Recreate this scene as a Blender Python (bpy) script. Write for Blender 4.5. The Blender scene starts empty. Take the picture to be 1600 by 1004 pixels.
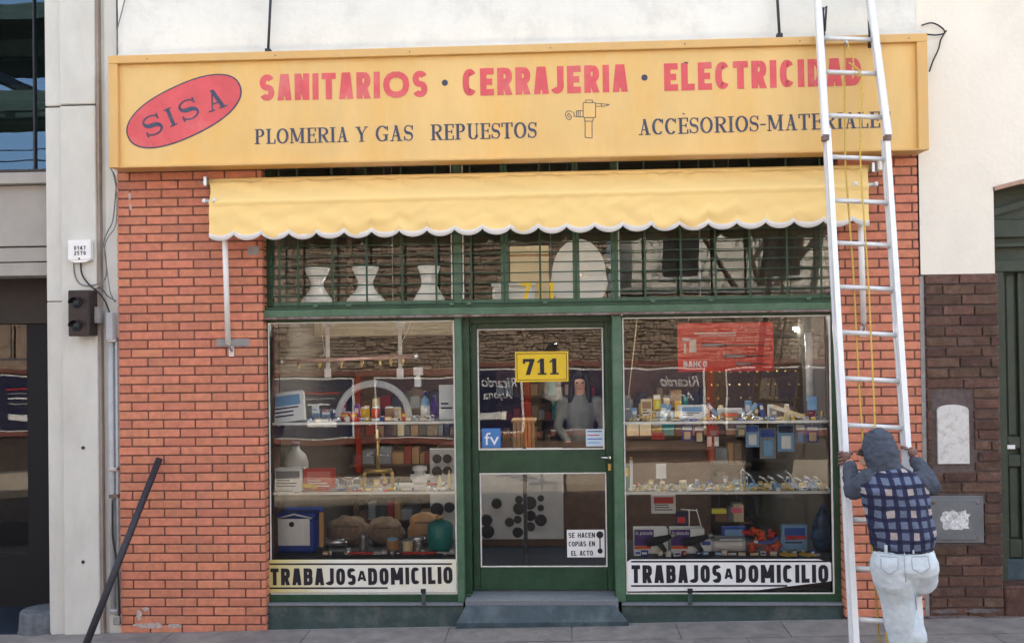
import bpy, bmesh, math, random
from mathutils import Vector, Matrix
random.seed(11)
R = math.radians
sc = bpy.context.scene
COL = sc.collection
# ------------------------------------------------------------------ camera
F, CX, CY, DIST, EYE = 1500.0, 800.0, 502.0, 7.5, 2.285
YAW, PIT, ROL = -0.04674187, 0.01018514, 0.01368424
Rz = Matrix(((math.cos(ROL), -math.sin(ROL), 0), (math.sin(ROL), math.cos(ROL), 0), (0, 0, 1)))
Rx = Matrix(((1, 0, 0), (0, math.cos(PIT), -math.sin(PIT)), (0, math.sin(PIT), math.cos(PIT))))
Ry = Matrix(((math.cos(YAW), 0, math.sin(YAW)), (0, 1, 0), (-math.sin(YAW), 0, math.cos(YAW))))
MC = Ry @ Rx @ Rz
cam = bpy.data.objects.new('camera', bpy.data.cameras.new('camera'))
COL.objects.link(cam)
def c2w(v): return Vector((v.x, v.z, -v.y))
rx, dn, fw = c2w(MC @ Vector((1, 0, 0))), c2w(MC @ Vector((0, 1, 0))), c2w(MC @ Vector((0, 0, 1)))
cm = Matrix.Identity(4)
for i in range(3):
    cm[i][0], cm[i][1], cm[i][2] = rx[i], -dn[i], -fw[i]
cam.matrix_world = Matrix.Translation((0, -DIST, EYE)) @ cm
cam.data.lens = 36 * F / 1600
cam.data.sensor_width = 36
cam.data.clip_start = .02
cam.data.clip_end = 600
sc.camera = cam
# ------------------------------------------------------------------ light
SUN_EL, SUN_AZ = R(46), R(24)
w = bpy.data.worlds.new('World'); sc.world = w; w.use_nodes = True
nt = w.node_tree; bg = nt.nodes['Background']
sky = nt.nodes.new('ShaderNodeTexSky'); sky.sky_type = 'NISHITA'; sky.sun_disc = False
sky.sun_elevation = SUN_EL; sky.sun_rotation = SUN_AZ; sky.air_density = 1.0; sky.dust_density = 4.0; sky.ozone_density = 1.0
hs0 = nt.nodes.new('ShaderNodeHueSaturation'); hs0.inputs['Saturation'].default_value = .54; nt.links.new(sky.outputs[0], hs0.inputs['Color']); nt.links.new(hs0.outputs[0], bg.inputs['Color']); bg.inputs['Strength'].default_value = .14
sd = bpy.data.lights.new('sun', 'SUN'); sd.energy = 4.2; sd.angle = R(.5); sd.color = (1, .93, .82)
so = bpy.data.objects.new('sun', sd); COL.objects.link(so)
S = Vector((math.sin(SUN_AZ) * math.cos(SUN_EL), math.cos(SUN_AZ) * math.cos(SUN_EL), math.sin(SUN_EL)))
so.rotation_euler = S.to_track_quat('Z', 'Y').to_euler(); so.location = (0, 30, 30)
sc.view_settings.view_transform = 'Standard'; sc.view_settings.look = 'None'
sc.view_settings.exposure = 2.30; sc.view_settings.gamma = 1
sc.cycles.max_bounces = 8; sc.cycles.transparent_max_bounces = 12
sc.cycles.use_denoising = True
# ------------------------------------------------------------------ projection helper: photo pixel -> point on the plane y = Y
def W(px, py, Y=0.0):
    d = MC @ Vector(((px - CX) / F, (py - CY) / F, 1)); t = (Y + DIST) / d.z
    return Vector((d.x * t, Y, EYE - d.y * t))
def XX(px, Y=0.0, py=700): return W(px, py, Y).x
def ZZ(py, Y=0.0, px=860): return W(px, py, Y).z
def PX(x0, y0, x1, y1, Y):
    xm, ym = (x0 + x1) / 2, (y0 + y1) / 2
    return W(x0, ym, Y).x, W(x1, ym, Y).x, W(xm, y1, Y).z, W(xm, y0, Y).z
def WPL(px, py, f):            # ray against the plane Y = f(Z) (linear)
    d = MC @ Vector(((px - CX) / F, (py - CY) / F, 1))
    lo, hi = .5, 12
    for _ in range(60):
        m = (lo + hi) / 2
        if d.z * m - DIST > f(EYE - d.y * m): hi = m
        else: lo = m
    return Vector((d.x * lo, d.z * lo - DIST, EYE - d.y * lo))
GS = .019                       # pavement rises to the right
def GZ(x): return GS * x
# ------------------------------------------------------------------ materials
MATS = {}
def mat(name, col, rough=.65, metal=0.0, var=.12, scale=6.0, bump=.08, bscale=90.0, col2=None, rnd=0.0, hue=0.0,
        dirt=None, dirtamt=.35, dscale=2.0, spec=.4, space='Object', stretch=(1, 1, 1), emit=0):
    if name in MATS: return MATS[name]
    m = bpy.data.materials.new(name); m.use_nodes = True; MATS[name] = m
    t = m.node_tree; N, L = t.nodes, t.links
    b = N['Principled BSDF']
    b.inputs['Roughness'].default_value = rough; b.inputs['Metallic'].default_value = metal
    b.inputs['Specular IOR Level'].default_value = spec
    if space == 'World':
        g = N.new('ShaderNodeNewGeometry'); cs = g.outputs['Position']
    else:
        g = N.new('ShaderNodeTexCoord'); cs = g.outputs['Object']
    if stretch != (1, 1, 1):
        mp = N.new('ShaderNodeMapping'); mp.inputs['Scale'].default_value = stretch
        L.new(cs, mp.inputs[0]); cs = mp.outputs[0]
    n = N.new('ShaderNodeTexNoise'); n.inputs['Scale'].default_value = scale; n.inputs['Detail'].default_value = 7
    n.inputs['Roughness'].default_value = .65
    L.new(cs, n.inputs['Vector'])
    r = N.new('ShaderNodeValToRGB')
    c2 = col2 or tuple(c * (1 - var) for c in col)
    r.color_ramp.elements[0].position = .35; r.color_ramp.elements[1].position = .65
    r.color_ramp.elements[0].color = (*c2, 1); r.color_ramp.elements[1].color = (*[min(1, c * (1 + (var * .4 if not col2 else 0))) for c in col], 1)
    L.new(n.outputs['Fac'], r.inputs[0]); out = r.outputs[0]
    if dirt:
        n2 = N.new('ShaderNodeTexNoise'); n2.inputs['Scale'].default_value = dscale; n2.inputs['Detail'].default_value = 9
        n2.inputs['Roughness'].default_value = .7
        L.new(cs, n2.inputs['Vector'])
        r2 = N.new('ShaderNodeValToRGB'); r2.color_ramp.elements[0].position = .5; r2.color_ramp.elements[1].position = .72
        r2.color_ramp.elements[0].color = (0, 0, 0, 1); r2.color_ramp.elements[1].color = (dirtamt,) * 3 + (1,)
        L.new(n2.outputs['Fac'], r2.inputs[0])
        mx = N.new('ShaderNodeMix'); mx.data_type = 'RGBA'
        L.new(r2.outputs[0], mx.inputs[0]); L.new(out, mx.inputs[6]); mx.inputs[7].default_value = (*dirt, 1)
        out = mx.outputs[2]
    if rnd or hue:
        oi = N.new('ShaderNodeObjectInfo'); hs = N.new('ShaderNodeHueSaturation')
        mr = N.new('ShaderNodeMapRange'); mr.inputs[3].default_value = 1 - rnd; mr.inputs[4].default_value = 1 + rnd
        L.new(oi.outputs['Random'], mr.inputs[0]); L.new(mr.outputs[0], hs.inputs['Value'])
        if hue:
            ml = N.new('ShaderNodeMath'); ml.operation = 'MULTIPLY'; ml.inputs[1].default_value = 7.31
            fr = N.new('ShaderNodeMath'); fr.operation = 'FRACT'
            L.new(oi.outputs['Random'], ml.inputs[0]); L.new(ml.outputs[0], fr.inputs[0])
            m2 = N.new('ShaderNodeMapRange'); m2.inputs[3].default_value = .5 - hue; m2.inputs[4].default_value = .5 + hue
            L.new(fr.outputs[0], m2.inputs[0]); L.new(m2.outputs[0], hs.inputs['Hue'])
        L.new(out, hs.inputs['Color']); out = hs.outputs[0]
    L.new(out, b.inputs['Base Color'])
    if bump:
        nb = N.new('ShaderNodeTexNoise'); nb.inputs['Scale'].default_value = bscale; nb.inputs['Detail'].default_value = 5
        L.new(cs, nb.inputs['Vector'])
        bp = N.new('ShaderNodeBump'); bp.inputs['Strength'].default_value = bump * 3; bp.inputs['Distance'].default_value = .01
        L.new(nb.outputs['Fac'], bp.inputs['Height']); L.new(bp.outputs[0], b.inputs['Normal'])
    if emit:
        b.inputs['Emission Color'].default_value = (*col, 1); b.inputs['Emission Strength'].default_value = emit
    return m
def flat(name, col, **k): return mat(name, col, var=k.pop('var', .05), bump=k.pop('bump', 0), **k)
def hexc(r, g, b):
    f = lambda c: ((c / 255 + .055) / 1.055) ** 2.4 if c > 10 else c / 3294
    return (f(r), f(g), f(b))
m_white_plaster = mat('white_plaster', (.75, .76, .71), .9, var=.08, scale=1.1, bump=.16, bscale=14, dirt=(.5, .5, .48), dirtamt=.6, dscale=2.4, space='World')
m_cream_plaster = mat('cream_plaster', (.80, .76, .66), .9, var=.05, scale=1.5, bump=.08, bscale=25, dirt=(.55, .5, .44), dirtamt=.25, dscale=1.2, space='World')
m_pilaster = mat('pilaster_render', (.60, .60, .55), .85, var=.07, scale=5, bump=.07, bscale=160, dirt=(.40, .38, .33), dirtamt=.35, dscale=2.2, space='World', stretch=(1, 1, .5))
m_brick = mat('red_brick', (.60, .225, .135), .82, var=.2, scale=16, bump=.15, bscale=130, rnd=.10, hue=.004, dirt=(.40, .19, .13), dirtamt=.5, dscale=3, space='World')
m_dark_brick = mat('brown_brick', (.105, .056, .038), .8, var=.35, scale=14, bump=.3, bscale=60, rnd=.28, hue=.012, dirt=(.20, .14, .12), dirtamt=.5, dscale=9, space='World')
m_mortar = mat('mortar', (.17, .085, .065), .95, var=.35, scale=9, space='World')
m_mortar_grey = mat('mortar_grey', (.13, .10, .095), .95, var=.3, scale=20, space='World')
m_cement = mat('cement', (.30, .29, .28), .9, var=.2, scale=12, bump=.15, bscale=80, space='World')
m_sign = mat('sign_yellow', (.74, .50, .19), .5, var=.09, scale=2.2, bump=.03, bscale=50, dirt=(.74, .40, .07), dirtamt=.75, dscale=1.5, space='World', stretch=(1, 1, .35))
m_sign_frame = mat('sign_frame_yellow', (.66, .42, .155), .5, var=.08, scale=4, dirt=(.60, .28, .06), dirtamt=.45, dscale=2, space='World')
m_signred = mat('sign_red', (.66, .10, .11), .6, var=.12, scale=5, bump=.02, space='World', dirt=(.68, .24, .22), dirtamt=.7, dscale=2)
m_signblue = mat('sign_navy', (.055, .065, .115), .6, var=.3, scale=12, bump=.02, space='World', dirt=(.20, .19, .18), dirtamt=.6, dscale=14)
m_awning = mat('awning_canvas', (.88, .64, .26), .85, var=.04, scale=3, bump=.03, bscale=200, dirt=(.84, .56, .20), dirtamt=.3, dscale=3, space='World')
m_trim = mat('awning_trim', (.80, .79, .78), .85, var=.04)
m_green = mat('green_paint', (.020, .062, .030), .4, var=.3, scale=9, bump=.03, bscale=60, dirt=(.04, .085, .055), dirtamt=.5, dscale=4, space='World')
m_green_lit = mat('green_lit_worn_paint', (.068, .145, .085), .4, var=.2, scale=9, bump=.05, bscale=60, dirt=(.14, .19, .15), dirtamt=.6, dscale=6, space='World')  # lighter copy of the green: light on outer faces put into the colour, plus wear
m_green_door = mat('neighbour_door_green', (.048, .062, .042), .55, var=.2, scale=5, bump=.08, bscale=30, space='World', dirt=(.02, .03, .022), dirtamt=.7, dscale=4)
m_rust = mat('rusty_primer', (.24, .21, .20), .7, var=.3, scale=20, col2=(.12, .06, .04), bump=.1, space='World')
m_alu = mat('aluminium', (.68, .69, .70), .4, .3, var=.08, scale=14, bump=.03, bscale=200)
m_alu_paint = mat('ladder_aluminium', (.78, .80, .80), .5, .0, var=.08, scale=10, bump=.03, bscale=150)
m_whitestrip = mat('white_glazing_strip', (.70, .69, .64), .6, var=.15, scale=30, bump=.03)
m_whitepaint = mat('white_paint', (.78, .77, .74), .5, var=.06)
m_steel = mat('steel', (.55, .56, .58), .3, .9, var=.1)
m_chrome = mat('chrome', (.82, .82, .84), .12, 1.0, var=.05, bump=0)
m_brass = mat('brass', (.72, .50, .16), .3, .85, var=.2, scale=30)
m_copper = mat('pink_copper', (.75, .45, .40), .35, .6, var=.2, scale=20)
m_teal = mat('teal_enamel', (.012, .20, .18), .3, var=.1)
m_black = mat('black_paint', (.018, .018, .020), .5, var=.2)
m_darkiron = mat('dark_iron', (.045, .045, .055), .55, .3, var=.3, scale=30, bump=.1)
m_bark = mat('brown_lamp_box', (.028, .018, .018), .45, var=.2, scale=12)
m_pvc = mat('grey_conduit', (.42, .44, .46), .5, var=.12, scale=9, space='World')
m_plastic_white = mat('white_plastic', (.80, .81, .80), .35, var=.04)
m_ceramic = mat('white_ceramic', (.82, .82, .80), .15, var=.03, bump=0)
m_wood = mat('light_wood', (.50, .27, .10), .6, var=.25, scale=14, stretch=(6, 6, 1))
m_darkwood = mat('dark_wood', (.10, .055, .035), .6, var=.3, scale=10)
m_sack = mat('brown_sacking', (.23, .16, .11), .95, var=.3, scale=20, bump=.3, bscale=60)
m_jeans = mat('washed_denim', (.63, .71, .75), .9, var=.14, scale=14, bump=.14, bscale=220, dirt=(.36, .47, .56), dirtamt=.6, dscale=5)
m_hood = mat('grey_blue_fleece', (.078, .095, .13), .95, var=.2, scale=30, bump=.25, bscale=260)
m_skin = mat('skin', (.48, .27, .19), .55, var=.08, scale=20, bump=.04)
m_glove = mat('work_glove', (.28, .18, .13), .9, var=.3, scale=40, bump=.2, col2=(.16, .08, .09))
m_hair = mat('dark_hair', (.02, .014, .012), .6, var=.3, scale=60, bump=.2)
m_leather = mat('black_leather', (.015, .015, .02), .4, var=.2)
m_rope = mat('yellow_rope', (.78, .55, .12), .8, var=.25, scale=120, bump=.3, bscale=400)
m_stone_plinth = mat('teal_plinth_paint', (.045, .075, .075), .65, var=.3, scale=9, bump=.12, bscale=60, dirt=(.15, .16, .15), dirtamt=.7, dscale=5, space='World')
m_granite = mat('granite_sill', (.19, .21, .23), .6, var=.35, scale=90, bump=.05, space='World', dirt=(.11, .13, .15), dirtamt=.5, dscale=3)
m_step = mat('blue_grey_step', (.05, .082, .10), .55, var=.25, scale=10, bump=.08, space='World', dirt=(.13, .17, .18), dirtamt=.6, dscale=5)
m_pave = mat('pavement_slab', (.24, .222, .205), .9, var=.25, scale=6, bump=.2, bscale=90, rnd=.05, dirt=(.13, .125, .125), dirtamt=.8, dscale=3.5, space='World')
m_asphalt = mat('asphalt', (.055, .055, .058), .9, var=.3, scale=12, bump=.3, bscale=120, space='World')
m_asphalt2 = mat('far_ground', (.12, .11, .10), .95, var=.3, scale=.4, space='World')
m_darkfloor = mat('dark_blue_floor', (.022, .034, .052), .4, var=.3, scale=3, space='World')
m_graypaint = mat('grey_render', (.36, .34, .31), .85, var=.08, scale=5, bump=.05, space='World', dirt=(.27, .25, .23), dirtamt=.4)
m_brownpanel = mat('brown_panel', (.035, .027, .024), .6, var=.2, scale=4, space='World')
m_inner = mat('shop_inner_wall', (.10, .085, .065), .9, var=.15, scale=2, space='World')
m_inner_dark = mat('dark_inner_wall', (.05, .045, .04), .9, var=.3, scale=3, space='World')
m_greenbeam = mat('olive_beam', (.07, .075, .045), .7, var=.3, scale=3, space='World')
m_gasbox = mat('grey_metal_cover', (.16, .17, .18), .5, .2, var=.15, scale=9, bump=.05, dirt=(.25, .26, .26), dirtamt=.4, dscale=8)
m_plaque = mat('weathered_white_cover', (.66, .65, .62), .8, var=.1, scale=12, bump=.12, dirt=(.30, .27, .25), dirtamt=.9, dscale=11)
m_paper = mat('white_paper', (.78, .79, .78), .7, var=.05, scale=20)
m_rock = mat('rough_stone', (.52, .39, .29), .95, var=.5, scale=9, bump=.25, bscale=14, space='World', rnd=.25, col2=(.27, .19, .14))
def colmat(name, r, g, b, **k): return mat(name, hexc(r, g, b), k.pop('rough', .5), var=k.pop('var', .08), bump=k.pop('bump', .02), **k)
m_navy = colmat('navy_print', 24, 30, 62); m_red = colmat('red_print', 190, 45, 38); m_blue = colmat('blue_print', 45, 80, 170)
m_lblue = colmat('pale_blue_plastic', 120, 165, 205); m_yellow = colmat('yellow_print', 225, 185, 45); m_purple = colmat('purple_print', 75, 45, 120)
m_orange = colmat('orange_plastic', 225, 85, 35); m_pink = colmat('neon_pink_card', 245, 110, 140); m_lime = colmat('neon_yellow_card', 225, 225, 80)
m_cream = colmat('cream_plastic', 225, 205, 165); m_tan = colmat('cardboard', 165, 125, 85); m_grey = colmat('grey_plastic', 130, 135, 140)
m_dgrey = colmat('dark_grey_plastic', 55, 58, 62); m_redwood = colmat('red_lacquer', 140, 40, 25, rough=.4); m_cool = colmat('cooler_blue', 25, 60, 150)
m_sticker = colmat('sticker_yellow', 225, 190, 40); m_aged = mat('aged_white_sign', (.74, .74, .66), .5, var=.05, dirt=(.66, .58, .25), dirtamt=.5, dscale=2.5)
_n, _l = m_aged.node_tree.nodes, m_aged.node_tree.links; _b = _n['Principled BSDF']; _src = _b.inputs['Base Color'].links[0].from_socket
_g = _n.new('ShaderNodeNewGeometry'); _s = _n.new('ShaderNodeSeparateXYZ'); _m = _n.new('ShaderNodeMapRange'); _m.inputs[1].default_value = -2.28; _m.inputs[2].default_value = -1.75; _m.inputs[3].default_value = .85; _m.inputs[4].default_value = 0
_x = _n.new('ShaderNodeMix'); _x.data_type = 'RGBA'; _x.inputs[7].default_value = (.52, .44, .10, 1)
_l.new(_g.outputs['Position'], _s.inputs[0]); _l.new(_s.outputs['X'], _m.inputs[0]); _l.new(_m.outputs[0], _x.inputs[0]); _l.new(_src, _x.inputs[6]); _l.new(_x.outputs[2], _b.inputs['Base Color'])
m_ink = flat('black_ink', (.012, .012, .02), rough=.5); m_sky_glass = None
# clear glass sheet: see-through with a Fresnel mirror on its face
def glassmat(name, ior=1.75, tint=(.93, .96, .95)):
    m = bpy.data.materials.new(name); m.use_nodes = True; t = m.node_tree; N, L = t.nodes, t.links
    for n in list(N): N.remove(n)
    o = N.new('ShaderNodeOutputMaterial'); mx = N.new('ShaderNodeMixShader'); fr = N.new('ShaderNodeFresnel')
    tr = N.new('ShaderNodeBsdfTransparent'); gl = N.new('ShaderNodeBsdfGlossy')
    fr.inputs['IOR'].default_value = ior; tr.inputs[0].default_value = (*tint, 1); gl.inputs['Roughness'].default_value = 0.0
    g = N.new('ShaderNodeNewGeometry'); n = N.new('ShaderNodeTexNoise'); n.inputs['Scale'].default_value = 1.6; n.inputs['Detail'].default_value = 2
    bp = N.new('ShaderNodeBump'); bp.inputs['Strength'].default_value = .10; bp.inputs['Distance'].default_value = .01
    L.new(g.outputs['Position'], n.inputs['Vector']); L.new(n.outputs['Fac'], bp.inputs['Height']); L.new(bp.outputs[0], gl.inputs['Normal'])
    L.new(fr.outputs[0], mx.inputs[0]); L.new(tr.outputs[0], mx.inputs[1]); L.new(gl.outputs[0], mx.inputs[2]); L.new(mx.outputs[0], o.inputs[0])
    return m
m_glass = glassmat('window_glass', 1.70, (1, 1, 1))
m_glass_skyblue = glassmat('sky_blue_glass', 2.0, (.5, .6, .65)); [setattr(n_.inputs[0], 'default_value', (.42, .68, 1, 1)) for n_ in m_glass_skyblue.node_tree.nodes if n_.type == 'BSDF_GLOSSY']  # blue of the mirrored sky put into the gloss colour
m_clear = bpy.data.materials.new('glass_edge'); m_clear.use_nodes = True
_t = m_clear.node_tree
for _n in list(_t.nodes): _t.nodes.remove(_n)
_o = _t.nodes.new('ShaderNodeOutputMaterial'); _b = _t.nodes.new('ShaderNodeBsdfTransparent'); _b.inputs[0].default_value = (.97, .99, .98, 1)
_t.links.new(_b.outputs[0], _o.inputs[0])
# plaid flannel
def plaidmat():
    m = bpy.data.materials.new('plaid_flannel'); m.use_nodes = True; t = m.node_tree; N, L = t.nodes, t.links
    b = N['Principled BSDF']; b.inputs['Roughness'].default_value = .95
    g = N.new('ShaderNodeTexCoord'); sp = N.new('ShaderNodeSeparateXYZ'); L.new(g.outputs['Object'], sp.inputs[0])
    nz = N.new('ShaderNodeTexNoise'); nz.inputs['Scale'].default_value = 7; L.new(g.outputs['Object'], nz.inputs['Vector'])
    def M(op, a, bb=None):
        n = N.new('ShaderNodeMath'); n.operation = op
        for i, v in enumerate((a, bb)):
            if v is None: continue
            if isinstance(v, (int, float)): n.inputs[i].default_value = v
            else: L.new(v, n.inputs[i])
        return n.outputs[0]
    wob = M('MULTIPLY', M('SUBTRACT', nz.outputs['Fac'], .5), .035)
    p = .063
    u = M('DIVIDE', M('ADD', M('ADD', sp.outputs['X'], M('MULTIPLY', sp.outputs['Z'], .10)), wob), p)
    v = M('DIVIDE', M('ADD', sp.outputs['Z'], wob), p)
    fu, fv = M('FRACT', M('ADD', u, 100.3)), M('FRACT', M('ADD', v, 100.1))
    su, sv = M('GREATER_THAN', fu, .42), M('GREATER_THAN', fv, .38)
    sq = M('MULTIPLY', su, sv)
    iu, iv = M('FLOOR', M('ADD', u, 100.3)), M('FLOOR', M('ADD', v, 100.1))
    cr = M('MULTIPLY', M('LESS_THAN', M('MODULO', iu, 2), .5), M('LESS_THAN', M('MODULO', iv, 2), .5))
    fine = M('GREATER_THAN', M('ADD', M('SINE', M('MULTIPLY', u, 56)), M('SINE', M('MULTIPLY', v, 56))), -1.0)
    cre = M('MULTIPLY', M('MULTIPLY', sq, cr), fine)
    half = M('MULTIPLY', M('ADD', su, sv), .5)
    m1 = N.new('ShaderNodeMix'); m1.data_type = 'RGBA'; m1.inputs[6].default_value = (.012, .014, .045, 1); m1.inputs[7].default_value = (.028, .035, .085, 1); L.new(half, m1.inputs[0])
    m2 = N.new('ShaderNodeMix'); m2.data_type = 'RGBA'; m2.inputs[7].default_value = (.12, .155, .235, 1); L.new(sq, m2.inputs[0]); L.new(m1.outputs[2], m2.inputs[6])
    m3 = N.new('ShaderNodeMix'); m3.data_type = 'RGBA'; m3.inputs[7].default_value = (.42, .37, .34, 1); L.new(cre, m3.inputs[0]); L.new(m2.outputs[2], m3.inputs[6])
    L.new(m3.outputs[2], b.inputs['Base Color'])
    nb = N.new('ShaderNodeTexNoise'); nb.inputs['Scale'].default_value = 18; L.new(g.outputs['Object'], nb.inputs['Vector'])
    bp = N.new('ShaderNodeBump'); bp.inputs['Strength'].default_value = .7; bp.inputs['Distance'].default_value = .03
    L.new(nb.outputs['Fac'], bp.inputs['Height']); L.new(bp.outputs[0], b.inputs['Normal'])
    return m
m_plaid = plaidmat()
# pegboard
# ------------------------------------------------------------------ object helpers
def wloc(o):
    v = Vector((0, 0, 0))
    while o is not None: v += o.location; o = o.parent
    return v
def tag(o, label=None, cat=None, group=None, kind=None):
    if label: o['label'] = label
    if cat: o['category'] = cat
    if group: o['group'] = group
    if kind: o['kind'] = kind
    return o
def thing(name, label, cat, loc=(0, 0, 0), group=None):
    o = bpy.data.objects.new(name, None); COL.objects.link(o); o.location = loc; o.empty_display_size = .1
    return tag(o, label, cat, group)
class MB:
    def __init__(s): s.v = []; s.f = []; s.sm = []
    def add(s, vs, fs, smooth=False):
        n = len(s.v); s.v += [Vector(v) for v in vs]; s.f += [tuple(i + n for i in f) for f in fs]; s.sm += [smooth] * len(fs); return s
    def box(s, x0, x1, y0, y1, z0, z1, bev=0):
        if x0 > x1: x0, x1 = x1, x0
        if y0 > y1: y0, y1 = y1, y0
        if z0 > z1: z0, z1 = z1, z0
        if bev <= 0:
            s.add([(x0, y0, z0), (x1, y0, z0), (x1, y1, z0), (x0, y1, z0), (x0, y0, z1), (x1, y0, z1), (x1, y1, z1), (x0, y1, z1)],
                  [(0, 3, 2, 1), (4, 5, 6, 7), (0, 1, 5, 4), (1, 2, 6, 5), (2, 3, 7, 6), (3, 0, 4, 7)])
            return s
        b = min(bev, (x1 - x0) * .4, (y1 - y0) * .4, (z1 - z0) * .4)
        bm = bmesh.new(); bmesh.ops.create_cube(bm, size=1)
        for v in bm.verts: v.co = Vector(((x0 + x1) / 2 + v.co.x * (x1 - x0), (y0 + y1) / 2 + v.co.y * (y1 - y0), (z0 + z1) / 2 + v.co.z * (z1 - z0)))
        bmesh.ops.bevel(bm, geom=bm.edges[:], offset=b, segments=1, affect='EDGES')
        bm.verts.index_update(); s.add([v.co.copy() for v in bm.verts], [[v.index for v in f.verts] for f in bm.faces]); bm.free(); return s
    def bar(s, p, q, a, b, up=(0, 0, 1)):           # rectangular bar from p to q: a across, b deep
        p, q = Vector(p), Vector(q); d = (q - p).normalized(); u = Vector(up); sx = d.cross(u)
        if sx.length < 1e-4: sx = d.cross(Vector((1, 0, 0)))
        sx.normalize(); sy = sx.cross(d).normalized(); vs = []
        for c in (p, q):
            for i, j in ((-1, -1), (1, -1), (1, 1), (-1, 1)): vs.append(c + sx * a / 2 * i + sy * b / 2 * j)
        return s.add(vs, [(0, 3, 2, 1), (4, 5, 6, 7), (0, 1, 5, 4), (1, 2, 6, 5), (2, 3, 7, 6), (3, 0, 4, 7)])
    def tube(s, pts, r, n=10, cap=True):
        pts = [Vector(p) for p in pts]; rs = r if isinstance(r, (list, tuple)) else [r] * len(pts)
        vs = []; prev = None
        for i, p in enumerate(pts):
            d = (pts[min(i + 1, len(pts) - 1)] - pts[max(i - 1, 0)]).normalized()
            if prev is None:
                a = d.cross(Vector((0, 0, 1)));
                if a.length < .1: a = d.cross(Vector((1, 0, 0)))
            else: a = prev - d * prev.dot(d)
            a.normalize(); prev = a; b = d.cross(a)
            for k in range(n):
                t = 2 * math.pi * k / n; vs.append(p + (a * math.cos(t) + b * math.sin(t)) * rs[i])
        fs = []
        for i in range(len(pts) - 1):
            for k in range(n): fs.append((i * n + k, i * n + (k + 1) % n, (i + 1) * n + (k + 1) % n, (i + 1) * n + k))
        s.add(vs, fs, True)
        if cap: s.f += [tuple(len(s.v) - len(vs) + k for k in reversed(range(n))), tuple(len(s.v) - n + k for k in range(n))]; s.sm += [False, False]
        return s
    def lathe(s, c, prof, n=20, axis='Z'):          # prof: (radius, height)
        c = Vector(c); vs = []
        for r, h in prof:
            for k in range(n):
                t = 2 * math.pi * k / n; x, y = r * math.cos(t), r * math.sin(t)
                vs.append(c + (Vector((x, y, h)) if axis == 'Z' else Vector((x, -h, y)) if axis == 'Y' else Vector((h, x, y))))
        fs = []
        for i in range(len(prof) - 1):
            for k in range(n): fs.append((i * n + k, i * n + (k + 1) % n, (i + 1) * n + (k + 1) % n, (i + 1) * n + k))
        s.add(vs, fs, True); b = len(s.v) - len(vs)
        s.f += [tuple(b + k for k in reversed(range(n))), tuple(b + (len(prof) - 1) * n + k for k in range(n))]; s.sm += [False, False]
        return s
    def prism(s, pts, y0, y1):                       # outline in XZ pushed along Y
        n = len(pts); vs = [(x, y0, z) for x, z in pts] + [(x, y1, z) for x, z in pts]
        fs = [tuple(range(n)), tuple(range(2 * n - 1, n - 1, -1))] + [(i, i + n, (i + 1) % n + n, (i + 1) % n) for i in range(n)]
        return s.add(vs, fs)
    def ball(s, c, r, seg=12, sq=(1, 1, 1)):
        c = Vector(c); bm = bmesh.new(); bmesh.ops.create_uvsphere(bm, u_segments=seg, v_segments=max(6, seg * 2 // 3), radius=1)
        bm.verts.index_update()
        s.add([c + Vector((v.co.x * r * sq[0], v.co.y * r * sq[1], v.co.z * r * sq[2])) for v in bm.verts], [[v.index for v in f.verts] for f in bm.faces], True); bm.free(); return s
    def build(s, name, m, parent=None, mats=None, mi=None):
        off = wloc(parent) if parent else Vector((0, 0, 0))
        me = bpy.data.meshes.new(name); me.from_pydata([v - off for v in s.v], [], s.f); me.validate()
        bm = bmesh.new(); bm.from_mesh(me); bmesh.ops.recalc_face_normals(bm, faces=bm.faces[:]); bm.to_mesh(me); bm.free()
        if len(s.sm) == len(me.polygons):
            for p, q in zip(me.polygons, s.sm): p.use_smooth = q
        me.materials.append(m)
        o = bpy.data.objects.new(name, me); COL.objects.link(o)
        if parent: o.parent = parent
        return o
def part(name, m, parent, x0, x1, y0, y1, z0, z1, bev=0, label=None):
    o = MB().box(x0, x1, y0, y1, z0, z1, bev).build(name, m, parent)
    if label: o['label'] = label
    return o
def struct(o): o['kind'] = 'structure'; return o
def pane(name, parent, x0, x1, z0, z1, Y, tilt=0.0, yaw=0.0):   # glass sheet, 4 mm thick, very slightly out of plumb
    h = math.tan(tilt) * (z1 - z0) / 2; k = math.tan(yaw) * (x1 - x0) / 2; off = wloc(parent)
    T = .004; vs = [(x0, Y - h - k, z0), (x1, Y - h + k, z0), (x1, Y + h + k, z1), (x0, Y + h - k, z1)]
    vs = vs + [(a, b + T, c) for a, b, c in vs]
    me = bpy.data.meshes.new(name); me.from_pydata([Vector(v) - off for v in vs], [], [(0, 1, 2, 3), (7, 6, 5, 4), (1, 0, 4, 5), (2, 1, 5, 6), (3, 2, 6, 7), (0, 3, 7, 4)])
    me.materials.append(m_glass); me.materials.append(m_clear)
    for i, p in enumerate(me.polygons): p.material_index = 0 if i == 0 else 1
    o = bpy.data.objects.new(name, me); COL.objects.link(o); o.parent = parent
    return o
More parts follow.
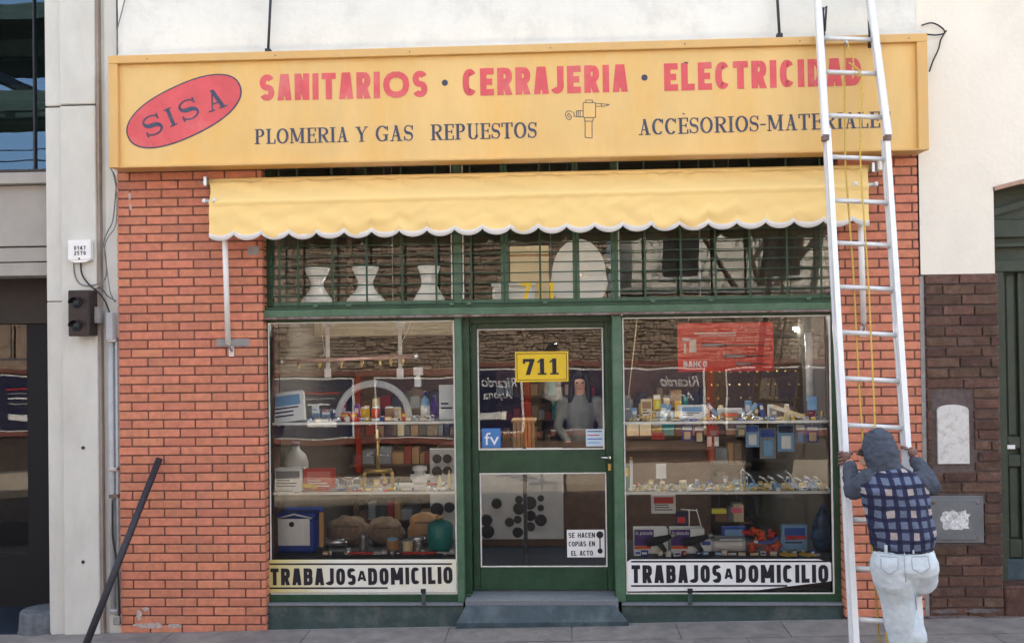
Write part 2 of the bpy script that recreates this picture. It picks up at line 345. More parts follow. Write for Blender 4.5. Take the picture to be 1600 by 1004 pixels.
# ------------------------------------------------------------------ lettering (strokes drawn as flat paint)
def selli(cx, cy, rx, ry, a0, a1, n=2.0, k=14):
    out = []
    for i in range(k + 1):
        a = R(a0 + (a1 - a0) * i / k); c, s = math.cos(a), math.sin(a)
        out.append((cx + rx * math.copysign(abs(c) ** (2 / n), c), cy + ry * math.copysign(abs(s) ** (2 / n), s)))
    return out
def sans(ch, w, t, n=2.6):
    h = t / 2; V = lambda x: ('L', x, 0, x, 1); H = lambda a, b, y: ('L', a, y, b, y); m = .5
    top, bot = 1 - h, h
    def C(*a): return ('C', selli(*a))
    G = {
     'A': [('L', h, 0, w / 2 - h * .35, 1), ('L', w - h, 0, w / 2 + h * .35, 1), H(w * .25, w * .75, .27)],
     'B': [V(h), H(h, w * .55, top), H(h, w * .55, .52), H(h, w * .55, bot), C(w * .55, (top + .52) / 2, w * .42 - h, (top - .52) / 2, 90, -90, n), C(w * .55, (bot + .52) / 2, w * .45 - h, (.52 - bot) / 2, 90, -90, n)],
     'C': [C(w / 2, m, w / 2 - h, m - h, 42, 318, n)], 'O': [C(w / 2, m, w / 2 - h, m - h, 0, 360, n)],
     'G': [C(w / 2, m, w / 2 - h, m - h, 42, 320, n), ('L', w - h, .12, w - h, .48), H(w * .55, w, .45)],
     'D': [V(h), H(h, w * .45, top), H(h, w * .45, bot), C(w * .45, m, w * .55 - h, m - h, 90, -90, n)],
     'E': [V(h), H(h, w, top), H(h, w * .88, m), H(h, w, bot)], 'H': [V(h), V(w - h), H(h, w - h, m)], 'I': [V(h)],
     'J': [('L', w - h, .25, w - h, 1), C(w * .42, .25 + h * .4, w * .58 - h, .25 - h * .6, 0, -150, n)],
     'L': [V(h), H(h, w, bot)], 'M': [V(h), V(w - h), ('L', h, 1, w / 2, .25), ('L', w - h, 1, w / 2, .25)],
     'N': [V(h), V(w - h), ('L', h, 1, w - h, 0)], 'P': [V(h), H(h, w * .55, top), H(h, w * .55, .46), C(w * .55, (top + .46) / 2, w * .45 - h, (top - .46) / 2, 90, -90, n)],
     'R': [V(h), H(h, w * .55, top), H(h, w * .55, .48), C(w * .55, (top + .48) / 2, w * .45 - h, (top - .48) / 2, 90, -90, n), ('L', w * .5, .48, w - h, 0)],
     'S': [('C', selli(w / 2, (top + m) / 2, w / 2 - h, (top - m) / 2, 25, 270, n) + selli(w / 2, (bot + m) / 2, w / 2 - h, (m - bot) / 2, 90, -155, n)[1:])],
     'T': [V(w / 2), H(0, w, top)], 'U': [('L', h, .3, h, 1), ('L', w - h, .3, w - h, 1), C(w / 2, .32, w / 2 - h, .32 - h, 180, 360, n)],
     'V': [('L', h, 1, w / 2, 0), ('L', w - h, 1, w / 2, 0)], 'X': [('L', h, 1, w - h, 0), ('L', w - h, 1, h, 0)],
     '0': [C(w / 2, m, w / 2 - h, m - h, 0, 360, n)], '1': [V(w * .6), ('L', w * .2, .8, w * .6, .97)], '2': [('C', selli(w / 2, .68, w / 2 - h, .32 - h, 150, -40, 2) + [(h, h)]), H(h, w, bot)],
     '4': [V(w * .7), H(0, w, .3), ('L', h, .3, w * .6, 1)], '5': [H(h, w, top), ('L', h, .55, h, 1), C(w / 2, .32, w / 2 - h, .32 - h, 120, -150, 2)],
     '7': [H(0, w, top), ('L', w * .35, 0, w - h, 1)], '-': [H(0, w, .45)], '.': [('L', h, 0, h, t)],
    }
    return [(s, t) for s in G.get(ch, [])]
def serif(ch, w, t):
    n = t * .38; s = t * .55; o = []
    def L(a, b, c, d, k): o.append((('L', a, b, c, d), k))
    def H(a, b, y, k=None): L(a, y, b, y, k or n)
    def ST(x, top=True, bot=True, k=None):
        k = k or t; L(x, 0, x, 1, k)
        if bot: H(x - k / 2 - s, x + k / 2 + s, n / 2)
        if top: H(x - k / 2 - s, x + k / 2 + s, 1 - n / 2)
    e = t / 2 + s
    def C(*a): o.append((('V', selli(*a), t, n), t))
    if ch == 'A': L(e * .8, 0, w * .5, 1, n); L(w - e, 0, w * .5 - t * .1, 1, t); H(w * .3, w * .68, .33); H(0, e * 1.5, n / 2); H(w - 2 * e, w, n / 2)
    elif ch == 'C' or ch == 'G':
        C(w * .52, .5, w * .52 - t / 2, .5 - n / 2, 40, 318, 2); L(w - n, .68, w - n, .97, n * 1.3)
        if ch == 'G': L(w - e * .8, .05, w - e * .8, .42, t); H(w - 2 * e, w, .42)
    elif ch == 'E': ST(e); H(e, w, 1 - n / 2); H(e, w * .8, .52); H(e, w, n / 2); L(w - n / 2, .74, w - n / 2, 1, n * 1.4); L(w - n / 2, 0, w - n / 2, .28, n * 1.4); L(w * .8, .4, w * .8, .64, n * 1.3)
    elif ch == 'I': ST(w / 2)
    elif ch == 'L': ST(e); H(e, w, n / 2); L(w - n / 2, 0, w - n / 2, .3, n * 1.4)
    elif ch == 'M': ST(e * .7, k=n * 1.2); ST(w - e); L(e * .7 + t * .3, 1, w * .47, .1, t); L(w * .5, .1, w - e, 1, n)
    elif ch == 'N': ST(e * .7, k=n * 1.2); ST(w - e * .7, bot=False, k=n * 1.2); L(e * .7 + t * .3, 1, w - e * .9, .02, t)
    elif ch == 'O': C(w / 2, .5, w / 2 - t / 2, .5 - n / 2, 0, 360, 2)
    elif ch == 'P' or ch == 'R':
        ST(e); H(e, w * .5, 1 - n / 2); H(e, w * .5, .5); C(w * .5, .75 - n / 4, w * .46 - t / 2, .25 - n / 4, 90, -90, 2)
        if ch == 'R': L(w * .5, .5, w - t * .6, 0, t); H(w - t * 1.3, w + s * .4, n / 2)
    elif ch == 'S':
        p = selli(w / 2, .75 - n / 4, w / 2 - t * .42, .25 - n / 4, 30, 270, 2) + selli(w / 2, .25 + n / 4, w / 2 - t * .42, .25 - n / 4, 90, -150, 2)[1:]
        o.append((('S', p, t, n), t)); L(w * .9, .7, w * .9, .98, n * 1.2); L(w * .08, .03, w * .08, .3, n * 1.2)
    elif ch == 'T': ST(w / 2, top=False); H(0, w, 1 - n / 2); L(n / 2, .72, n / 2, 1, n * 1.4); L(w - n / 2, .72, w - n / 2, 1, n * 1.4)
    elif ch == 'U': L(e, .28, e, 1, t); L(w - e * .7, .28, w - e * .7, 1, n * 1.2); H(0, 2 * e, 1 - n / 2); H(w - 1.4 * e, w, 1 - n / 2); C((w + e * .3) / 2, .28, (w - 1.7 * e) / 2, .28 - n / 2, 180, 360, 2)
    elif ch == 'Y': L(e, 1, w / 2, .45, t); L(w - e * .7, 1, w / 2, .45, n); L(w / 2, 0, w / 2, .47, t); H(w / 2 - e, w / 2 + e, n / 2); H(0, 2 * e, 1 - n / 2); H(w - 1.5 * e, w, 1 - n / 2)
    elif ch == '7': H(0, w, 1 - t * .35, t * .7); L(w * .38, 0, w - t * .5, .95, t); L(n / 2, .7, n / 2, 1, n * 1.4)
    elif ch == '1': ST(w / 2, top=False); L(w / 2 - t * 1.1, .78, w / 2, .95, n)
    elif ch == '-': H(0, w, .42, t * .55)
    return o
def stroke2d(st, t):
    k = st[0]; qs = []
    if k == 'L':
        _, x0, y0, x1, y1 = st; dx, dy = x1 - x0, y1 - y0; l = math.hypot(dx, dy) or 1e-6
        if abs(dy) >= abs(dx): o = t / 2 * l / abs(dy); qs.append([(x0 - o, y0), (x0 + o, y0), (x1 + o, y1), (x1 - o, y1)])
        else: o = t / 2 * l / abs(dx); qs.append([(x0, y0 - o), (x1, y1 - o), (x1, y1 + o), (x0, y0 + o)])
        return qs
    p = st[1]; N = len(p); ed = []
    closed = abs(p[0][0] - p[-1][0]) + abs(p[0][1] - p[-1][1]) < 1e-6
    for i in range(N):
        a = p[i - 1] if i > 0 else (p[-2] if closed else p[0]); b = p[i + 1] if i < N - 1 else (p[1] if closed else p[-1])
        dx, dy = b[0] - a[0], b[1] - a[1]; l = math.hypot(dx, dy) or 1e-6; dx, dy = dx / l, dy / l
        if k == 'C': ww = t
        elif k == 'V': ww = st[3] + (st[2] - st[3]) * abs(dy) ** 1.3
        else: f = i / (N - 1); ww = st[3] + (st[2] * 1.1 - st[3]) * math.exp(-((f - .5) / .19) ** 2)
        ed.append(((p[i][0] - dy * ww / 2, p[i][1] + dx * ww / 2), (p[i][0] + dy * ww / 2, p[i][1] - dx * ww / 2)))
    for i in range(N - 1): qs.append([ed[i][0], ed[i][1], ed[i + 1][1], ed[i + 1][0]])
    return qs
SANW = dict(A=.56, B=.54, C=.52, D=.55, E=.48, G=.56, H=.55, I=0, J=.42, L=.46, M=.72, N=.56, O=.58, P=.52, R=.54, S=.52, T=.52, U=.55, V=.56, X=.56)
SERW = dict(A=.74, C=.70, E=.62, G=.76, I=.36, L=.60, M=.98, N=.80, O=.78, P=.66, R=.74, S=.56, T=.68, U=.74, Y=.74)
SERW['-'] = .34; SERW['7'] = .62; SERW['1'] = .45
def text(word, p0, p1, cap, name, m, parent, style='sans', t=.2, gap=.12, widths=None, lean=0, n=2.6):
    """word painted between the 3D points p0 and p1 (base line), cap metres high; stretched to fit"""
    p0, p1 = Vector(p0), Vector(p1); ux = (p1 - p0).normalized(); nrm = Vector((0, -1, 0)); uz = nrm.cross(ux) * -1
    if uz.z < 0: uz = -uz
    ws = []
    for ch in word:
        if ch == ' ': ws.append(.35); continue
        base = (widths or {}).get(ch, (SANW if style == 'sans' else SERW).get(ch, .5))
        if style == 'sans' and ch == 'I' and not (widths or {}).get('I'): base = t
        ws.append(base)
    tot = sum(ws) + gap * (len(word) - 1); L = (p1 - p0).length / cap; k = L / tot
    mb = MB(); x = 0; lay = 0
    for ch, wd in zip(word, ws):
        if ch != ' ':
            g = sans(ch, wd * k, t, n) if style == 'sans' else serif(ch, wd * k, t)
            for st, tt in g:
                lay += 1; e = nrm * (.0004 * (lay % 7))
                for q in stroke2d(st, tt):
                    mb.add([p0 + ux * (x + a + lean * b) * cap + uz * b * cap + e for a, b in q], [(0, 1, 2, 3)])
        x += (wd + gap) * k
    return mb.build(name, m, parent)
def textpx(word, a, b, cap_px, Y, *args, **kw):
    p0, p1 = W(a[0], a[1], Y), W(b[0], b[1], Y); return text(word, p0, p1, cap_px * (DIST + Y) / F, *args, **kw)
def bfont(word, x0, x1, z, Y, name, m, parent, shear=0.0, mirror=False, h=None):   # lower-case words from Blender's own face
    cu = bpy.data.curves.new(name, 'FONT'); cu.body = word; cu.shear = shear; cu.size = 1; cu.resolution_u = 3
    o = bpy.data.objects.new(name, cu); COL.objects.link(o); bpy.context.view_layer.update()
    me = bpy.data.meshes.new_from_object(o.evaluated_get(bpy.context.evaluated_depsgraph_get()))
    bpy.data.objects.remove(o); bpy.data.curves.remove(cu)
    xs = [v.co.x for v in me.vertices]; ys = [v.co.y for v in me.vertices]; off = wloc(parent)
    sx = (x1 - x0) / (max(xs) - min(xs)); sz = (h / (max(ys) - min(ys))) if h else abs(sx)
    for v in me.vertices: v.co = Vector((x0 + (v.co.x - min(xs)) * sx, Y, z + (v.co.y - min(ys)) * sz)) - off
    me.materials.clear(); me.materials.append(m); o = bpy.data.objects.new(name, me); COL.objects.link(o); o.parent = parent
    return o
# =================================================================== GROUND
def slopedbox(x0, x1, y0, y1, top, thick):
    mb = MB(); a, b = GZ(x0) + top, GZ(x1) + top
    mb.add([(x0, y0, a - thick), (x1, y0, b - thick), (x1, y1, b - thick), (x0, y1, a - thick), (x0, y0, a), (x1, y0, b), (x1, y1, b), (x0, y1, a)],
           [(0, 3, 2, 1), (4, 5, 6, 7), (0, 1, 5, 4), (1, 2, 6, 5), (2, 3, 7, 6), (3, 0, 4, 7)]); return mb
mb = MB(); mb.add([(-300, -300, -.9), (300, -300, -.9), (300, 300, -.9), (-300, 300, -.9)], [(0, 1, 2, 3)])
struct(mb.build('ground', m_asphalt2))
struct(slopedbox(-24, 24, -8.0, -2.2, -.15, .5).build('road', m_asphalt))
PV = thing('pavement', None, None, (0, 0, 0)); del_keys = None
struct(PV)
slopedbox(-24, 24, -2.05, .5, -.012, .4).build('mortar_bed', m_cement, PV)
slopedbox(-24, 24, -2.2, -2.053, -.003, .4).build('kerb', m_granite, PV)
rr = random.Random(5)
for row, (ya, yb) in enumerate(((-.385, -.005), (-.79, -.405), (-1.2, -.81))):
    x = -5.2 + (.27 if row % 2 else 0) + .08
    while x < 4.8:
        wd = rr.choice((.8, .95, 1.1)); dz = rr.uniform(-.0015, .0015)
        slopedbox(x + .003, min(x + wd, 5) - .003, ya, yb, dz, .03).build('paving_slab', m_pave, PV); x += wd
slopedbox(-24, -5.25, -2.05, 0, 0, .03).build('far_paving', m_pave, PV); slopedbox(5.0, 24, -2.05, 0, 0, .03).build('far_paving', m_pave, PV)
slopedbox(-5.2, 5.0, -2.05, -1.215, 0, .03).build('outer_paving', m_pave, PV)
OS = MB(); struct(slopedbox(-24, 24, -11.2, -8.0, -.03, .5).build('opposite_pavement', mat('pale_paving', (.42, .36, .28), .9, var=.12, scale=3, space='World')))
lt = MB(); ql = random.Random(17)
for i in range(40):
    x_, y_ = ql.uniform(-4, 4), ql.uniform(-.9, -.12); z_ = GZ(x_) + .003; r_ = ql.uniform(.004, .013)
    lt.add([(x_ + r_ * math.cos(a_) * ql.uniform(.5, 1.2), y_ + r_ * math.sin(a_) * ql.uniform(.5, 1.2), z_ + ql.uniform(0, .003)) for a_ in (0, 1.3, 2.5, 3.7, 5)], [(0, 1, 2, 3, 4)])
tag(lt.build('pavement_grit', mat('grit', (.42, .40, .37), .9, var=.4, scale=40)), 'scattered pale grit and paper specks on the pavement before the shop', 'litter', kind='stuff')
# =================================================================== BRICK PIERS
BM = {}
def brick_mesh(w_, h, d, bev=.004, key='b'):
    k = (key, round(w_, 3), round(h, 4), round(d, 3))
    if k in BM: return BM[k]
    mb = MB().box(-w_ / 2, w_ / 2, 0, d, -h / 2, h / 2, bev)
    me = bpy.data.meshes.new('brick'); me.from_pydata(mb.v, [], mb.f)
    bm = bmesh.new(); bm.from_mesh(me); bmesh.ops.recalc_face_normals(bm, faces=bm.faces[:]); bm.to_mesh(me); bm.free(); BM[k] = me; return me
def put_brick(x0, x1, zc, h, d, y, m, parent, key='b', lab=None):
    me = brick_mesh(x1 - x0, h, d, key=key)
    if not me.materials: me.materials.append(m)
    o = bpy.data.objects.new('brick', me); COL.objects.link(o); o.parent = parent
    o.location = Vector(((x0 + x1) / 2, y, zc)) - wloc(parent)
    return o
CP = .0705; BL = .2565
def pier(label, x0, x1, zt, zb, offA, offB, side_return):
    p = thing('brick_pier', label, 'brick pier', ((x0 + x1) / 2, .2, zb), 'brick piers either side of the shop window')
    MB().box(x0 + .007, x1 - .007, .007, .45, zb, zt).build('mortar', m_mortar, p)
    z = zt - CP / 2; row = 0; q = random.Random(3)
    while z - CP / 2 > zb - CP * .6:
        js = [x0]; a = x0 + (offA if row % 2 == 0 else offB)
        while a < x1 - .03: js.append(a); a += BL
        js.append(x1)
        for i in range(len(js) - 1):
            l = js[i] + (0 if i == 0 else .006); r = js[i + 1] - (0 if i == len(js) - 2 else .006)
            edge = (i == len(js) - 2 and side_return == 'R') or (i == 0 and side_return == 'L')
            put_brick(l, r, z, CP - .0115, .135 if edge else .05, q.choice((-.0015, -.0007, 0, .0007, .0015)), m_brick, p, 'b%d' % edge)
        z -= CP; row += 1
    return p
LX0, LX1 = XX(185.5, 0, 620), XX(412, 0, 620)
RX0, RX1 = XX(1316.5, 0, 700), XX(1438.5, 0, 560)
LP = pier('wide red brick pier on the left with a white awning strut fixed to it', LX0, LX1, ZZ(281, 0, 300) + 2 * CP, -.055, .238, .104, 'R')
RP = pier('narrow red brick pier on the right behind the ladder', RX0, RX1, ZZ(246.5, 0, 1380) + 2 * CP, .06, .17, .044, 'L')
# blank cement patches left in the left pier
part('cement_patch', m_cement, LP, XX(340), XX(391), -.004, .02, ZZ(541, 0, 365), ZZ(529, 0, 365), .002)
part('cement_patch', m_cement, LP, XX(391), XX(408), -.004, .02, ZZ(398, 0, 400), ZZ(384, 0, 400), .002)
# =================================================================== SHOP BUILDING (upper wall, interior shell)
H = 8.9
SB = thing('shop_building', 'white plastered upper wall of the shop above the yellow sign', 'building', (0, 0, 0))
UX0, UX1 = XX(184, 0, 50), XX(1446, 0, 40)
ZT = 3.80
def bumpy_wall(x0, x1, z0, z1, y, name, m, parent, amp=.006, nx=120, nz=30, seed=1):
    from mathutils import noise
    mb = MB(); vs = []; fs = []
    for j in range(nz + 1):
        for i in range(nx + 1):
            X, Z = x0 + (x1 - x0) * i / nx, z0 + (z1 - z0) * j / nz
            vs.append((X, y - amp * noise.noise((X * 2.1 + seed, Z * 2.1, seed)) - amp * .4 * noise.noise((X * 9, Z * 9, seed)), Z))
    for j in range(nz):
        for i in range(nx): a = j * (nx + 1) + i; fs.append((a, a + 1, a + nx + 2, a + nx + 1))
    mb.add(vs, fs, True); return mb.build(name, m, parent)
ZL = ZZ(74, 0, 700)     # ragged plaster edge just above the sign
bumpy_wall(UX0 + .004, UX1, ZL + .02, H, 0, 'plaster_wall', m_white_plaster, SB, .012, 130, 60)
bumpy_wall(UX0 + .004, UX1, ZT, ZL + .024, -.014, 'plaster_ledge', m_white_plaster, SB, .008, 200, 14, 4)
MB().box(UX0, UX1, .03, .4, ZT, H).build('wall_core', m_white_plaster, SB)
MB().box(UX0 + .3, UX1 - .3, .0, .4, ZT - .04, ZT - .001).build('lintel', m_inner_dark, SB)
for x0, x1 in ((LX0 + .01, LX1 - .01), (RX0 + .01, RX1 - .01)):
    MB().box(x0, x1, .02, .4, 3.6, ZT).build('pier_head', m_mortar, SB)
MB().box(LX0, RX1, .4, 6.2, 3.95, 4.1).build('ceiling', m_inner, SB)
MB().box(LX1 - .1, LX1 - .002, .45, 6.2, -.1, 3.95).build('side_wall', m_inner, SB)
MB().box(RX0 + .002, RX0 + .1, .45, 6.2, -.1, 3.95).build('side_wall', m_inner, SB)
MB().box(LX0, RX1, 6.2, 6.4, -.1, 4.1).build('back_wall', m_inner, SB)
MB().box(LX1, RX0, .45, 6.2, -.1, .13).build('shop_floor', m_darkfloor, SB)
MB().box(UX0, UX1, .4, 6.4, 4.15, 4.3).build('roof_slab', m_cement, SB)
# stay rods above the sign
for i, (a, b, lb) in enumerate((((424, -30), (419, 79), 'thin black iron stay rod holding the sign near its left end'), ((1213, -30), (1218, 55), 'thin black iron stay rod holding the sign near the ladder'))):
    p, q = W(a[0], a[1], -.03), W(b[0], b[1], -.12)
    r = thing('stay_rod', lb, 'rod', q, 'iron rods staying the shop sign')
    MB().tube([p + Vector((0, .02, .1)), q], .011, 8).build('rod', m_darkiron, r)
    MB().box(q.x - .02, q.x + .02, q.y - .02, q.y + .03, q.z - .03, q.z + .01).build('clamp', m_darkiron, r)
# =================================================================== SIGN BOARD
SY = -.25
A_, B_, C_, D_ = W(169, 88, SY), W(1448.5, 51, SY), W(1452.5, 232.5, SY), W(170, 264, SY)
SG = thing('shop_sign', 'long yellow painted shop sign with red and navy lettering', 'sign', (0, SY, 4.0))
x0, x1 = (A_.x + D_.x) / 2, (B_.x + C_.x) / 2; z1, z0 = (A_.z + B_.z) / 2, (C_.z + D_.z) / 2; fwz = .062
MB().box(x0 + .004, x1 - .004, SY + .053, -.02, z0 + .004, z1 - .004).build('case', m_sign_frame, SG)
MB().box(x0 + fwz - .003, x1 - fwz + .003, SY + .040, SY + .052, z0 + .01, z1 - fwz + .003).build('panel', m_sign, SG)
for nm, a in (('frame_rail', (x0, x1, SY, SY + .056, z1 - fwz, z1)), ('frame_rail', (x0 + fwz, x1 - fwz - .005, SY + .012, SY + .056, z0, z0 + .016)), ('frame_stile', (x0, x0 + fwz + .01, SY + .0005, SY + .056, z0 + .001, z1 - fwz - .0005)), ('frame_stile', (x1 - fwz - .015, x1, SY + .0005, SY + .056, z0 + .001, z1 - fwz - .0005))):
    MB().box(*a, .004).build(nm, m_sign_frame, SG)
TY = SY + .0385
rw = dict(S=.56, A=.54, N=.56, I=.235, T=.54, R=.54, O=1.0, C=.52, E=.50, J=.42, L=.48, D=.56)
for wd, a, b, cp in (('SANITARIOS', (406, 158), (668, 152), 42), ('CERRAJERIA', (723, 150.5), (981, 143.5), 43), ('ELECTRICIDAD', (1038, 142.5), (1346, 133.5), 43)):
    textpx(wd, a, b, cp, TY, 'lettering', m_signred, SG, 'sans', .235, .12, rw, n=2.2)
for px, py in ((695, 129.5), (1007, 121.5)):
    c = W(px, py, TY); MB().lathe(c, [(.0235, 0), (.0235, .001)], 20, 'Y').build('dot', m_signblue, SG)
for wd, a, b, cp in (('PLOMERIA', (398, 225.5), (544.5, 222), 24), ('Y', (555, 222), (575.5, 221.5), 24), ('GAS', (587, 221.5), (646, 220), 25), ('REPUESTOS', (673, 219.5), (839, 215.5), 25), ('ACCESORIOS-MATERIALES', (998, 211.5), (1392, 199), 25)):
    textpx(wd, a, b, cp, TY, 'lettering', m_signblue, SG, 'serif', .17, .08)
# oval emblem
oc = W(287.5, 173.8, TY); ang = R(25.5)
def oval(k, e, m, nm):
    pts = []
    for i in range(64):
        a = 2 * math.pi * i / 64; u = math.copysign(abs(math.cos(a)) ** .86, math.cos(a)) * 97.5 * k; v = math.copysign(abs(math.sin(a)) ** .9, math.sin(a)) * (41 + 1.8 * 0) * k if k < 1 else math.copysign(abs(math.sin(a)) ** .9, math.sin(a)) * 42.2
        q = W(287.5 + u * math.cos(ang) + v * math.sin(ang) * .9, 173.8 - u * math.sin(ang) * .98 + v * math.cos(ang), TY); pts.append((q.x, q.z))
    mb = MB(); mb.prism(pts, TY - e, TY + .002); return mb.build(nm, m, SG)
oval(1.0, .0008, m_signblue, 'emblem_outline'); oval(.975, .0018, m_signred, 'emblem_field')
for ch, cx_, cy_ in (('S', 240.5, 195.5), ('I', 268.5, 183), ('S', 297, 171), ('A', 338, 155.5)):
    d = {'S': 30, 'I': 9, 'A': 31}[ch]; ua = R(24 if ch != 'A' else 20); cap = {'S': 33, 'I': 30, 'A': 33}[ch]
    bx, by = cx_ + cap / 2 * math.sin(ua) * .6, cy_ + cap / 2 * math.cos(ua)
    textpx(ch, (bx - d / 2 * math.cos(ua), by + d / 2 * math.sin(ua)), (bx + d / 2 * math.cos(ua), by - d / 2 * math.sin(ua)), cap, TY - .003, 'lettering', m_signblue, SG, 'serif', .2, .08, {'I': .36, 'S': .9, 'A': .95})
# thin line drawing of a tap on the sign
def pline(pts, wpx, Y, m, name, parent):
    P3 = [W(a, b, Y) for a, b in pts]; mb = MB(); r = wpx / 2 * (DIST + Y) / F
    for i in range(len(P3) - 1):
        p, q = P3[i], P3[i + 1]; d = (q - p).normalized(); nn = Vector((-d.z, 0, d.x)) * r; e = Vector((0, -.0003 * (i % 3), 0))
        mb.add([p + nn + e, p - nn + e, q - nn + e, q + nn + e], [(0, 1, 2, 3)])
    return mb.build(name, m, parent)
zx = lambda x: 860 + x / 2.58
zy = lambda y: 50 + y / 2.58
for pts in ([(132, 285), (182, 285), (182, 345), (132, 345), (132, 285)], [(142, 285), (142, 275), (170, 275), (170, 285)], [(182, 290), (205, 288), (205, 300), (182, 300)], [(205, 290), (238, 293), (215, 301), (205, 299)],
            [(132, 318), (105, 318), (105, 342), (132, 342)], [(95, 322), (95, 340), (105, 340)], [(138, 345), (138, 360), (172, 360), (172, 348)], [(140, 362), (140, 425), (168, 428), (168, 362)],
            [(88, 325), (80, 318), (66, 320), (60, 332), (66, 350), (80, 354), (86, 342), (74, 328), (68, 338), (80, 345)], [(112, 318), (112, 342)], [(120, 316), (120, 344)]):
    pline([(zx(a), zy(b)) for a, b in pts], 1.1, TY, m_signblue, 'tap_drawing', SG)
for px, py in ((230, 92), (430, 87), (640, 81), (860, 75), (1070, 69), (1250, 64), (1420, 60)):
    c = W(px, py, SY - .001); MB().lathe(c, [(.006, 0), (.005, .002)], 8, 'Y').build('screw_head', m_rust, SG)
for px, py, w_, h_ in ((1072, 98.5, 7, 3), (1068, 178, 4, 2), (905, 44, 0, 0)):
    if w_: c = W(px, py, TY - .003); MB().prism([(c.x - w_ / 400, c.z), (c.x + w_ / 500, c.z - h_ / 300), (c.x + w_ / 380, c.z + h_ / 500), (c.x - w_ / 600, c.z + h_ / 300)], TY - .004, TY - .002).build('paint_chip', m_rust, SG)
# =================================================================== AWNING
AY = -.20
AW = thing('awning', 'yellow canvas awning with white scalloped edge under the sign', 'awning', (0, -.1, 3.3))
tl, tr = W(328, 284, -.07), W(1357, 262.5, -.07)
cl, cr_ = W(327, 313.5, AY), W(1357, 287.5, AY)
bl, br = W(327, 366, AY), W(1357, 342, AY)
from mathutils import noise as NZ
NU, LOB = 720, 23.5
def scal(u):
    f = ((u * LOB) + .08) % 1.0; return .052 * (abs(math.sin(math.pi * f)) ** .62)
def awn_pt(u, v):            # v 0 top .. 1 crease .. 2 hem
    if v <= 1:
        p = tl.lerp(tr, u).lerp(cl.lerp(cr_, u), v); y = p.y + .012 * math.sin(math.pi * v)
        n_ = NZ.noise((u * 22 - v * 1.6, v * .8, 1.7)); y -= .020 * n_ * math.sin(math.pi * min(1, v + .15)); p.z += (.016 * NZ.noise((u * 70, 3, 1)) * (1 - v))
    else:
        f = v - 1; a = cl.lerp(cr_, u); b = bl.lerp(br, u); b = b.copy(); b.z -= scal(u); p = a.lerp(b, f)
        y = p.y - .006 + .024 * f * NZ.noise((u * 13 + f * 2.6, f * 1.5, 5)) + .012 * NZ.noise((u * 30 - f * 2.6, f * 1.6, 9)) * f + .004 * NZ.noise((u * 55 + f * 4, f * 4, 3)) - .016 * math.exp(-((f - .04) / .05) ** 2)
    return Vector((p.x, y, p.z))
vs = []; rows = [i / 8 for i in range(9)] + [1 + i / 16 for i in range(1, 17)]
for v in rows:
    for i in range(NU + 1): vs.append(awn_pt(i / NU, v))
fs = [(j * (NU + 1) + i, j * (NU + 1) + i + 1, (j + 1) * (NU + 1) + i + 1, (j + 1) * (NU + 1) + i) for j in range(len(rows) - 1) for i in range(NU)]
o = MB().add(vs, fs, True).build('canvas', m_awning, AW); md = o.modifiers.new('s', 'SOLIDIFY'); md.thickness = .002; md.offset = 1
vs = []; fs = []
for i in range(NU + 1):
    u = i / NU; p = awn_pt(u, 2); q = awn_pt(u, 2); s_ = scal(u); up = .033 - .010 * (1 - s_ / .052)
    vs += [p + Vector((0, -.005, -.003)), p + Vector((0, -.006, up + .006)), p + Vector((0, .005, -.003))]
for i in range(NU): fs += [(3 * i, 3 * i + 3, 3 * i + 4, 3 * i + 1), (3 * i, 3 * i + 2, 3 * i + 5, 3 * i + 3)]
MB().add(vs, fs, True).build('scalloped_trim', m_trim, AW)
MB().tube([tl + Vector((-.03, .03, 0)), tr + Vector((.03, .03, 0))], .03, 12).build('roller', m_awning, AW)
MB().tube([cl + Vector((-.045, .03, .0)), cr_ + Vector((.06, .03, 0))], .013, 10).build('front_bar', m_alu_paint, AW)
for p in (cl + Vector((-.045, .012, 0)), cr_ + Vector((.06, .012, 0)), cl + Vector((.045, -.014, 0)), cr_ + Vector((-.1, -.016, 0))):
    MB().lathe(p - Vector((.012, 0, 0)), [(.012, 0), (.018, .004), (.018, .02), (.012, .024)], 10, 'X').build('bar_cap', m_plastic_white, AW)
for p, s_ in ((tl, -1), (tr, 1)):
    mb = MB().box(p.x + s_ * .01, p.x + s_ * .035, -.12, 0, p.z - .04, p.z + .035, .003).lathe(Vector((p.x + s_ * .035, -.06, p.z)), [(.02, 0), (.02, s_ * .02), (.008, s_ * .022), (.008, s_ * .05)], 10, 'X')
    mb.build('wall_bracket', m_steel, AW)
    if s_ > 0: MB().box(p.x + .05, p.x + .085, -.15, -.04, p.z - .03, p.z + .05, .008).build('gear_box', m_plastic_white, AW)
for a, b in (((350.5, 345), (356.5, 537)), ((1344, 330), (1349.5, 505))):
    p, q = W(a[0], a[1], -.15), W(b[0], b[1], -.06)
    MB().tube([p, q], .0215, 12).build('strut', m_whitepaint, AW)
    MB().tube([q + Vector((0, 0, .03)), q + Vector((.008, .01, -.02)), q + Vector((.01, .03, -.05)), q + Vector((.012, .06, -.06))], .009, 8).box(q.x - .012, q.x + .03, -.012, .004, q.z - .10, q.z - .02).build('strut_hinge', m_steel, AW)
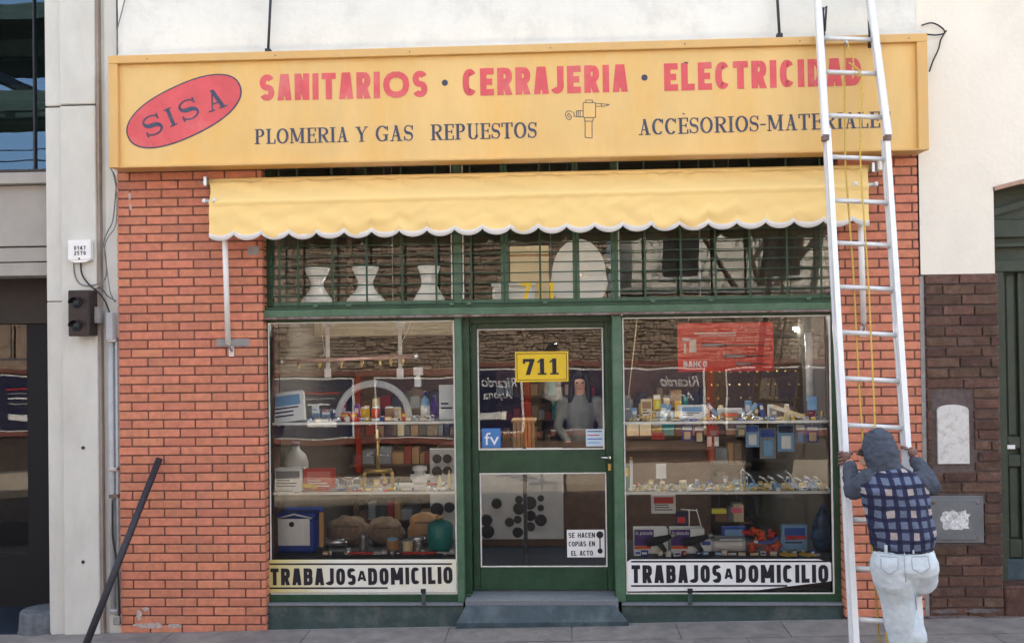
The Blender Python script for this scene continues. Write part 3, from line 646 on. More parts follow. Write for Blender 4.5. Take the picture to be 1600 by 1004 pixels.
# =================================================================== GREEN SHOP FRONT
FY = .11
SF = thing('storefront', 'green painted steel shop front with two display windows and barred transom', 'shop front', (0, FY, 0))
gx = lambda px, Y=FY: XX(px, Y, 700)
XL, XR = LX1 - .004, RX0 + .004
zb_t, zb_b = ZZ(478, .05), ZZ(493, .05)
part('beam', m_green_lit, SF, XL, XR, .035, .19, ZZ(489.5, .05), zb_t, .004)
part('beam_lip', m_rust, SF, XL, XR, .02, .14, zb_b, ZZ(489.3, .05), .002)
part('upper_flange', m_green, SF, XL, XR, .06, .15, zb_t + .001, zb_t + .022, .002)
zsill = ZZ(938, FY); zgb = ZZ(926.5, FY)
P = dict(l0=gx(415), l1=gx(722), l2=gx(734), r0=gx(958.5), r1=gx(974), r2=gx(1301), r3=XR)
glz = ZZ(500, FY)
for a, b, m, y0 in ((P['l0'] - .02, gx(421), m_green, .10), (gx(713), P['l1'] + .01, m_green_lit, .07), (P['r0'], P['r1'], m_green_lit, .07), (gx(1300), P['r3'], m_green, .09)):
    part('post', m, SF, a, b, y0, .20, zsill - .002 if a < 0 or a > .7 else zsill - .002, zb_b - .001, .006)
part('door_reveal', m_green, SF, P['l1'] + .0105, P['l2'], .16, .32, .12, zb_b - .001)
part('door_head', m_green, SF, P['l2'] + .001, P['r0'] - .001, .20, .32, ZZ(503, .2), zb_b - .001)
for a, b in ((P['l0'], gx(733)), (P['r0'], P['r3'])):
    part('sill_rail', m_green, SF, a, b, .085, .21, zsill, zgb, .004)
for a, b in ((P['l0'], P['l1'] + .003), (gx(967), P['r3'])):
    part('sill_ledge', m_granite, SF, a, b, .03, .24, ZZ(946, .03), zsill - .001, .004)
    part('plinth', m_stone_plinth, SF, a, b, .05, .3, -.06, ZZ(946, .03) - .001, .006)
# glazing strips and panes of the two display windows
GL = []
for (xa, xb, t, side) in ((gx(421.5), gx(712.5), R(1.15), 'L'), (gx(975), gx(1299.5), R(.84), 'R')):
    s_ = .009; y0, y1 = .094, .104
    for a in ((xa, xa + s_, zgb, glz + .01), (xb - s_ * 1.3, xb, zgb, glz + .01), (xa + s_, xb - s_ * 1.3, zgb, zgb + s_), (xa + s_, xb - s_ * 1.3, glz - s_ + .01, glz + .01)):
        part('glazing_strip', m_whitestrip, SF, a[0], a[1], y0, y1, a[2], a[3])
    part('window_head', m_green, SF, xa, xb, .105, .2, glz + .01, zb_b - .001)
    pane('display_pane', SF, xa, xb, zgb, glz + .01, .14, t)
# transom
tz0, tz1 = zb_t + .023, ZT - .041
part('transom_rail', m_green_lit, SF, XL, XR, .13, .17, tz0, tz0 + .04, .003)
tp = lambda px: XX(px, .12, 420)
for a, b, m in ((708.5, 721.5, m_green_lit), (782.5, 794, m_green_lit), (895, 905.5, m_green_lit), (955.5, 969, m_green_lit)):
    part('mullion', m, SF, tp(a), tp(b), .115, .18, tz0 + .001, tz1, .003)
for px in (706, 724, 967):
    part('edge_strip', m_whitestrip, SF, tp(px - .8), tp(px + .8), .108, .118, tz0 + .045, tz1 - .05)
part('transom_stile', m_green, SF, XL, tp(426), .115, .18, tz0 + .001, tz1, .003); part('transom_stile', m_green, SF, tp(1298), XR, .115, .18, tz0 + .001, tz1, .003)
zt2 = tz0 + .041
for a, b, t in ((tp(426), tp(708.5), .9), (tp(721.5), tp(782.5), .4), (tp(794), tp(895), .7), (tp(905.5), tp(955.5), 1.0), (tp(969), tp(1298), .8)):
    pane('transom_pane', SF, a, b, zt2, tz1, .15, R(t))
GR = thing('window_grille', 'dark green burglar bars across the transom window above the beam', 'window grille', (0, .05, tz0))
gp = lambda px: XX(px, .05, 420)
for px in (437, 466, 520, 573, 628, 681.5, 736, 788, 844, 900, 962, 1008, 1064, 1118, 1172, 1230, 1283):
    part('upright_bar', m_green, GR, gp(px) - .008, gp(px) + .008, .045, .053, tz0 + .0, tz1, .001)
k = 0
while True:
    z = ZZ(471.5, .05) + k * .0787
    if z > tz1: break
    mb = MB(); n_ = 28
    mb.tube([(XL + (XR - XL) * i / n_, .058, z + .004 * NZ.noise((i * .35, k, 2))) for i in range(n_ + 1)], .005, 6)
    mb.build('cross_bar', m_green, GR); k += 1
for px in (494, 545, 706, 733, 852, 1020, 1110, 1263):
    q = XX(px, .05, 470); part('fixing_lug', m_green_lit, GR, q - .018, q + .018, .03, .055, tz0 - .004, tz0 + .016, .002)
# hanger clips on the sill
for px, lb in ((662, 'small grey steel latch bracket on the sill below the left window'), (1078, 'small grey steel latch bracket on the sill below the right window')):
    t_ = thing('latch_bracket', lb, 'bracket', (XX(px, .02, 930), .03, zsill), 'latch brackets on the window sills')
    x_ = XX(px, .02, 930); MB().box(x_ - .016, x_ + .016, .012, .03, ZZ(944, .02), ZZ(921, .02), .003).build('strap', m_stone_plinth, t_)
    MB().box(x_ - .02, x_ + .02, -.002, .012, ZZ(925, .02), ZZ(918, .02), .003).build('keeper', m_black, t_)
# =================================================================== DOOR
DY = .245
dx = lambda px, py=700: XX(px, DY, py)
DR = thing('shop_door', 'green shop door with two glass panes, numbered 711 sticker and lever handle', 'door', (dx(738), DY, .13))
xa, xb = dx(737.5), dx(957.5); zt_, zb_ = ZZ(503, DY), ZZ(921, DY)
ua, ub, uz1, uz0 = dx(748), dx(944.5), ZZ(512.5, DY), ZZ(702, DY)
la, lb_, lz1, lz0 = dx(749), dx(946.5), ZZ(738, DY), ZZ(885, DY)
for nm, a in (('door_stile', (xa, ua, zb_, zt_)), ('door_stile', (lb_, xb, zb_, zt_)), ('door_rail', (ua + .0002, lb_ - .0002, uz1, zt_)), ('door_rail', (ua + .0002, lb_ - .0002, lz1, uz0)), ('door_rail', (ua + .0002, lb_ - .0002, zb_, lz0))):
    part(nm, m_green, DR, a[0], a[1], DY, DY + .045, a[2], a[3], .004)
part('closing_edge', m_green, DR, xb - .03, xb + .002, DY - .012, DY - .001, zb_, zt_, .004)
for (a, b, c, d) in ((ua, ub, uz0, uz1), (la, lb_, lz0, lz1)):
    s_ = .009
    for q in ((a, b, d - s_, d), (a, b, c, c + s_), (a, a + s_, c + s_, d - s_), (b - s_, b, c + s_, d - s_)):
        part('glazing_bead', m_whitestrip, DR, q[0] - .001, q[1] + .001, DY - .006, DY + .004, q[2], q[3], .001)
    pane('door_pane', DR, a, b, c, d, DY + .02, R(.84), R(.25))
hx, hz = dx(952), ZZ(714, DY)
hd = MB().lathe((hx, DY - .012, hz), [(.017, 0), (.019, .003), (.012, .01), (.009, .04)], 14, 'Y').build('handle', m_chrome, DR)
MB().tube([(hx, DY - .05, hz), (hx - .02, DY - .055, hz), (hx - .07, DY - .05, hz + .002)], [.008, .008, .006], 8).build('lever', m_chrome, hd)
MB().box(hx - .012, hx + .014, DY - .02, DY - .011, ZZ(735, DY), ZZ(724, DY), .002).build('lock_cylinder', m_brass, DR)
# 711 number sticker
def sticker(name, rectpx, Y, m, label_part, parent):
    a = PX(*rectpx, Y); return MB().box(a[0], a[1], Y, Y + .0015, a[2], a[3]).build(name, m, parent), a
Y7 = DY + .006
s7, a7 = sticker('number_sticker', (805, 549, 888, 596), Y7, m_sticker, None, DR)
for q in ((a7[0] + .012, a7[1] - .012, a7[3] - .018, a7[3] - .013), (a7[0] + .012, a7[1] - .012, a7[2] + .013, a7[2] + .018), (a7[0] + .012, a7[0] + .017, a7[2] + .013, a7[3] - .013), (a7[1] - .017, a7[1] - .012, a7[2] + .013, a7[3] - .013)):
    MB().box(q[0], q[1], Y7 - .001, Y7 - .0002, q[2], q[3]).build('border_line', m_ink, s7)
textpx('711', (818, 585.5), (874, 584.5), 25, Y7 - .002, 'digits', m_ink, s7, 'serif', .26, .16, {'7': .72, '1': .62})
Yb = DY + .006
s_, a = sticker('brand_sticker', (753, 668.5, 782.5, 699), Yb, m_blue, None, DR)
MB().box(a[0] + .004, a[1] - .004, Yb - .0008, Yb - .0003, a[2] + .004, a[3] - .004).build('field', colmat('mid_blue_print', 70, 125, 185), s_)
bfont('fv', a[0] + .02, a[1] - .015, a[2] + .022, Yb - .0015, 'logo', m_paper, s_, 0, h=.10)
s_, a = sticker('card_sticker', (915.5, 670, 943, 697), Yb, colmat('pale_blue_card', 190, 210, 225), None, DR)
for i in range(4):
    MB().box(a[0] + .012, a[1] - .012 - .02 * (i % 2), Yb - .001, Yb - .0003, a[3] - .022 - i * .03, a[3] - .014 - i * .03).build('text_line', (m_navy, m_red, m_blue, m_lblue)[i], s_)
a = PX(886, 827, 944.5, 870, Yb); s_ = MB().box(a[0], a[1], Yb, Yb + .0015, a[2], a[3]).build('key_sign', m_paper, DR)
for wd, y, x0_, x1_ in (('SE HACEN', 839.5, 888.5, 929.5), ('COPIAS EN', 853, 888.5, 929.5), ('EL ACTO', 867.5, 892.5, 926.5)):
    textpx(wd, (x0_, y), (x1_, y - .4), 7.8, Yb - .0015, 'lettering', m_ink, s_, 'sans', .17, .12, n=2.2)
kx, kz = XX(937.5, Yb, 850), ZZ(835, Yb)
MB().lathe((kx, Yb - .0005, kz), [(.028, 0), (.028, .001)], 16, 'Y').lathe((kx, Yb - .0005, kz - .13), [(.021, 0), (.021, .001)], 14, 'Y').box(kx - .005, kx + .005, Yb - .0019, Yb - .001, kz - .12, kz).build('key_drawing', m_ink, s_)
# yellow 711 on the transom pane
NB = thing('number_decal', 'yellow 711 numerals on the transom glass above the door', 'house number', W(840, 460, .14))
textpx('711', (814, 469.5), (866, 468.5), 28, .135, 'digits', m_sticker, NB, 'sans', .2, .35, {'7': .6, '1': .3})
# threshold and step
TH = thing('door_step', 'grey granite threshold and blue-grey step in front of the green door', 'step', (0, .1, 0))
MB().box(P['l1'] + .02, P['r0'] + .015, .0, .5, -.05, ZZ(922.5, DY) - .004, .004).build('threshold', m_granite, TH)
a0, a1 = W(727, 946.5, -.02), W(962, 946, -.02); b0, b1 = W(713, 973, -.06), W(982, 971, -.06)
mb = MB(); zt3 = (a0.z + a1.z) / 2
mb.add([(b0.x, -.05, b0.z - .1), (b1.x, -.05, b1.z - .1), (b1.x, .049, b1.z - .1), (b0.x, .049, b0.z - .1), (a0.x, -.02, zt3), (a1.x, -.02, zt3), (a1.x, .049, zt3), (a0.x, .049, zt3), (b0.x, -.06, b0.z + .002), (b1.x, -.06, b1.z + .002)],
       [(0, 3, 2, 1), (4, 5, 6, 7), (0, 1, 9, 8), (8, 9, 5, 4), (1, 2, 6, 5, 9), (3, 0, 8, 4, 7), (2, 3, 7, 6)])
mb.build('step_block', m_step, TH)
# TRABAJOS A DOMICILIO boards in the two windows
for (r_, t1, t2, t3, yb, cp, l1, l2, lb) in (
    ((420.5, 873.5, 713, 925), (423, 556), (558.5, 572.5), (575.5, 707.5), (913.5, 911), 26.5, (421, 706, 880.5), (421, 606, 918), 'cream TRABAJOS A DOMICILIO board with a yellowed left end in the left window'),
    ((980, 873, 1299, 923), (987, 1127), (1132, 1145), (1150, 1294.5), (910, 909.5), 27.5, (986, 1293, 876.5), (986, 1230, 914.5), 'white TRABAJOS A DOMICILIO board with a torn lower right corner in the right window')):
    Yt = .088; a = PX(*r_, Yt)
    tb = thing('notice_board', lb, 'notice', ((a[0] + a[1]) / 2, Yt, a[2]), 'TRABAJOS A DOMICILIO boards')
    if r_[0] < 900: MB().box(a[0], a[1], Yt, Yt + .004, a[2], a[3]).build('board', m_aged, tb)
    else: MB().prism([(a[0], a[2]), (a[0] + 1.02, a[2] + .01), (a[1] - .02, a[2] + .075), (a[1], a[2] + .08), (a[1], a[3] - .03), (a[1] - .1, a[3]), (a[0] + .03, a[3]), (a[0], a[3] - .02)], Yt, Yt + .004).build('board', m_paper, tb)
    nn = 3.2
    textpx('TRABAJOS', (t1[0], yb[0]), (t1[1], yb[0] - .3), cp, Yt - .001, 'lettering', m_ink, tb, 'sans', .225, .15, dict(T=.55, R=.6, A=.62, B=.6, J=.5, O=.6, S=.56), n=nn)
    textpx('A', (t2[0], yb[0] - 6.5), (t2[1], yb[0] - 6.5), 16, Yt - .001, 'lettering', m_ink, tb, 'sans', .24, .1, n=nn)
    textpx('DOMICILIO', (t3[0], yb[0] - .4), (t3[1], yb[1]), cp, Yt - .001, 'lettering', m_ink, tb, 'sans', .225, .15, dict(D=.6, O=.6, M=.8, C=.58, L=.48), n=nn)
    for l_ in (l1, l2):
        p, q = W(l_[0], l_[2], Yt), W(l_[1], l_[2] - .3, Yt)
        MB().bar(p + Vector((0, -.0015, 0)), q + Vector((0, -.0015, 0)), .0015, .013).build('rule', m_ink, tb)
# =================================================================== LEFT NEIGHBOUR
NL = thing('neighbour_building', 'pale grey rendered building with a tall pilaster left of the shop', 'building', (-5.5, .3, 0))
q0, q1, q2, q3, q4 = XX(73), XX(100), XX(155), XX(166), XX(183)
q0b = XX(76, 0, 700)
zj1, zj2 = ZZ(165, 0, 120), ZZ(471, 0, 85)
for a, b, y0 in ((q0, q1, .02), (q1, q2, -.02), (q2, q3, .05), (q3, q4 + .012, .03)):
    if y0 in (.02, -.02):
        part('pilaster_block', m_pilaster, NL, a, b, y0, .6, zj1 + .007, H + .4, .006)
        if y0 == .02:
            part('pilaster_block', m_pilaster, NL, a, b, y0, .6, zj2 + .003, zj1 - .007, .006); part('pilaster_block', m_pilaster, NL, a, b, y0, .6, -.12, zj2 - .003, .006)
        else: part('pilaster_block', m_pilaster, NL, a, b, y0, .6, -.12, zj1 - .007, .006)
    else: part('pilaster_return', m_pilaster, NL, a, b, y0, .6, -.12, H + .4)
part('joint_core', m_mortar_grey, NL, q0 + .01, q2 - .01, .05, .5, -.1, H)
part('groove_strip', mat('groove_brown', (.36, .30, .26), .9, var=.3, scale=3, space='World'), NL, q2 + .001, q2 + .022, .0, .05, -.1, H)  # brown strip running down the groove beside the pilaster
part('pipe_gap', m_darkiron, NL, q4 + .012, UX0 + .004, .03, .3, ZZ(85, 0, 183), H)
for zz in (699, 877):
    c = W(130, zz, -.02); MB().lathe(c, [(.014, 0), (.014, .006), (.008, .01)], 10, 'Y').build('bolt', m_darkiron, NL)
WY = .25; wx0, wx1 = -8.6, q0 + .02
zw = lambda py: ZZ(py, WY, 30)
part('spandrel_band', m_graypaint, NL, wx0, wx1, .22, .6, zw(385), zw(291), .003)
part('spandrel_ledge', m_graypaint, NL, wx0, wx1, .14, .6, zw(290), zw(273), .004)
part('spandrel_panel', m_graypaint, NL, wx0, wx1, .235, .6, zw(409), zw(387), .003)
part('lower_band', m_graypaint, NL, wx0, wx1, .225, .6, zw(431), zw(411), .003)
part('upper_window_sill', m_bark, NL, wx0, wx1, .18, .3, zw(272), zw(267), .002)
pane('upper_pane', NL, wx0, XX(54, .3, 100), zw(267), zw(-60), .30, 0).data.materials[0] = m_glass_skyblue
part('window_mullion', m_black, NL, XX(53, .3, 100), XX(55.5, .3, 100), .28, .33, zw(267), zw(-60))
pane('upper_side_pane', NL, XX(55.5, .3, 100), wx1 - .01, zw(267), zw(-60), .30, 0).data.materials[0] = m_glass_skyblue
for i, z in enumerate((5.3, 5.0, 4.7, 4.45)):
    part('ceiling_beam', m_greenbeam, NL, wx0, wx1 - .02, 1.0 + i * .5, 1.12 + i * .5, z, z + .16)
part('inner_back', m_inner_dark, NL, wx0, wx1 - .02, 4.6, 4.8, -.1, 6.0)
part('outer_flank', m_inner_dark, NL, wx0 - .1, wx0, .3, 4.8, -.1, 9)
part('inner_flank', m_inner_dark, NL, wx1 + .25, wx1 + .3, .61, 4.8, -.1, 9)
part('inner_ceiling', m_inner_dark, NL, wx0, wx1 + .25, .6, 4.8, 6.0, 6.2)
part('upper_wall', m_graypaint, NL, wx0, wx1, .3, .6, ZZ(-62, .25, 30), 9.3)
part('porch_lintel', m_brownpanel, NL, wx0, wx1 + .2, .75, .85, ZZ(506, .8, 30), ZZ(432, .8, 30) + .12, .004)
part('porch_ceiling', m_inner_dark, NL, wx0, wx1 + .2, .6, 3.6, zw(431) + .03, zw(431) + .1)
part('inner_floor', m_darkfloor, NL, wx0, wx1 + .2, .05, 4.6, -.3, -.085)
lx = XX(47, .8, 700)
m_pb = flat('porch_black', (.004, .004, .006), rough=.7)
part('lower_jamb', m_pb, NL, lx, wx1 + .2, .76, .95, -.085, ZZ(507, .8, 30))
pane('lower_pane', NL, wx0, lx, ZZ(868, .8, 30), ZZ(507, .8, 30), .80, R(.9))
part('lower_pane_base', m_pb, NL, wx0, lx, .78, .9, -.085, ZZ(868, .8, 30))
part('window_bar', m_black, NL, wx0, lx, .785, .795, ZZ(561, .8, 30) - .008, ZZ(561, .8, 30) + .008)
part('window_bar', m_black, NL, XX(18, .8, 540), XX(20, .8, 540), .78, .79, ZZ(561, .8, 30) + .009, ZZ(508, .8, 30))
# round stone base
cb = W(55, 965, .12)
rb = thing('column_base', 'round grey stone drum base at the foot of the left pilaster', 'stone base', (cb.x, .12, -.1))
MB().lathe((cb.x + .05, .14, -.12), [(.19, 0), (.185, .03), (.175, .06), (.168, .19), (.155, .205), (.05, .21)], 26).build('drum', mat('dark_worn_stone', (.12, .135, .15), .9, var=.35, scale=20, bump=.3, bscale=40), rb)
part('apron_slab', m_step, rb, wx0, q0 - .002, -.16, .04, -.3, -.098, .012)
# meter box
a = PX(107, 375, 143, 410, -.06)
mt = thing('meter_box', 'small white meter box with numbers on the pale pilaster', 'meter box', ((a[0] + a[1]) / 2, -.02, a[2]))
part('case', m_plastic_white, mt, a[0], a[1], -.075, -.021, a[2] + .02, a[3], .006)
MB().prism([(a[0] + .004, a[2] + .021), (a[0] + .05, a[2]), (a[1] - .05, a[2]), (a[1] - .004, a[2] + .021)], -.07, -.03).build('case_foot', m_plastic_white, mt)
for wd, y in (('0147', 390.5), ('2570', 398.5)):
    textpx(wd, (115.5, y), (134, y - .4), 6.2, -.0765, 'digits', m_ink, mt, 'sans', .2, .2, {'0': .5, '1': .4, '4': .5, '7': .5, '2': .5, '5': .5})
MB().lathe(((a[0] + a[1]) / 2, -.072, a[2] + .03), [(.008, 0), (.008, .004)], 8, 'Y').build('screw', m_black, mt)
# twin hooded lamp box
a = PX(106, 453, 141, 525, -.17)
lb = thing('signal_box', 'dark brown box with two hooded round lenses on the pilaster', 'signal box', ((a[0] + a[1]) / 2, -.02, a[2]))
part('housing', m_bark, lb, a[0], a[1] - .01, -.17, -.022, a[2], a[3], .008)
lens_m = mat('smoked_lens', (.02, .035, .05), .12, var=.2)
for zc in (472, 508):
    c = W(120, zc, -.17)
    MB().lathe(c + Vector((0, 0, 0)), [(.042, 0), (.044, .008), (.036, .012)], 20, 'Y').build('lens_ring', m_black, lb)
    MB().ball(c + Vector((0, -.006, 0)), .036, 14, (1, .6, 1)).build('lens', lens_m, lb)
    vs = []; n_ = 12
    for i in range(n_ + 1):
        t = math.pi * (-.05 + 1.1 * i / n_); vs += [c + Vector((.046 * math.cos(t), .0, .046 * math.sin(t))), c + Vector((.044 * math.cos(t), -.055, .042 * math.sin(t) + .0)), c + Vector((.040 * math.cos(t), -.055, .038 * math.sin(t))), c + Vector((.042 * math.cos(t), 0, .042 * math.sin(t)))]
    fs = []
    for i in range(n_):
        for j in range(4): fs.append((4 * i + j, 4 * i + 4 + j, 4 * i + 4 + (j + 1) % 4, 4 * i + (j + 1) % 4))
    MB().add(vs, fs).build('hood', m_bark, lb)
part('side_hinge', m_cement, lb, a[1] - .01, a[1] + .03, -.09, -.022, a[2] + .10, a[2] + .23, .005)
MB().tube([W(140, 505, -.1), W(147, 508, -.08), W(147, 512, -.03)], .014, 8).build('cable_gland', m_black, lb)
# cables and conduits
def cable(lb_, pts, Y, r, m=m_darkiron, name='cable', grp='cables clipped to the pilaster'):
    P3 = [W(a, b, Y) for a, b in pts]; out = []
    for i in range(len(P3) - 1):
        p0 = P3[max(i - 1, 0)]; p1 = P3[i]; p2 = P3[i + 1]; p3 = P3[min(i + 2, len(P3) - 1)]
        for k_ in range(5):
            t = k_ / 5; out.append(.5 * ((2 * p1) + (p2 - p0) * t + (2 * p0 - 5 * p1 + 4 * p2 - p3) * t * t + (3 * p1 - p0 - 3 * p2 + p3) * t ** 3))
    out.append(P3[-1]); o = MB().tube(out, r, 6).build(name, m); return tag(o, lb_, 'cable', grp)
cable('black cable looping from the white meter box down to the grey conduit', [(126, 411), (128, 428), (138, 443), (155, 458), (165, 472), (171, 488)], -.035, .0065, m_black)
cable('thin grey cable looping from the meter box and back up to the sign', [(115, 411), (117, 430), (125, 443), (140, 446), (158, 441), (166, 430), (165, 400), (162, 380), (168, 362), (176, 345), (180, 310), (181, 280), (172, 262)], -.03, .005, m_gasbox)
cable('thin wire dropping from the sign corner along the brick edge', [(176, 268), (182, 300), (181, 350), (168, 372), (163, 390), (167, 420), (172, 455), (180, 472)], -.045, .004, m_gasbox)
cable('thin black wire crossing from the lamp box to the brick pier', [(146, 452), (158, 450), (168, 462), (181, 470)], -.03, .004, m_darkiron)
cable('two strand wire rising beside the plaster above the sign', [(184, 84), (183, 50), (190, 20), (197, -8)], -.03, .0045, m_gasbox, grp='loose wires above the sign')
cable('frayed black wires hanging right of the sign corner', [(1440, 40), (1455, 36), (1468, 41), (1476, 50), (1470, 62), (1466, 78), (1458, 95), (1452, 112)], -.03, .006, m_black, grp='loose wires above the sign')
cable('short black wire running along the sign top corner to a frayed end', [(1448, 54), (1462, 55), (1474, 53), (1479, 48)], -.035, .006, m_black, grp='loose wires above the sign')
cd = thing('conduit', 'grey vertical conduit with a thicker sleeve between pilaster and brick pier', 'conduit', W(172, 970, -.03))
for (ax, ay, bx, by, r) in ((173, 530, 176.5, 958, .021), (181.5, 530, 184.5, 965, .009)):
    MB().tube([W(ax, ay, -.0), W(bx, by, -.0)], r, 12).build('pipe', m_pvc, cd)
a = PX(167.5, 488, 178, 531, -.03); part('sleeve', m_pvc, cd, a[0], a[1], -.06, .0, a[2], a[3], .004)
for y in (531, 733, 775, 955): c = W(174.5 + (y - 531) * .008, y, -.03); part('clip', m_steel if y != 775 else m_rust, cd, c.x - .035, c.x + .03, -.03, .02, c.z - .014, c.z + .014, .003)
part('foot_clamp', m_cement, cd, c.x + .0, c.x + .05, -.05, .02, c.z - .10, c.z - .03, .006)
cable('loose black cable sagging beside the conduit foot', [(176, 780), (176, 830), (178, 850), (184, 890), (187, 975)], -.03, .008, m_black, grp=None)
# leaning bar
tp_, bt_ = W(249, 716, -.045), W(121, 1034, -.82)
bt_.z = GZ(bt_.x) + .02
o = MB().tube([tp_, bt_], .026, 14).build('leaning_pole', m_darkiron); tag(o, 'thick dark iron pole leaning from the pavement against the left brick pier', 'pole')
# =================================================================== RIGHT NEIGHBOUR
NR = thing('neighbour_house', 'cream plastered house front above dark brown bricks on the right', 'building', (3.4, .2, 0))
ry0 = XX(1446, 0, 300); ox = XX(1553, 0, 350); oxb = XX(1564, 0, 700)
zpl = ZZ(428, 0, 1500); zar = ZZ(292, 0, 1555)
bumpy_wall(XX(1436, 0, 300), ox, zpl, zar + .02, -.002, 'plaster_wall', m_cream_plaster, NR, .004, 20, 20, 7)
bumpy_wall(XX(1436, 0, 300), 9.2, zar + .02, H - .3, -.002, 'upper_plaster_wall', m_cream_plaster, NR, .006, 60, 40, 8)
part('wall_core', m_cement, NR, ry0 - .02, oxb, .012, .45, -.1, zpl + .001)
part('wall_core', m_cement, NR, ry0 - .02, ox, .012, .45, zpl + .002, zar + .3)
part('upper_core', m_cement, NR, ry0 - .02, 9.2, .012, .45, zar + .32, H - .3)
# arched soffit over the neighbour's doorway
pts = [(ox, zar + .02)]
AR = []
for i in range(13):
    t = i / 12; X = ox + t * 1.5; AR.append((X, ZZ(292, 0, 1555) + .10 * math.sin(math.pi * min(1, t * 1.0)) * 1.2))
MB().prism([(AR[0][0], AR[0][1])] + AR[1:] + [(AR[-1][0], zar + .33), (ox, zar + .33)], 0.0, .3).build('arch_head', m_cream_plaster, NR)
mb = MB()
for i in range(12):
    (a0_, b0_), (a1_, b1_) = AR[i], AR[i + 1]
    mb.add([(a0_, -.02, b0_), (a1_, -.02, b1_), (a1_, .3, b1_), (a0_, .3, b0_), (a0_, -.02, b0_ - .03), (a1_, -.02, b1_ - .03), (a1_, .3, b1_ - .03), (a0_, .3, b0_ - .03)], [(0, 1, 2, 3), (4, 7, 6, 5), (0, 4, 5, 1), (2, 6, 7, 3)])
mb.build('arch_trim', mat('pinkish_trim', (.42, .27, .20), .8), NR)
part('reveal_jamb', m_cement, NR, ox + 1.5, 9.2, 0.01, .45, -.1, zar + .33)
part('pier_edge', m_cement, NR, XX(1439.5, 0, 600), XX(1446.5, 0, 600), .002, .05, GZ(2.9) - .02, zpl - .01, .002)
# brown bricks
bw = thing('brown_brick_wall', 'dark brown worn brick dado below the cream plaster on the right', 'brick wall', (3.1, .1, .05))
z = zpl - .04; row = 0; q = random.Random(9); bx0 = XX(1447, 0, 600)
pl = PX(1457, 616, 1521, 736, 0); gb = PX(1446, 774, 1536, 847, 0)
part('mortar', m_mortar_grey, bw, bx0, oxb - .006, .0065, .012, -.05, zpl)
while z > .04:
    x = bx0; x1r = oxb
    nxt = bx0 + (.14 if row % 2 else .26) + q.uniform(-.03, .03)
    zrow = z
    while x < x1r - .02:
        r_ = min(nxt, x1r)
        if x1r - r_ < .06: r_ = x1r
        segs = [(x, r_)]
        for ho in ((pl[0], pl[1], pl[2], pl[3]), (gb[0], gb[1], gb[2], gb[3])):
            if ho[2] - .03 < zrow < ho[3] + .03:
                ns = []
                for s0, s1 in segs:
                    if s1 <= ho[0] or s0 >= ho[1]: ns.append((s0, s1))
                    else:
                        if ho[0] - s0 > .03: ns.append((s0, ho[0] - .004))
                        if s1 - ho[1] > .03: ns.append((ho[1] + .004, s1))
                segs = ns
        for s0, s1 in segs:
            o = put_brick(round(s0 + .005, 3), round(s1 - .005, 3), zrow + q.uniform(-.002, .002), .066, .05 if row > 3 else .05, -.012 + q.uniform(-.005, .004), m_dark_brick, bw, 'd')
            o.rotation_euler = (0, q.uniform(-.012, .012), q.uniform(-.01, .01))
        x = r_; nxt = x + .25 + q.uniform(-.02, .03)
    z -= .0795; row += 1
# plastered patches at the foot
pm_ = MB(); 
for k_, (a, b, c, d) in enumerate(((1456, 952, 1500, 958), (1508, 951, 1562, 957), (1448, 961, 1530, 966), (1530, 962, 1600, 968))):
    pts = []
    for i in range(26):
        t = 2 * math.pi * i / 26; rr_ = 1 + .55 * NZ.noise((i * 1.7, k_ * 3.1, 0)); v = W((a + c) / 2 + (c - a) / 2 * math.cos(t) * rr_, (b + d) / 2 + (d - b) / 2 * math.sin(t) * rr_, -.02); pts.append((v.x, v.z))
    pm_.prism(pts, -.021 - .002 * k_, .02)
tag(pm_.build('plaster_rubble', mat('broken_plaster', (.19, .165, .165), .95, var=.5, scale=22, bump=.4, bscale=40, col2=(.10, .075, .07), space='World'), NR), kind='stuff')
# plaque cover
pq = thing('arched_cover', 'weathered white arch-topped plate in a recess of the brown bricks', 'wall plate', ((pl[0] + pl[1]) / 2, 0, pl[2]))
part('recess_back', m_dark_brick, pq, pl[0], pl[1], .0125, .02, pl[2], pl[3])
a = PX(1465, 632, 1514, 724, -.01); n_ = 10; pts = [(a[0], a[2]), (a[1], a[2])] + [((a[0] + a[1]) / 2 + (a[1] - a[0]) / 2 * math.cos(math.pi * i / n_), a[3] - .045 + .045 * math.sin(math.pi * i / n_) ** .8) for i in range(n_ + 1)]
MB().prism(pts, -.014, .0124).build('plate', m_plaque, pq)
# gas cover
gc = thing('gas_cupboard', 'grey metal cupboard door with a torn white label in brown bricks', 'wall cupboard', ((gb[0] + gb[1]) / 2, 0, gb[2]))
part('frame', m_gasbox, gc, gb[0], gb[1], -.016, .013, gb[2], gb[3], .004)
part('leaf', m_gasbox, gc, gb[0] + .03, gb[1] - .03, -.026, -.0165, gb[2] + .025, gb[3] - .025, .003)
pts = []
a = PX(1470, 797, 1516, 828, -.03)
for i in range(26):
    t = 2 * math.pi * i / 26; rr_ = .92 + .38 * NZ.noise((i * .9, 4, 1)); cx_ = (a[0] + a[1]) / 2; cz_ = (a[2] + a[3]) / 2
    pts.append((cx_ + (a[1] - a[0]) / 2 * max(-1, min(1, 1.25 * math.cos(t))) * rr_, cz_ + (a[3] - a[2]) / 2 * max(-1, min(1, 1.25 * math.sin(t))) * rr_))
MB().prism(pts, -.0275, -.0262).build('torn_label', mat('torn_paper', (.72, .72, .72), .8, var=.4, scale=60, dirt=(.15, .16, .17), dirtamt=.9, dscale=25), gc)
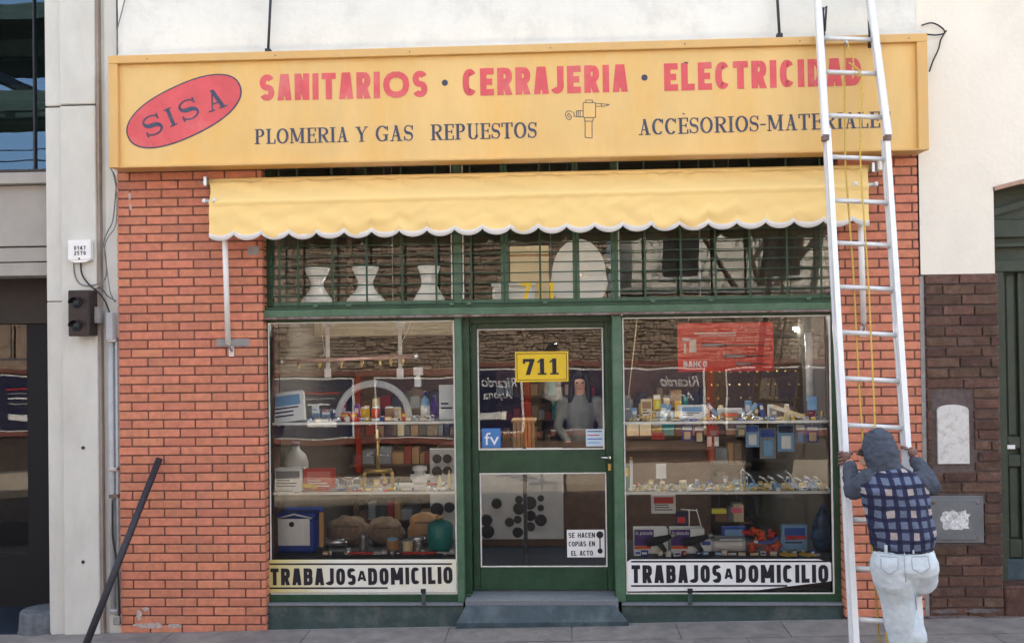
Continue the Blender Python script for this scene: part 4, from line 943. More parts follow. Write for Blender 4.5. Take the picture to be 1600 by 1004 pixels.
for sx_, sz_ in ((gb[0] + .05, gb[3] - .05), (gb[1] - .05, gb[3] - .05), (gb[1] - .05, gb[2] + .05)):
    MB().lathe((sx_, -.026, sz_), [(.012, 0), (.012, .004), (.006, .006)], 10, 'Y').build('screw', m_rust, gc)
# green panelled door on the far right
dr = thing('panelled_door', 'tall dark green panelled wooden door at the right edge', 'door', (4.0, .22, .3)); YD = .2
d0, d1 = oxb - .02, oxb + 1.45
zq = lambda py: ZZ(py, YD, 1585)
part('jamb', m_green_door, dr, d0 - .0, XX(1563, YD, 600) + .01, YD - .05, YD + .06, .2, zq(420))
part('panel_board', m_green_door, dr, d0, d1, YD + .03, YD + .06, .2, zq(283) + .1)
part('transom_bar', m_green_door, dr, ox, d1, YD - .06, YD + .029, zq(425), zq(407), .006)
part('transom_bar', m_green_door, dr, ox, d1, YD - .03, YD + .029, zq(386), zq(380), .003)
part('door_head', m_green_door, dr, ox, d1, YD - .02, YD + .029, zq(371), zq(343), .006)
mb = MB().bar(Vector((ox, YD - .02, zq(336))), Vector((ox + 1.5, YD - .02, zq(336) + .42)), .03, .05); mb.build('raked_trim', m_green_door, dr)
for a, b, c, d in ((XX(1564, YD, 600), XX(1572, YD, 600), .25, zq(426)), (XX(1592, YD, 600), XX(1599, YD, 600), .25, zq(426))):
    part('stile', m_green_door, dr, a, b, YD - .01, YD + .029, c, d, .004)
for a, b in ((zq(700), zq(682)), (zq(728), zq(710)), (zq(870), zq(842))):
    part('lock_rail', m_green_door, dr, XX(1572, YD, 600) + .002, XX(1592, YD, 600) - .002, YD - .008, YD + .029, a, b, .004)
for a, b in ((zq(682) + .01, zq(427) - .01), (zq(842) + .01, zq(728) - .01)):
    part('raised_panel', m_green_door, dr, XX(1575, YD, 600), XX(1589, YD, 600), YD + .01, YD + .029, a, b, .01)
q = W(1579, 697, YD - .01); part('paper_scrap', m_paper, dr, q.x - .03, q.x + .035, YD - .0095, YD - .0085, q.z - .02, q.z + .012)
part('kick_board', m_step, dr, d0, d1, YD - .03, YD + .02, zq(905), zq(872), .005)
part('door_sill', m_dark_brick, dr, oxb + .004, d1, -.01, .5, -.1, ZZ(915, .0, 1590), .012)
# =================================================================== LADDER
LF = lambda z: -.30 - .335 * (4.45 - z)
def LPt(px, py, off=0.0): return WPL(px, py, lambda z: LF(z) + off)
def ext(p, q, zq_):  # extend p->q to height zq_
    t = (zq_ - p.z) / (q.z - p.z); return p + (q - p) * t
LD = thing('extension_ladder', 'tall aluminium extension ladder leaning on the yellow sign', 'ladder', (2.2, -1.75, .06), None)
nL = Vector((0, -1, .335)).normalized()
RL = []
for (a, b, top) in (((1292.5, 205), (1326, 820), None), ((1384, 215), (1425, 820), None)):
    p, q = LPt(*a), LPt(*b); base = ext(p, q, .055); RL.append((p, base))
    MB().bar(p, base, .034, .075, nL).build('rail', m_alu_paint, LD)
    MB().bar(p + nL * -.03, base + nL * -.03, .052, .012, nL).build('rail_flange', m_alu, LD)
    MB().box(base.x - .035, base.x + .035, base.y - .05, base.y + .05, .042, .075, .008).build('foot', m_black, LD)
FLY = []
for (a, b) in (((1276.5, 0), (1289, 214)), ((1358.5, 0), (1386, 214))):
    p, q = LPt(*a, -.03), LPt(*b, -.03); t_ = ext(p, q, 6.1); FLY.append((t_, q))
    MB().bar(t_, q, .032, .075, nL).build('fly_rail', m_alu_paint, LD)
    MB().bar(t_ + nL * .03, q + nL * .03, .05, .010, nL).build('fly_flange', m_alu, LD)
    MB().box(q.x - .02, q.x + .022, q.y - .03, q.y + .03, q.z - .03, q.z + .01, .004).build('end_cap', m_rust, LD)
def rung(y, fly):
    rails = FLY if fly else RL; P_ = []
    zt_ = None
    for (a, b) in rails:
        xm = 1335 + (y - 300) * .06; z_ = LPt(xm, y, -.03 if fly else 0).z; P_.append(a + (b - a) * ((z_ - a.z) / (b.z - a.z)))
    MB().tube([P_[0] + Vector((.01, 0, .012)), P_[1] + Vector((-.01, 0, -.012))], .0165, 10).build('rung', m_alu, LD)
for y in (-70, -5, 114, 182): rung(y, True)
for y in (61, ): rung(y, True)
for y in (247, 315, 381.5, 450, 521, 593, 666, 741, 814, 890, 970, 1052, 1136): rung(y, False)
for (fx, fy) in ((1285, 15), (1357.5, 13)):
    p, q, r_ = LPt(fx, fy, .02), LPt(fx + 2, fy + 40, .0), LPt(fx + 1, fy + 62, .03)
    mb = MB().tube([p, q, r_], .013, 6).tube([p, p + Vector((.03, 0, .02)), q + Vector((.01, 0, .03))], .008, 6); mb.ball(p, .018, 8).build('rung_lock', m_darkiron, LD)
pu = LPt(1322, 67, -.02)
MB().lathe(pu + Vector((-.008, 0, 0)), [(.012, 0), (.03, .003), (.022, .008), (.03, .013), (.012, .016)], 12, 'X').box(pu.x - .012, pu.x + .012, pu.y - .008, pu.y + .008, pu.z, pu.z + .045).build('pulley', m_steel, LD)
RP_ = thing('ladder_rope', 'yellow rope running from the pulley down inside the ladder', 'rope', pu)
def rope(pts, off, nm):
    P3 = [LPt(a, b, off) for a, b in pts]; MB().tube(P3, .0062, 6).build(nm, m_rope, RP_)
rope([(1324, 66), (1326, 75), (1333, 92), (1334, 104), (1340, 110), (1346, 120), (1348, 150), (1345, 190), (1344, 245), (1347, 300), (1353, 380), (1358, 460), (1362, 550), (1368, 680), (1374, 800), (1383, 960), (1389, 1040)], -.035, 'rope_fall')
rope([(1320, 68), (1319.5, 120), (1320, 180), (1321, 260), (1327, 340), (1333, 420), (1337, 500), (1342, 600), (1348, 690), (1356, 780), (1366, 900), (1378, 1040)], .035, 'rope_fall')
rope([(1326, 98), (1334, 103), (1345, 112), (1341, 121), (1336, 114)], -.055, 'rope_knot')
# =================================================================== OPPOSITE SIDE OF THE STREET (seen mirrored in the glass)
OY = -11.2
RD = DIST - OY            # metres from the mirror image to the lens
def OXX(px): return (px - 872) / F * RD            # x of a thing whose mirror image shows at px
OW = thing('street_wall', 'rough brown stone boundary wall with red rail across the street', 'wall', (0, OY, 0))
ow = MB(); q = random.Random(21)
part('wall_core', m_rock, OW, -14, 13, OY - .5, OY - .12, -.2, 3.3); part('tall_wall_core', m_rock, OW, -14, 1.0, OY - .5, OY - .12, 3.3, 5.0)
k = 0
z = 1.98
while z < 4.9:
    hh = q.uniform(.05, .11); x = -9.5 + q.uniform(0, .2)
    while x < (9.0 if z < 3.2 else .9):
        ww = q.uniform(.07, .24)
        ow.box(x, x + ww - .008, OY - .2, OY + q.uniform(-.03, .02), z + q.uniform(-.015, .015), z + hh - .004 + q.uniform(-.01, .01), .015); x += ww
    z += hh
o = ow.build('wall_stones', m_rock, OW); o['kind'] = 'stuff'
part('base_wall', mat('dark_base_wall', (.05, .035, .03), .8, space='World', var=.4, scale=5), OW, -14, 13, OY - .13, OY, -.2, 1.96)
part('red_rail', mat('red_rail_paint', (.20, .065, .05), .7, space='World', var=.3), OW, -14, 13, OY, OY + .05, 1.90, 1.99)
part('low_rail', mat('red_rail_paint', (.36, .055, .03)), OW, -14, 13, OY, OY + .05, .52, .62)
part('coping', m_cement, OW, 1.01, 13, OY - .55, OY + .02, 3.3, 3.42)
for i in range(7):
    xr = OXX(1102 - 277 * (i - 1)) if i else OXX(1379)
    # poster panel, read from the shop side
    xl = xr - 3.05
    bbd = thing('street_poster', ('navy poster panel with white lettering on the street wall, reflected in the %s' % ('far right glass', 'right display window', 'green door', 'left display window', 'leftmost glass', 'porch glass', 'far left glass')[i]), 'poster', ((xl + xr) / 2, OY, .7), 'poster panels on the street wall')
    yb = OY + .055
    part('frame', m_whitepaint, bbd, xl, xr, OY + .005, yb - .004, .63, 1.86)
    part('sheet', m_navy, bbd, xl + .04, xr - .045, yb - .003, yb + .004, .66, 1.83)
    sh = m_ink
    yy = yb + .006
    # text must read properly to someone facing -y: x decreases along the line
    if i in (1, 2, 0): bfont('Ricardo', xr - .12, xr - .85, 1.50, yy, 'lettering', m_paper, bbd, .25, h=.20)
    if i in (1, 2, 0): bfont('Arjona', xr - .22, xr - .80, 1.20, yy, 'lettering', m_paper, bbd, .25, h=.22)
    MB().box(xr - .95, xr - .35, yy, yy + .003, .88, 1.02).build('date_strip', m_paper, bbd)
    pts = [(xl + .35, .7), (xl + 1.3, .7), (xl + 1.28, 1.05), (xl + 1.08, 1.22), (xl + .98, 1.28), (xl + 1.02, 1.45), (xl + .95, 1.62), (xl + .78, 1.66), (xl + .64, 1.58), (xl + .62, 1.42), (xl + .68, 1.28), (xl + .5, 1.2), (xl + .36, 1.0)]
    if i != 1: MB().prism(pts, yy, yy + .003).build('figure_print', colmat('grey_print', 105, 98, 92), bbd)
    if i not in (0, 1, 2):
        for k_ in range(4): MB().box(xr - 1.0 + k_ * .03, xr - .3 - (k_ % 3) * .09, yy, yy + .003, 1.55 - k_ * .11, 1.58 - k_ * .11).build('print_line', (m_red, m_grey, m_paper, m_grey)[k_], bbd)
    part('post', m_redwood, bbd, xr + .02, xr + .14, OY, OY + .07, .0, 1.9)
ob = thing('opposite_house', 'pale rendered house behind the street wall with dark windows', 'building', (7.0, -15, 0))
part('wall', m_cream_plaster, ob, 1.8, 11.5, -20, -15.5, -.1, 6.4)
part('roof', m_cement, ob, 1.6, 11.7, -20.2, -15.3, 6.4, 6.6)
for xw in (3.0, 5.4, 7.6, 9.8):
    f_ = part('window', m_whitepaint, ob, xw - .5, xw + .5, -15.5, -15.44, 3.9, 5.6); 
    part('sash', m_black, f_, xw - .42, xw + .42, -15.44, -15.43, 3.98, 5.52)
ob2 = thing('opposite_shed', 'low brown shed with pale fascia behind the street wall', 'building', (-4, -15, 0))
part('wall', mat('ochre_render', (.26, .21, .15), .9, space='World'), ob2, -9, 1.2, -19, -14.5, -.1, 4.2); part('fascia', m_cream_plaster, ob2, -9.1, 1.3, -19.2, -14.4, 4.2, 4.45)
# bare street trees
def bare_tree(x, y, h, seed, lab):
    t = thing('street_tree', lab, 'tree', (x, y, -.1), 'bare trees behind the street wall'); q = random.Random(seed); tr = MB(); br = MB()
    tr.tube([(x, y, -.1), (x + .05, y, h * .2), (x - .04, y + .05, h * .42)], [.17, .14, .11], 10)
    def grow(p, d, l, r, n):
        e = p + d * l; mid = p.lerp(e, .5) + Vector((q.uniform(-1, 1), q.uniform(-1, 1), q.uniform(-.4, .6))) * l * .08
        br.tube([p, mid, e], [r, r * .85, r * .65], 5, False)
        if n == 0: return
        for _ in range(3 if n > 2 else 2):
            d2 = (d + Vector((q.uniform(-1, 1), q.uniform(-1, 1), q.uniform(-.3, .7))) * .75).normalized(); grow(e, d2, l * q.uniform(.62, .82), r * .62, n - 1)
    for a in range(4): grow(Vector((x - .04, y + .05, h * .4)), Vector((math.cos(a * 1.6), math.sin(a * 1.6), 1.3)).normalized(), h * .2, .085, 5)
    tr.build('trunk', m_darkwood, t); br.build('crown', m_darkwood, t)
bare_tree(4.4, -13.2, 7.5, 4, 'bare tree reflected in the right end of the transom'); bare_tree(8.2, -13.4, 7, 12, 'bare tree near the right house')
cn = thing('steel_canopy', 'dark olive steel canopy high over the far left of the street', 'canopy', (-12, -12, 0))
part('deck', m_greenbeam, cn, -19, -8.9, -15, -10.6, 8.7, 9.0)
for i in range(5): part('girder', m_greenbeam, cn, -19, -8.9, -11 - i * .9, -10.85 - i * .9, 6.9 + i * .1, 7.3 + i * .1)
for i in range(6): part('cross_beam', m_darkiron, cn, -18.6 + i * 1.8, -18.45 + i * 1.8, -15, -10.7, 7.5, 7.7)
for x in (-18.6, -15.2): part('column', m_darkiron, cn, x, x + .2, -14.9, -14.7, -.2, 8.7)
# overhead wires of the street
for i, z in enumerate((5.7, 5.9)):
    p = [Vector((-22 + 4 * j, -9.0, z - .25 * math.sin(math.pi * j / 11))) for j in range(12)]
    tag(MB().tube(p, .012, 5).build('street_wire', m_black), ('lower', 'upper')[i] + ' of two overhead wires reflected in the top left pane', 'wire', 'overhead wires')
# =================================================================== SHOP INTERIOR AND DISPLAY GOODS
def shelf(lab, x0, x1, z, y0=.24, y1=.62, m=None):
    t = thing('display_shelf', lab, 'shelf', ((x0 + x1) / 2, (y0 + y1) / 2, z), 'glass shelves in the display windows')
    part('shelf_board', m_clearshelf, t, x0, x1, y0, y1, z - .010, z - .001)
    part('front_edge', m_whitepaint, t, x0, x1, y0 - .012, y0 - .001, z - .020, z)
    for xx in (x0 + .06, (x0 + x1) / 2, x1 - .06): part('bracket', m_steel, t, xx - .006, xx + .006, y0 + .02, y1, z - .03, z - .0105)
m_clearshelf = mat('shelf_glass', (.30, .36, .36), .15, var=.05, bump=0)
SYF = .24
def sz(py, px=560): return W(px, py, SYF - .012).z
shelf('upper glass shelf in the left display window', P['l0'], P['l2'] - .02, sz(659, 560))
shelf('lower glass shelf in the left display window', P['l0'], P['l2'] - .02, sz(768, 560))
shelf('upper glass shelf in the right display window', P['r1'] - .02, P['r2'] + .05, sz(657.5, 1130))
shelf('lower glass shelf in the right display window', P['r1'] - .02, P['r2'] + .05, sz(767.5, 1130))
def ytop(py, px): return W(px, py, .25).z
ZLF = {1: sz(659), 2: sz(768), 3: W(560, 869, .25).z}; ZRT = {1: sz(657.5, 1130), 2: sz(767.5, 1130), 3: W(1130, 870, .25).z}
for lab, a, b, z in (('dark window bed board under the left display', P['l0'], P['l2'] - .02, ZLF[3]), ('dark window bed board under the right display', P['r1'] - .02, P['r2'] + .05, ZRT[3])):
    t = thing('window_bed', lab, 'display base', ((a + b) / 2, .5, z)); part('board', m_dgrey, t, a, b, .21, .9, z - .03, z - .002); part('riser', m_inner_dark, t, a, b, .21, .24, .1, z - .031)
lf = thing('hanging_beam', 'pale beige beam hanging inside high in the left window', 'beam', W(600, 515, .9)); a = PX(490, 503, 722, 524, .9); part('beam_board', mat('beige_board', (.55, .48, .36), .8), lf, a[0], a[1], .9, .95, a[2], a[3] + .02, .004); part('hanger', m_darkwood, lf, a[0] + .3, a[0] + .34, .95, .99, a[3] - .02, 3.95)
fl = thing('loft_board', 'high display board inside the transom carrying white basins', 'shelf', (0, .5, tz0)); part('board', m_whitepaint, fl, XL + .03, XR - .03, .2, .75, tz0 - .03, tz0 + .012)
# generic goods
def gthing(name, lab, cat, px0, py0, px1, py1, Y, grp=None):
    a = PX(px0, py0, px1, py1, Y); return thing(name, lab, cat, ((a[0] + a[1]) / 2, Y, a[2]), grp), a
def carton(lab, px, Y, m, m2=None, dep=.08, grp=None, zbot=None, name='carton', cat='box', lines=3, tilt=0.0, win=None):
    t, a = gthing(name, lab, cat, *px, Y, grp); x0, x1, z0, z1 = a
    if zbot is not None: z0 = zbot; t.location.z = zbot
    part('carton_body', m, t, x0, x1, Y, Y + dep, z0, z1, .004)
    w_, h_ = x1 - x0, z1 - z0
    if m2: part('printed_panel', m2, t, x0 + w_ * .1, x1 - w_ * .1, Y - .0015, Y - .0005, z0 + h_ * (.55 if not win else .12), z1 - h_ * .1)
    part('lid_flap', m, t, x0 + .001, x1 - .001, Y - .001, Y + dep * .5, z1 + .0005, z1 + .003)
    q = random.Random(hash(lab) % 1000 if 0 else len(lab) * 7)
    mk = MB()
    for i in range(lines):
        zz = z0 + h_ * (.45 - i * .13); mk.box(x0 + w_ * .12, x0 + w_ * q.uniform(.5, .88), Y - .0015, Y - .0005, zz, zz + h_ * .05)
    if lines: o = mk.build('printed_lines', m_navy if m in (m_paper, m_cream, m_plastic_white, m_lblue) else m_paper, t); o['kind'] = 'stuff'
    if tilt: t.rotation_euler = (tilt, 0, 0)
    return t
def card(lab, px, Y, m, m2, m3, grp=None, name='blister_pack', cat='packet', rot=0, zbot=None):
    t, a = gthing(name, lab, cat, *px, Y, grp); x0, x1, z0, z1 = a; w_, h_ = x1 - x0, z1 - z0
    if zbot is not None: d = zbot - z0; z0 += d; z1 += d; t.location.z = zbot
    part('card', m, t, x0, x1, Y, Y + .004, z0, z1, .001)
    part('header', m2, t, x0 + w_ * .06, x1 - w_ * .06, Y - .001, Y - .0003, z1 - h_ * .3, z1 - h_ * .05)
    part('bubble', m3, t, x0 + w_ * .2, x1 - w_ * .2, Y - .016, Y - .001, z0 + h_ * .1, z0 + h_ * .6, .006)
    if rot: t.rotation_euler = (0, rot, 0)
    return t
Y1 = .34
# --- left window, upper shelf
t = carton('white tilted tap catalogue box at the left end of the upper left shelf', (424, 612, 476, 659), .30, m_plastic_white, m_lblue, .06, zbot=ZLF[1], lines=3, tilt=R(-14)); t.rotation_euler = (R(-12), R(-7), 0)
for i, (x, m) in enumerate(((487, m_lblue), (503, m_lblue), (520, m_blue), (536, m_lblue))):
    card(('first', 'second', 'third', 'fourth')[i] + ' small pale blue fitting pack from the left on the upper left shelf', (x, 641 + i % 2 * 3, x + 13, 659), Y1, m, m_paper, m_grey, 'small blue fitting packs', zbot=ZLF[1])
for i, (x, m) in enumerate(((534, m_red), (547, m_orange), (627, m_red))):
    carton(('small red pack with yellow print beside the blue fitting packs', 'small orange pack in the middle of the upper left shelf', 'small red pack under the right end of the hose arch')[i], (x, 645, x + 11, 659), .30, m, m_yellow, .04, zbot=ZLF[1], lines=0)
carton('tall white box leaning at the right end of the upper left shelf', (686, 602, 712, 659), .36, m_plastic_white, m_paper, .07, zbot=ZLF[1], lines=2)
t, a = gthing('cleaner_bottle', 'slim white and purple bottle left of the tall white box', 'bottle', 656, 611, 672, 659, .36)
MB().lathe((t.location.x, .37, ZLF[1]), [(.034, 0), (.036, .01), (.036, .14), (.028, .17), (.012, .185), (.012, .20)], 16).build('bottle_body', m_lblue, t)
MB().lathe((t.location.x, .37, ZLF[1] + .2), [(.016, 0), (.016, .03), (.012, .035)], 12).build('cap', m_purple, t)
MB().lathe((t.location.x, .37, ZLF[1] + .04), [(.0368, 0), (.0368, .08)], 16).build('label_band', m_paper, t)
t, a = gthing('cleaner_bottle', 'small squat purple bottle behind the slim bottle', 'bottle', 672, 614, 684, 659, .42)
MB().lathe((t.location.x, .44, ZLF[1]), [(.03, 0), (.032, .01), (.032, .12), (.014, .15), (.014, .19)], 14).build('bottle_body', m_purple, t)
# flexible hose arch
hs = thing('flexible_hose', 'white and silver braided hose bent in an arch on the upper left shelf', 'hose', W(585, 659, .3))
p3 = []
for i in range(25):
    a_ = math.pi * i / 24; p3.append(W(584 - 56 * math.cos(a_) * (1 - .02), 655 - 56 * math.sin(a_) ** .9, .32))
m_braid = mat('braided_steel', (.84, .85, .86), .35, .1, var=.25, scale=160, bump=.3, bscale=300)
MB().tube(p3, .028, 12).build('hose_body', m_braid, hs)
for k_ in (0, -1):
    p = p3[k_]; MB().lathe((p.x, p.y, ZLF[1]), [(.032, 0), (.034, .01), (.034, .03), (.028, .04)], 8).build('hose_nut', m_chrome, hs)
for i, (x, w_, h_, m, lb_) in enumerate(((563, 14, 26, m_yellow, 'small yellow tin under the hose arch'), (580, 13, 24, m_orange, 'small orange tin under the hose arch'), (601, 14, 22, m_tan, 'small tan tin under the right of the hose arch'))):
    t, a = gthing('sealant_tin', lb_, 'tin', x, 659 - h_, x + w_, 659, .38); r_ = (a[1] - a[0]) / 2
    MB().lathe(((a[0] + a[1]) / 2, .40, ZLF[1]), [(r_, 0), (r_, .09), (r_ * .9, .095)], 14).build('tin_body', m, t); MB().lathe(((a[0] + a[1]) / 2, .40, ZLF[1] + .096), [(r_ * .92, 0), (r_ * .92, .012)], 14).build('lid', m_plastic_white, t)
for i, x in enumerate((648, 655, 663, 671)):
    t, a = gthing('pipe_clip', ('first', 'second', 'third', 'fourth')[i] + ' chrome pipe clip from the left beside the bottles', 'pipe clip', x, 648, x + 8, 659, .28, 'pipe clips on the upper left shelf')
    c = Vector((t.location.x, .28, ZLF[1] + .028)); MB().tube([c + Vector((.018 * math.cos(k_ * .7), 0, .018 * math.sin(k_ * .7))) for k_ in range(9)], .004, 6).build('ring', m_chrome, t); part('clip_base', m_steel, t, c.x - .015, c.x + .015, .27, .29, ZLF[1], ZLF[1] + .01, .002)
# pipe rail with hanging brass taps
pr = thing('sample_pipe', 'pinkish pipe rail hanging across the left window with brass taps', 'pipe rail', W(540, 560, .45))
p, q_ = W(440, 565, .45), W(650, 556, .45)
MB().tube([p, q_], .017, 12).build('pipe', m_copper, pr)
for e in (p, q_): MB().lathe(e - Vector((.02, 0, 0)), [(.024, 0), (.028, .01), (.028, .03), (.022, .04)], 8, 'X').build('end_nut', m_chrome, pr)
for f_ in (.13, .285, .445, .60, .735, .815, .90):
    c = p.lerp(q_, f_); tp1 = MB().tube([c + Vector((0, 0, -.015)), c + Vector((0, 0, -.045)), c + Vector((0, -.01, -.07))], [.010, .012, .009], 8); tp1.ball(c + Vector((0, 0, -.035)), .016, 8); tp1.build('brass_tap', m_brass, pr)
for a_, b_ in (((500, 498), (508, 556)), ((645, 498), (620, 552))): MB().tube([W(a_[0], a_[1], .45), W(b_[0], b_[1], .45)], .003, 5).build('hanging_wire', m_whitestrip, pr)
for i, (x, y0, y1) in enumerate(((512, 500, 590), (625, 502, 590), (653, 575, 604))):
    t, a = gthing('paper_streamer', ('long white paper strip hanging behind the left end of the pipe rail', 'long white paper strip hanging behind the right end of the pipe rail', 'short white tag hanging at the right end of the pipe rail')[i], 'paper strip', x - 4, y0, x + 4, y1, .55, 'white strips hanging in the left window')
    part('strip', m_paper, t, a[0] + .005, a[1] - .005, .55, .555, a[2] + .05, a[3]); part('tag_end', m_plastic_white, t, a[0] - .01, a[1] + .005, .545, .56, a[2], a[2] + .08, .006)
    part('tag_head', m_paper, t, a[0] - .015, a[1] + .02, .545, .56, a[3] - .06, a[3] + .01, .004)
# --- between and on lower left shelf
t, a = gthing('water_jug', 'translucent plastic jug standing behind the left end of the lower left shelf', 'jug', 436, 680, 482, 731, .50)
jg = mat('milky_plastic', (.50, .50, .46), .4, var=.1)
MB().lathe((t.location.x, .56, ZLF[2] + .0), [(.09, 0), (.105, .02), (.105, .2), (.085, .26), (.035, .31), (.03, .34)], 18).build('jug_body', jg, t); MB().lathe((t.location.x, .56, ZLF[2] + .34), [(.034, 0), (.034, .03)], 12).build('cap', m_grey, t)
carton('white box with tap drawings at the left of the lower left shelf', (426, 732, 473, 768), .30, m_paper, m_grey, .10, zbot=ZLF[2], lines=3)
carton('red box with white label beside the white tap box', (475, 733, 521, 767), .31, m_red, colmat('faded_red_print', 205, 120, 110), .09, zbot=ZLF[2], lines=3)
t, a = gthing('toy_pump', 'small yellow plastic pump lying before the red box', 'hand pump', 473, 754, 499, 767, .27)
MB().tube([(a[0], .27, ZLF[2] + .05), (a[1] - .02, .27, ZLF[2] + .035)], [.02, .018], 10).build('barrel', m_yellow, t); MB().tube([(a[1] - .03, .27, ZLF[2] + .035), (a[1] - .02, .27, ZLF[2])], .013, 8).build('nozzle', m_orange, t)
t, a = gthing('price_tag', 'small white price tag on the front edge of the lower left shelf', 'price tag', 458, 764, 470, 771.5, .225); part('card', m_paper, t, a[0], a[1], .224, .227, a[2], a[3]); part('print_line', m_red, t, a[0] + .008, a[1] - .008, .223, .2239, a[2] + .012, a[2] + .018)
t, a = gthing('sink_strainer', 'chrome sink strainer with wide rim standing on the lower left shelf', 'sink strainer', 525, 738, 566, 768, .29); c_ = t.location.x
MB().lathe((c_, .32, ZLF[2]), [(.022, 0), (.026, .01), (.026, .07), (.04, .085), (.098, .115), (.102, .122), (.095, .126), (.03, .118)], 24).build('strainer_bowl', m_chrome, t); MB().lathe((c_, .32, ZLF[2] + .02), [(.034, 0), (.034, .02)], 6).build('nut', m_steel, t)
# brass fountain-like mixer
t, a = gthing('brass_mixer', 'tall brass bath mixer with two bent legs on the lower left shelf', 'mixer tap', 567, 672, 616, 768, .30); m_ = m_brass
c0 = W(591, 735, .30)
MB().tube([c0, c0 + Vector((.0, 0, .26))], .016, 10).lathe(c0 + Vector((0, 0, .24)), [(.012, 0), (.026, .01), (.026, .05), (.016, .07), (.02, .09), (.008, .11)], 12).build('riser_pipe', m_, t)
MB().tube([c0 + Vector((-.08, 0, .13)), c0 + Vector((.08, 0, .13))], .007, 8).ball(c0 + Vector((-.085, 0, .13)), .014, 8).ball(c0 + Vector((.085, 0, .13)), .014, 8).build('cross_handle', m_chrome, t)
MB().tube([c0 + Vector((-.11, 0, .0)), c0 + Vector((.11, 0, 0))], .019, 10).build('body_pipe', m_, t)
for s__ in (-1, 1): MB().tube([c0 + Vector((s__ * .10, 0, 0)), c0 + Vector((s__ * .115, 0, -.03)), Vector((c0.x + s__ * .118, .30, ZLF[2]))], [.018, .016, .014], 10).build('bent_leg', m_, t)
MB().tube([c0 + Vector((.04, 0, -.02)), c0 + Vector((.07, -.03, -.09))], .015, 8).build('spout', m_, t)
# white siphon
t, a = gthing('siphon_trap', 'white plastic siphon trap on the lower left shelf', 'siphon', 619, 730, 678, 768, .30); z_ = ZLF[2]; c_ = W(655, 750, .30).x
MB().lathe((c_, .34, z_ + .05), [(.055, 0), (.062, .012), (.062, .03), (.045, .04), (.045, .1), (.06, .105), (.06, .135), (.04, .14)], 20).build('trap_cup', m_plastic_white, t)
MB().tube([(c_ - .17, .33, z_ + .03), (c_ + .05, .33, z_ + .03)], .026, 12).build('outlet_pipe', m_plastic_white, t); MB().tube([(c_ - .075, .34, z_ + .10), (c_ + .085, .34, z_ + .10)], .024, 12).build('inlet_stub', m_plastic_white, t)
part('trap_foot', m_plastic_white, t, c_ - .05, c_ + .08, .29, .38, z_, z_ + .02, .006)
for i, (x, h_) in enumerate(((687, 22), (702, 30))):
    t, a = gthing('sealant_nozzle', ('short', 'tall')[i] + ' cream cone nozzle at the right end of the lower left shelf', 'cone', x - 5, 768 - h_, x + 5, 768, .31, 'cream cones on the lower left shelf')
    hh = a[3] - a[2]; MB().lathe((t.location.x, .31, ZLF[2]), [(.026, 0), (.024, .012), (.006, hh), (.003, hh + .004)], 14).build('cone', m_cream, t); MB().lathe((t.location.x, .31, ZLF[2] + .013), [(.027, 0), (.027, .006)], 14).build('collar', m_plastic_white, t)
for i, x in enumerate((604, 560, 545)):
    t, a = gthing('rubber_washer', ('flat red washer by the brass mixer', 'flat red washer by the sink strainer foot', 'flat brown washer left of the strainer foot')[i], 'washer', x - 8, 764, x + 8, 768, .27, 'washers on the lower left shelf')
    MB().lathe((t.location.x, .27, ZLF[2]), [(.03, 0), (.034, .004), (.03, .010), (.014, .010), (.012, .003)], 16).build('ring', (m_red, m_red, m_tan)[i], t)
# --- left window floor
t, a = gthing('cool_box', 'blue cool box with a white paper sheet at the bottom left', 'cool box', 431, 801, 493, 866, .38); z0_ = ZLF[3]
part('box_body', m_cool, t, a[0], a[1], .38, .66, z0_, a[3] - .05, .02); part('lid', m_cool, t, a[0] - .006, a[1] + .006, .37, .67, a[3] - .048, a[3], .014)
s_ = part('paper_sheet', m_paper, t, a[0] - .004, a[1] - .045, .368, .3695, z0_ + .065, a[3] - .045)
MB().lathe(((a[0] + a[1]) / 2 - .03, .367, a[3] - .09), [(.022, 0), (.022, .0008), (.014, .001)], 16, 'Y').build('stamp', m_ink, s_)
MB().tube([(a[0] + .02, .36, a[3] - .04), ((a[0] + a[1]) / 2, .33, a[3] - .0), (a[1] - .02, .36, a[3] - .04)], .007, 6).build('handle', m_plastic_white, t)
t, a = gthing('hammer', 'upright light wooden hammer handle right of the cool box', 'handle', 499, 800, 506, 858, .42)
MB().bar((t.location.x, .42, z0_ + .02), (t.location.x, .43, a[3]), .035, .025, (0, 1, 0)).build('shaft', m_wood, t); part('hammer_head', m_darkiron, t, t.location.x - .05, t.location.x + .05, .40, .46, z0_, z0_ + .045, .008)
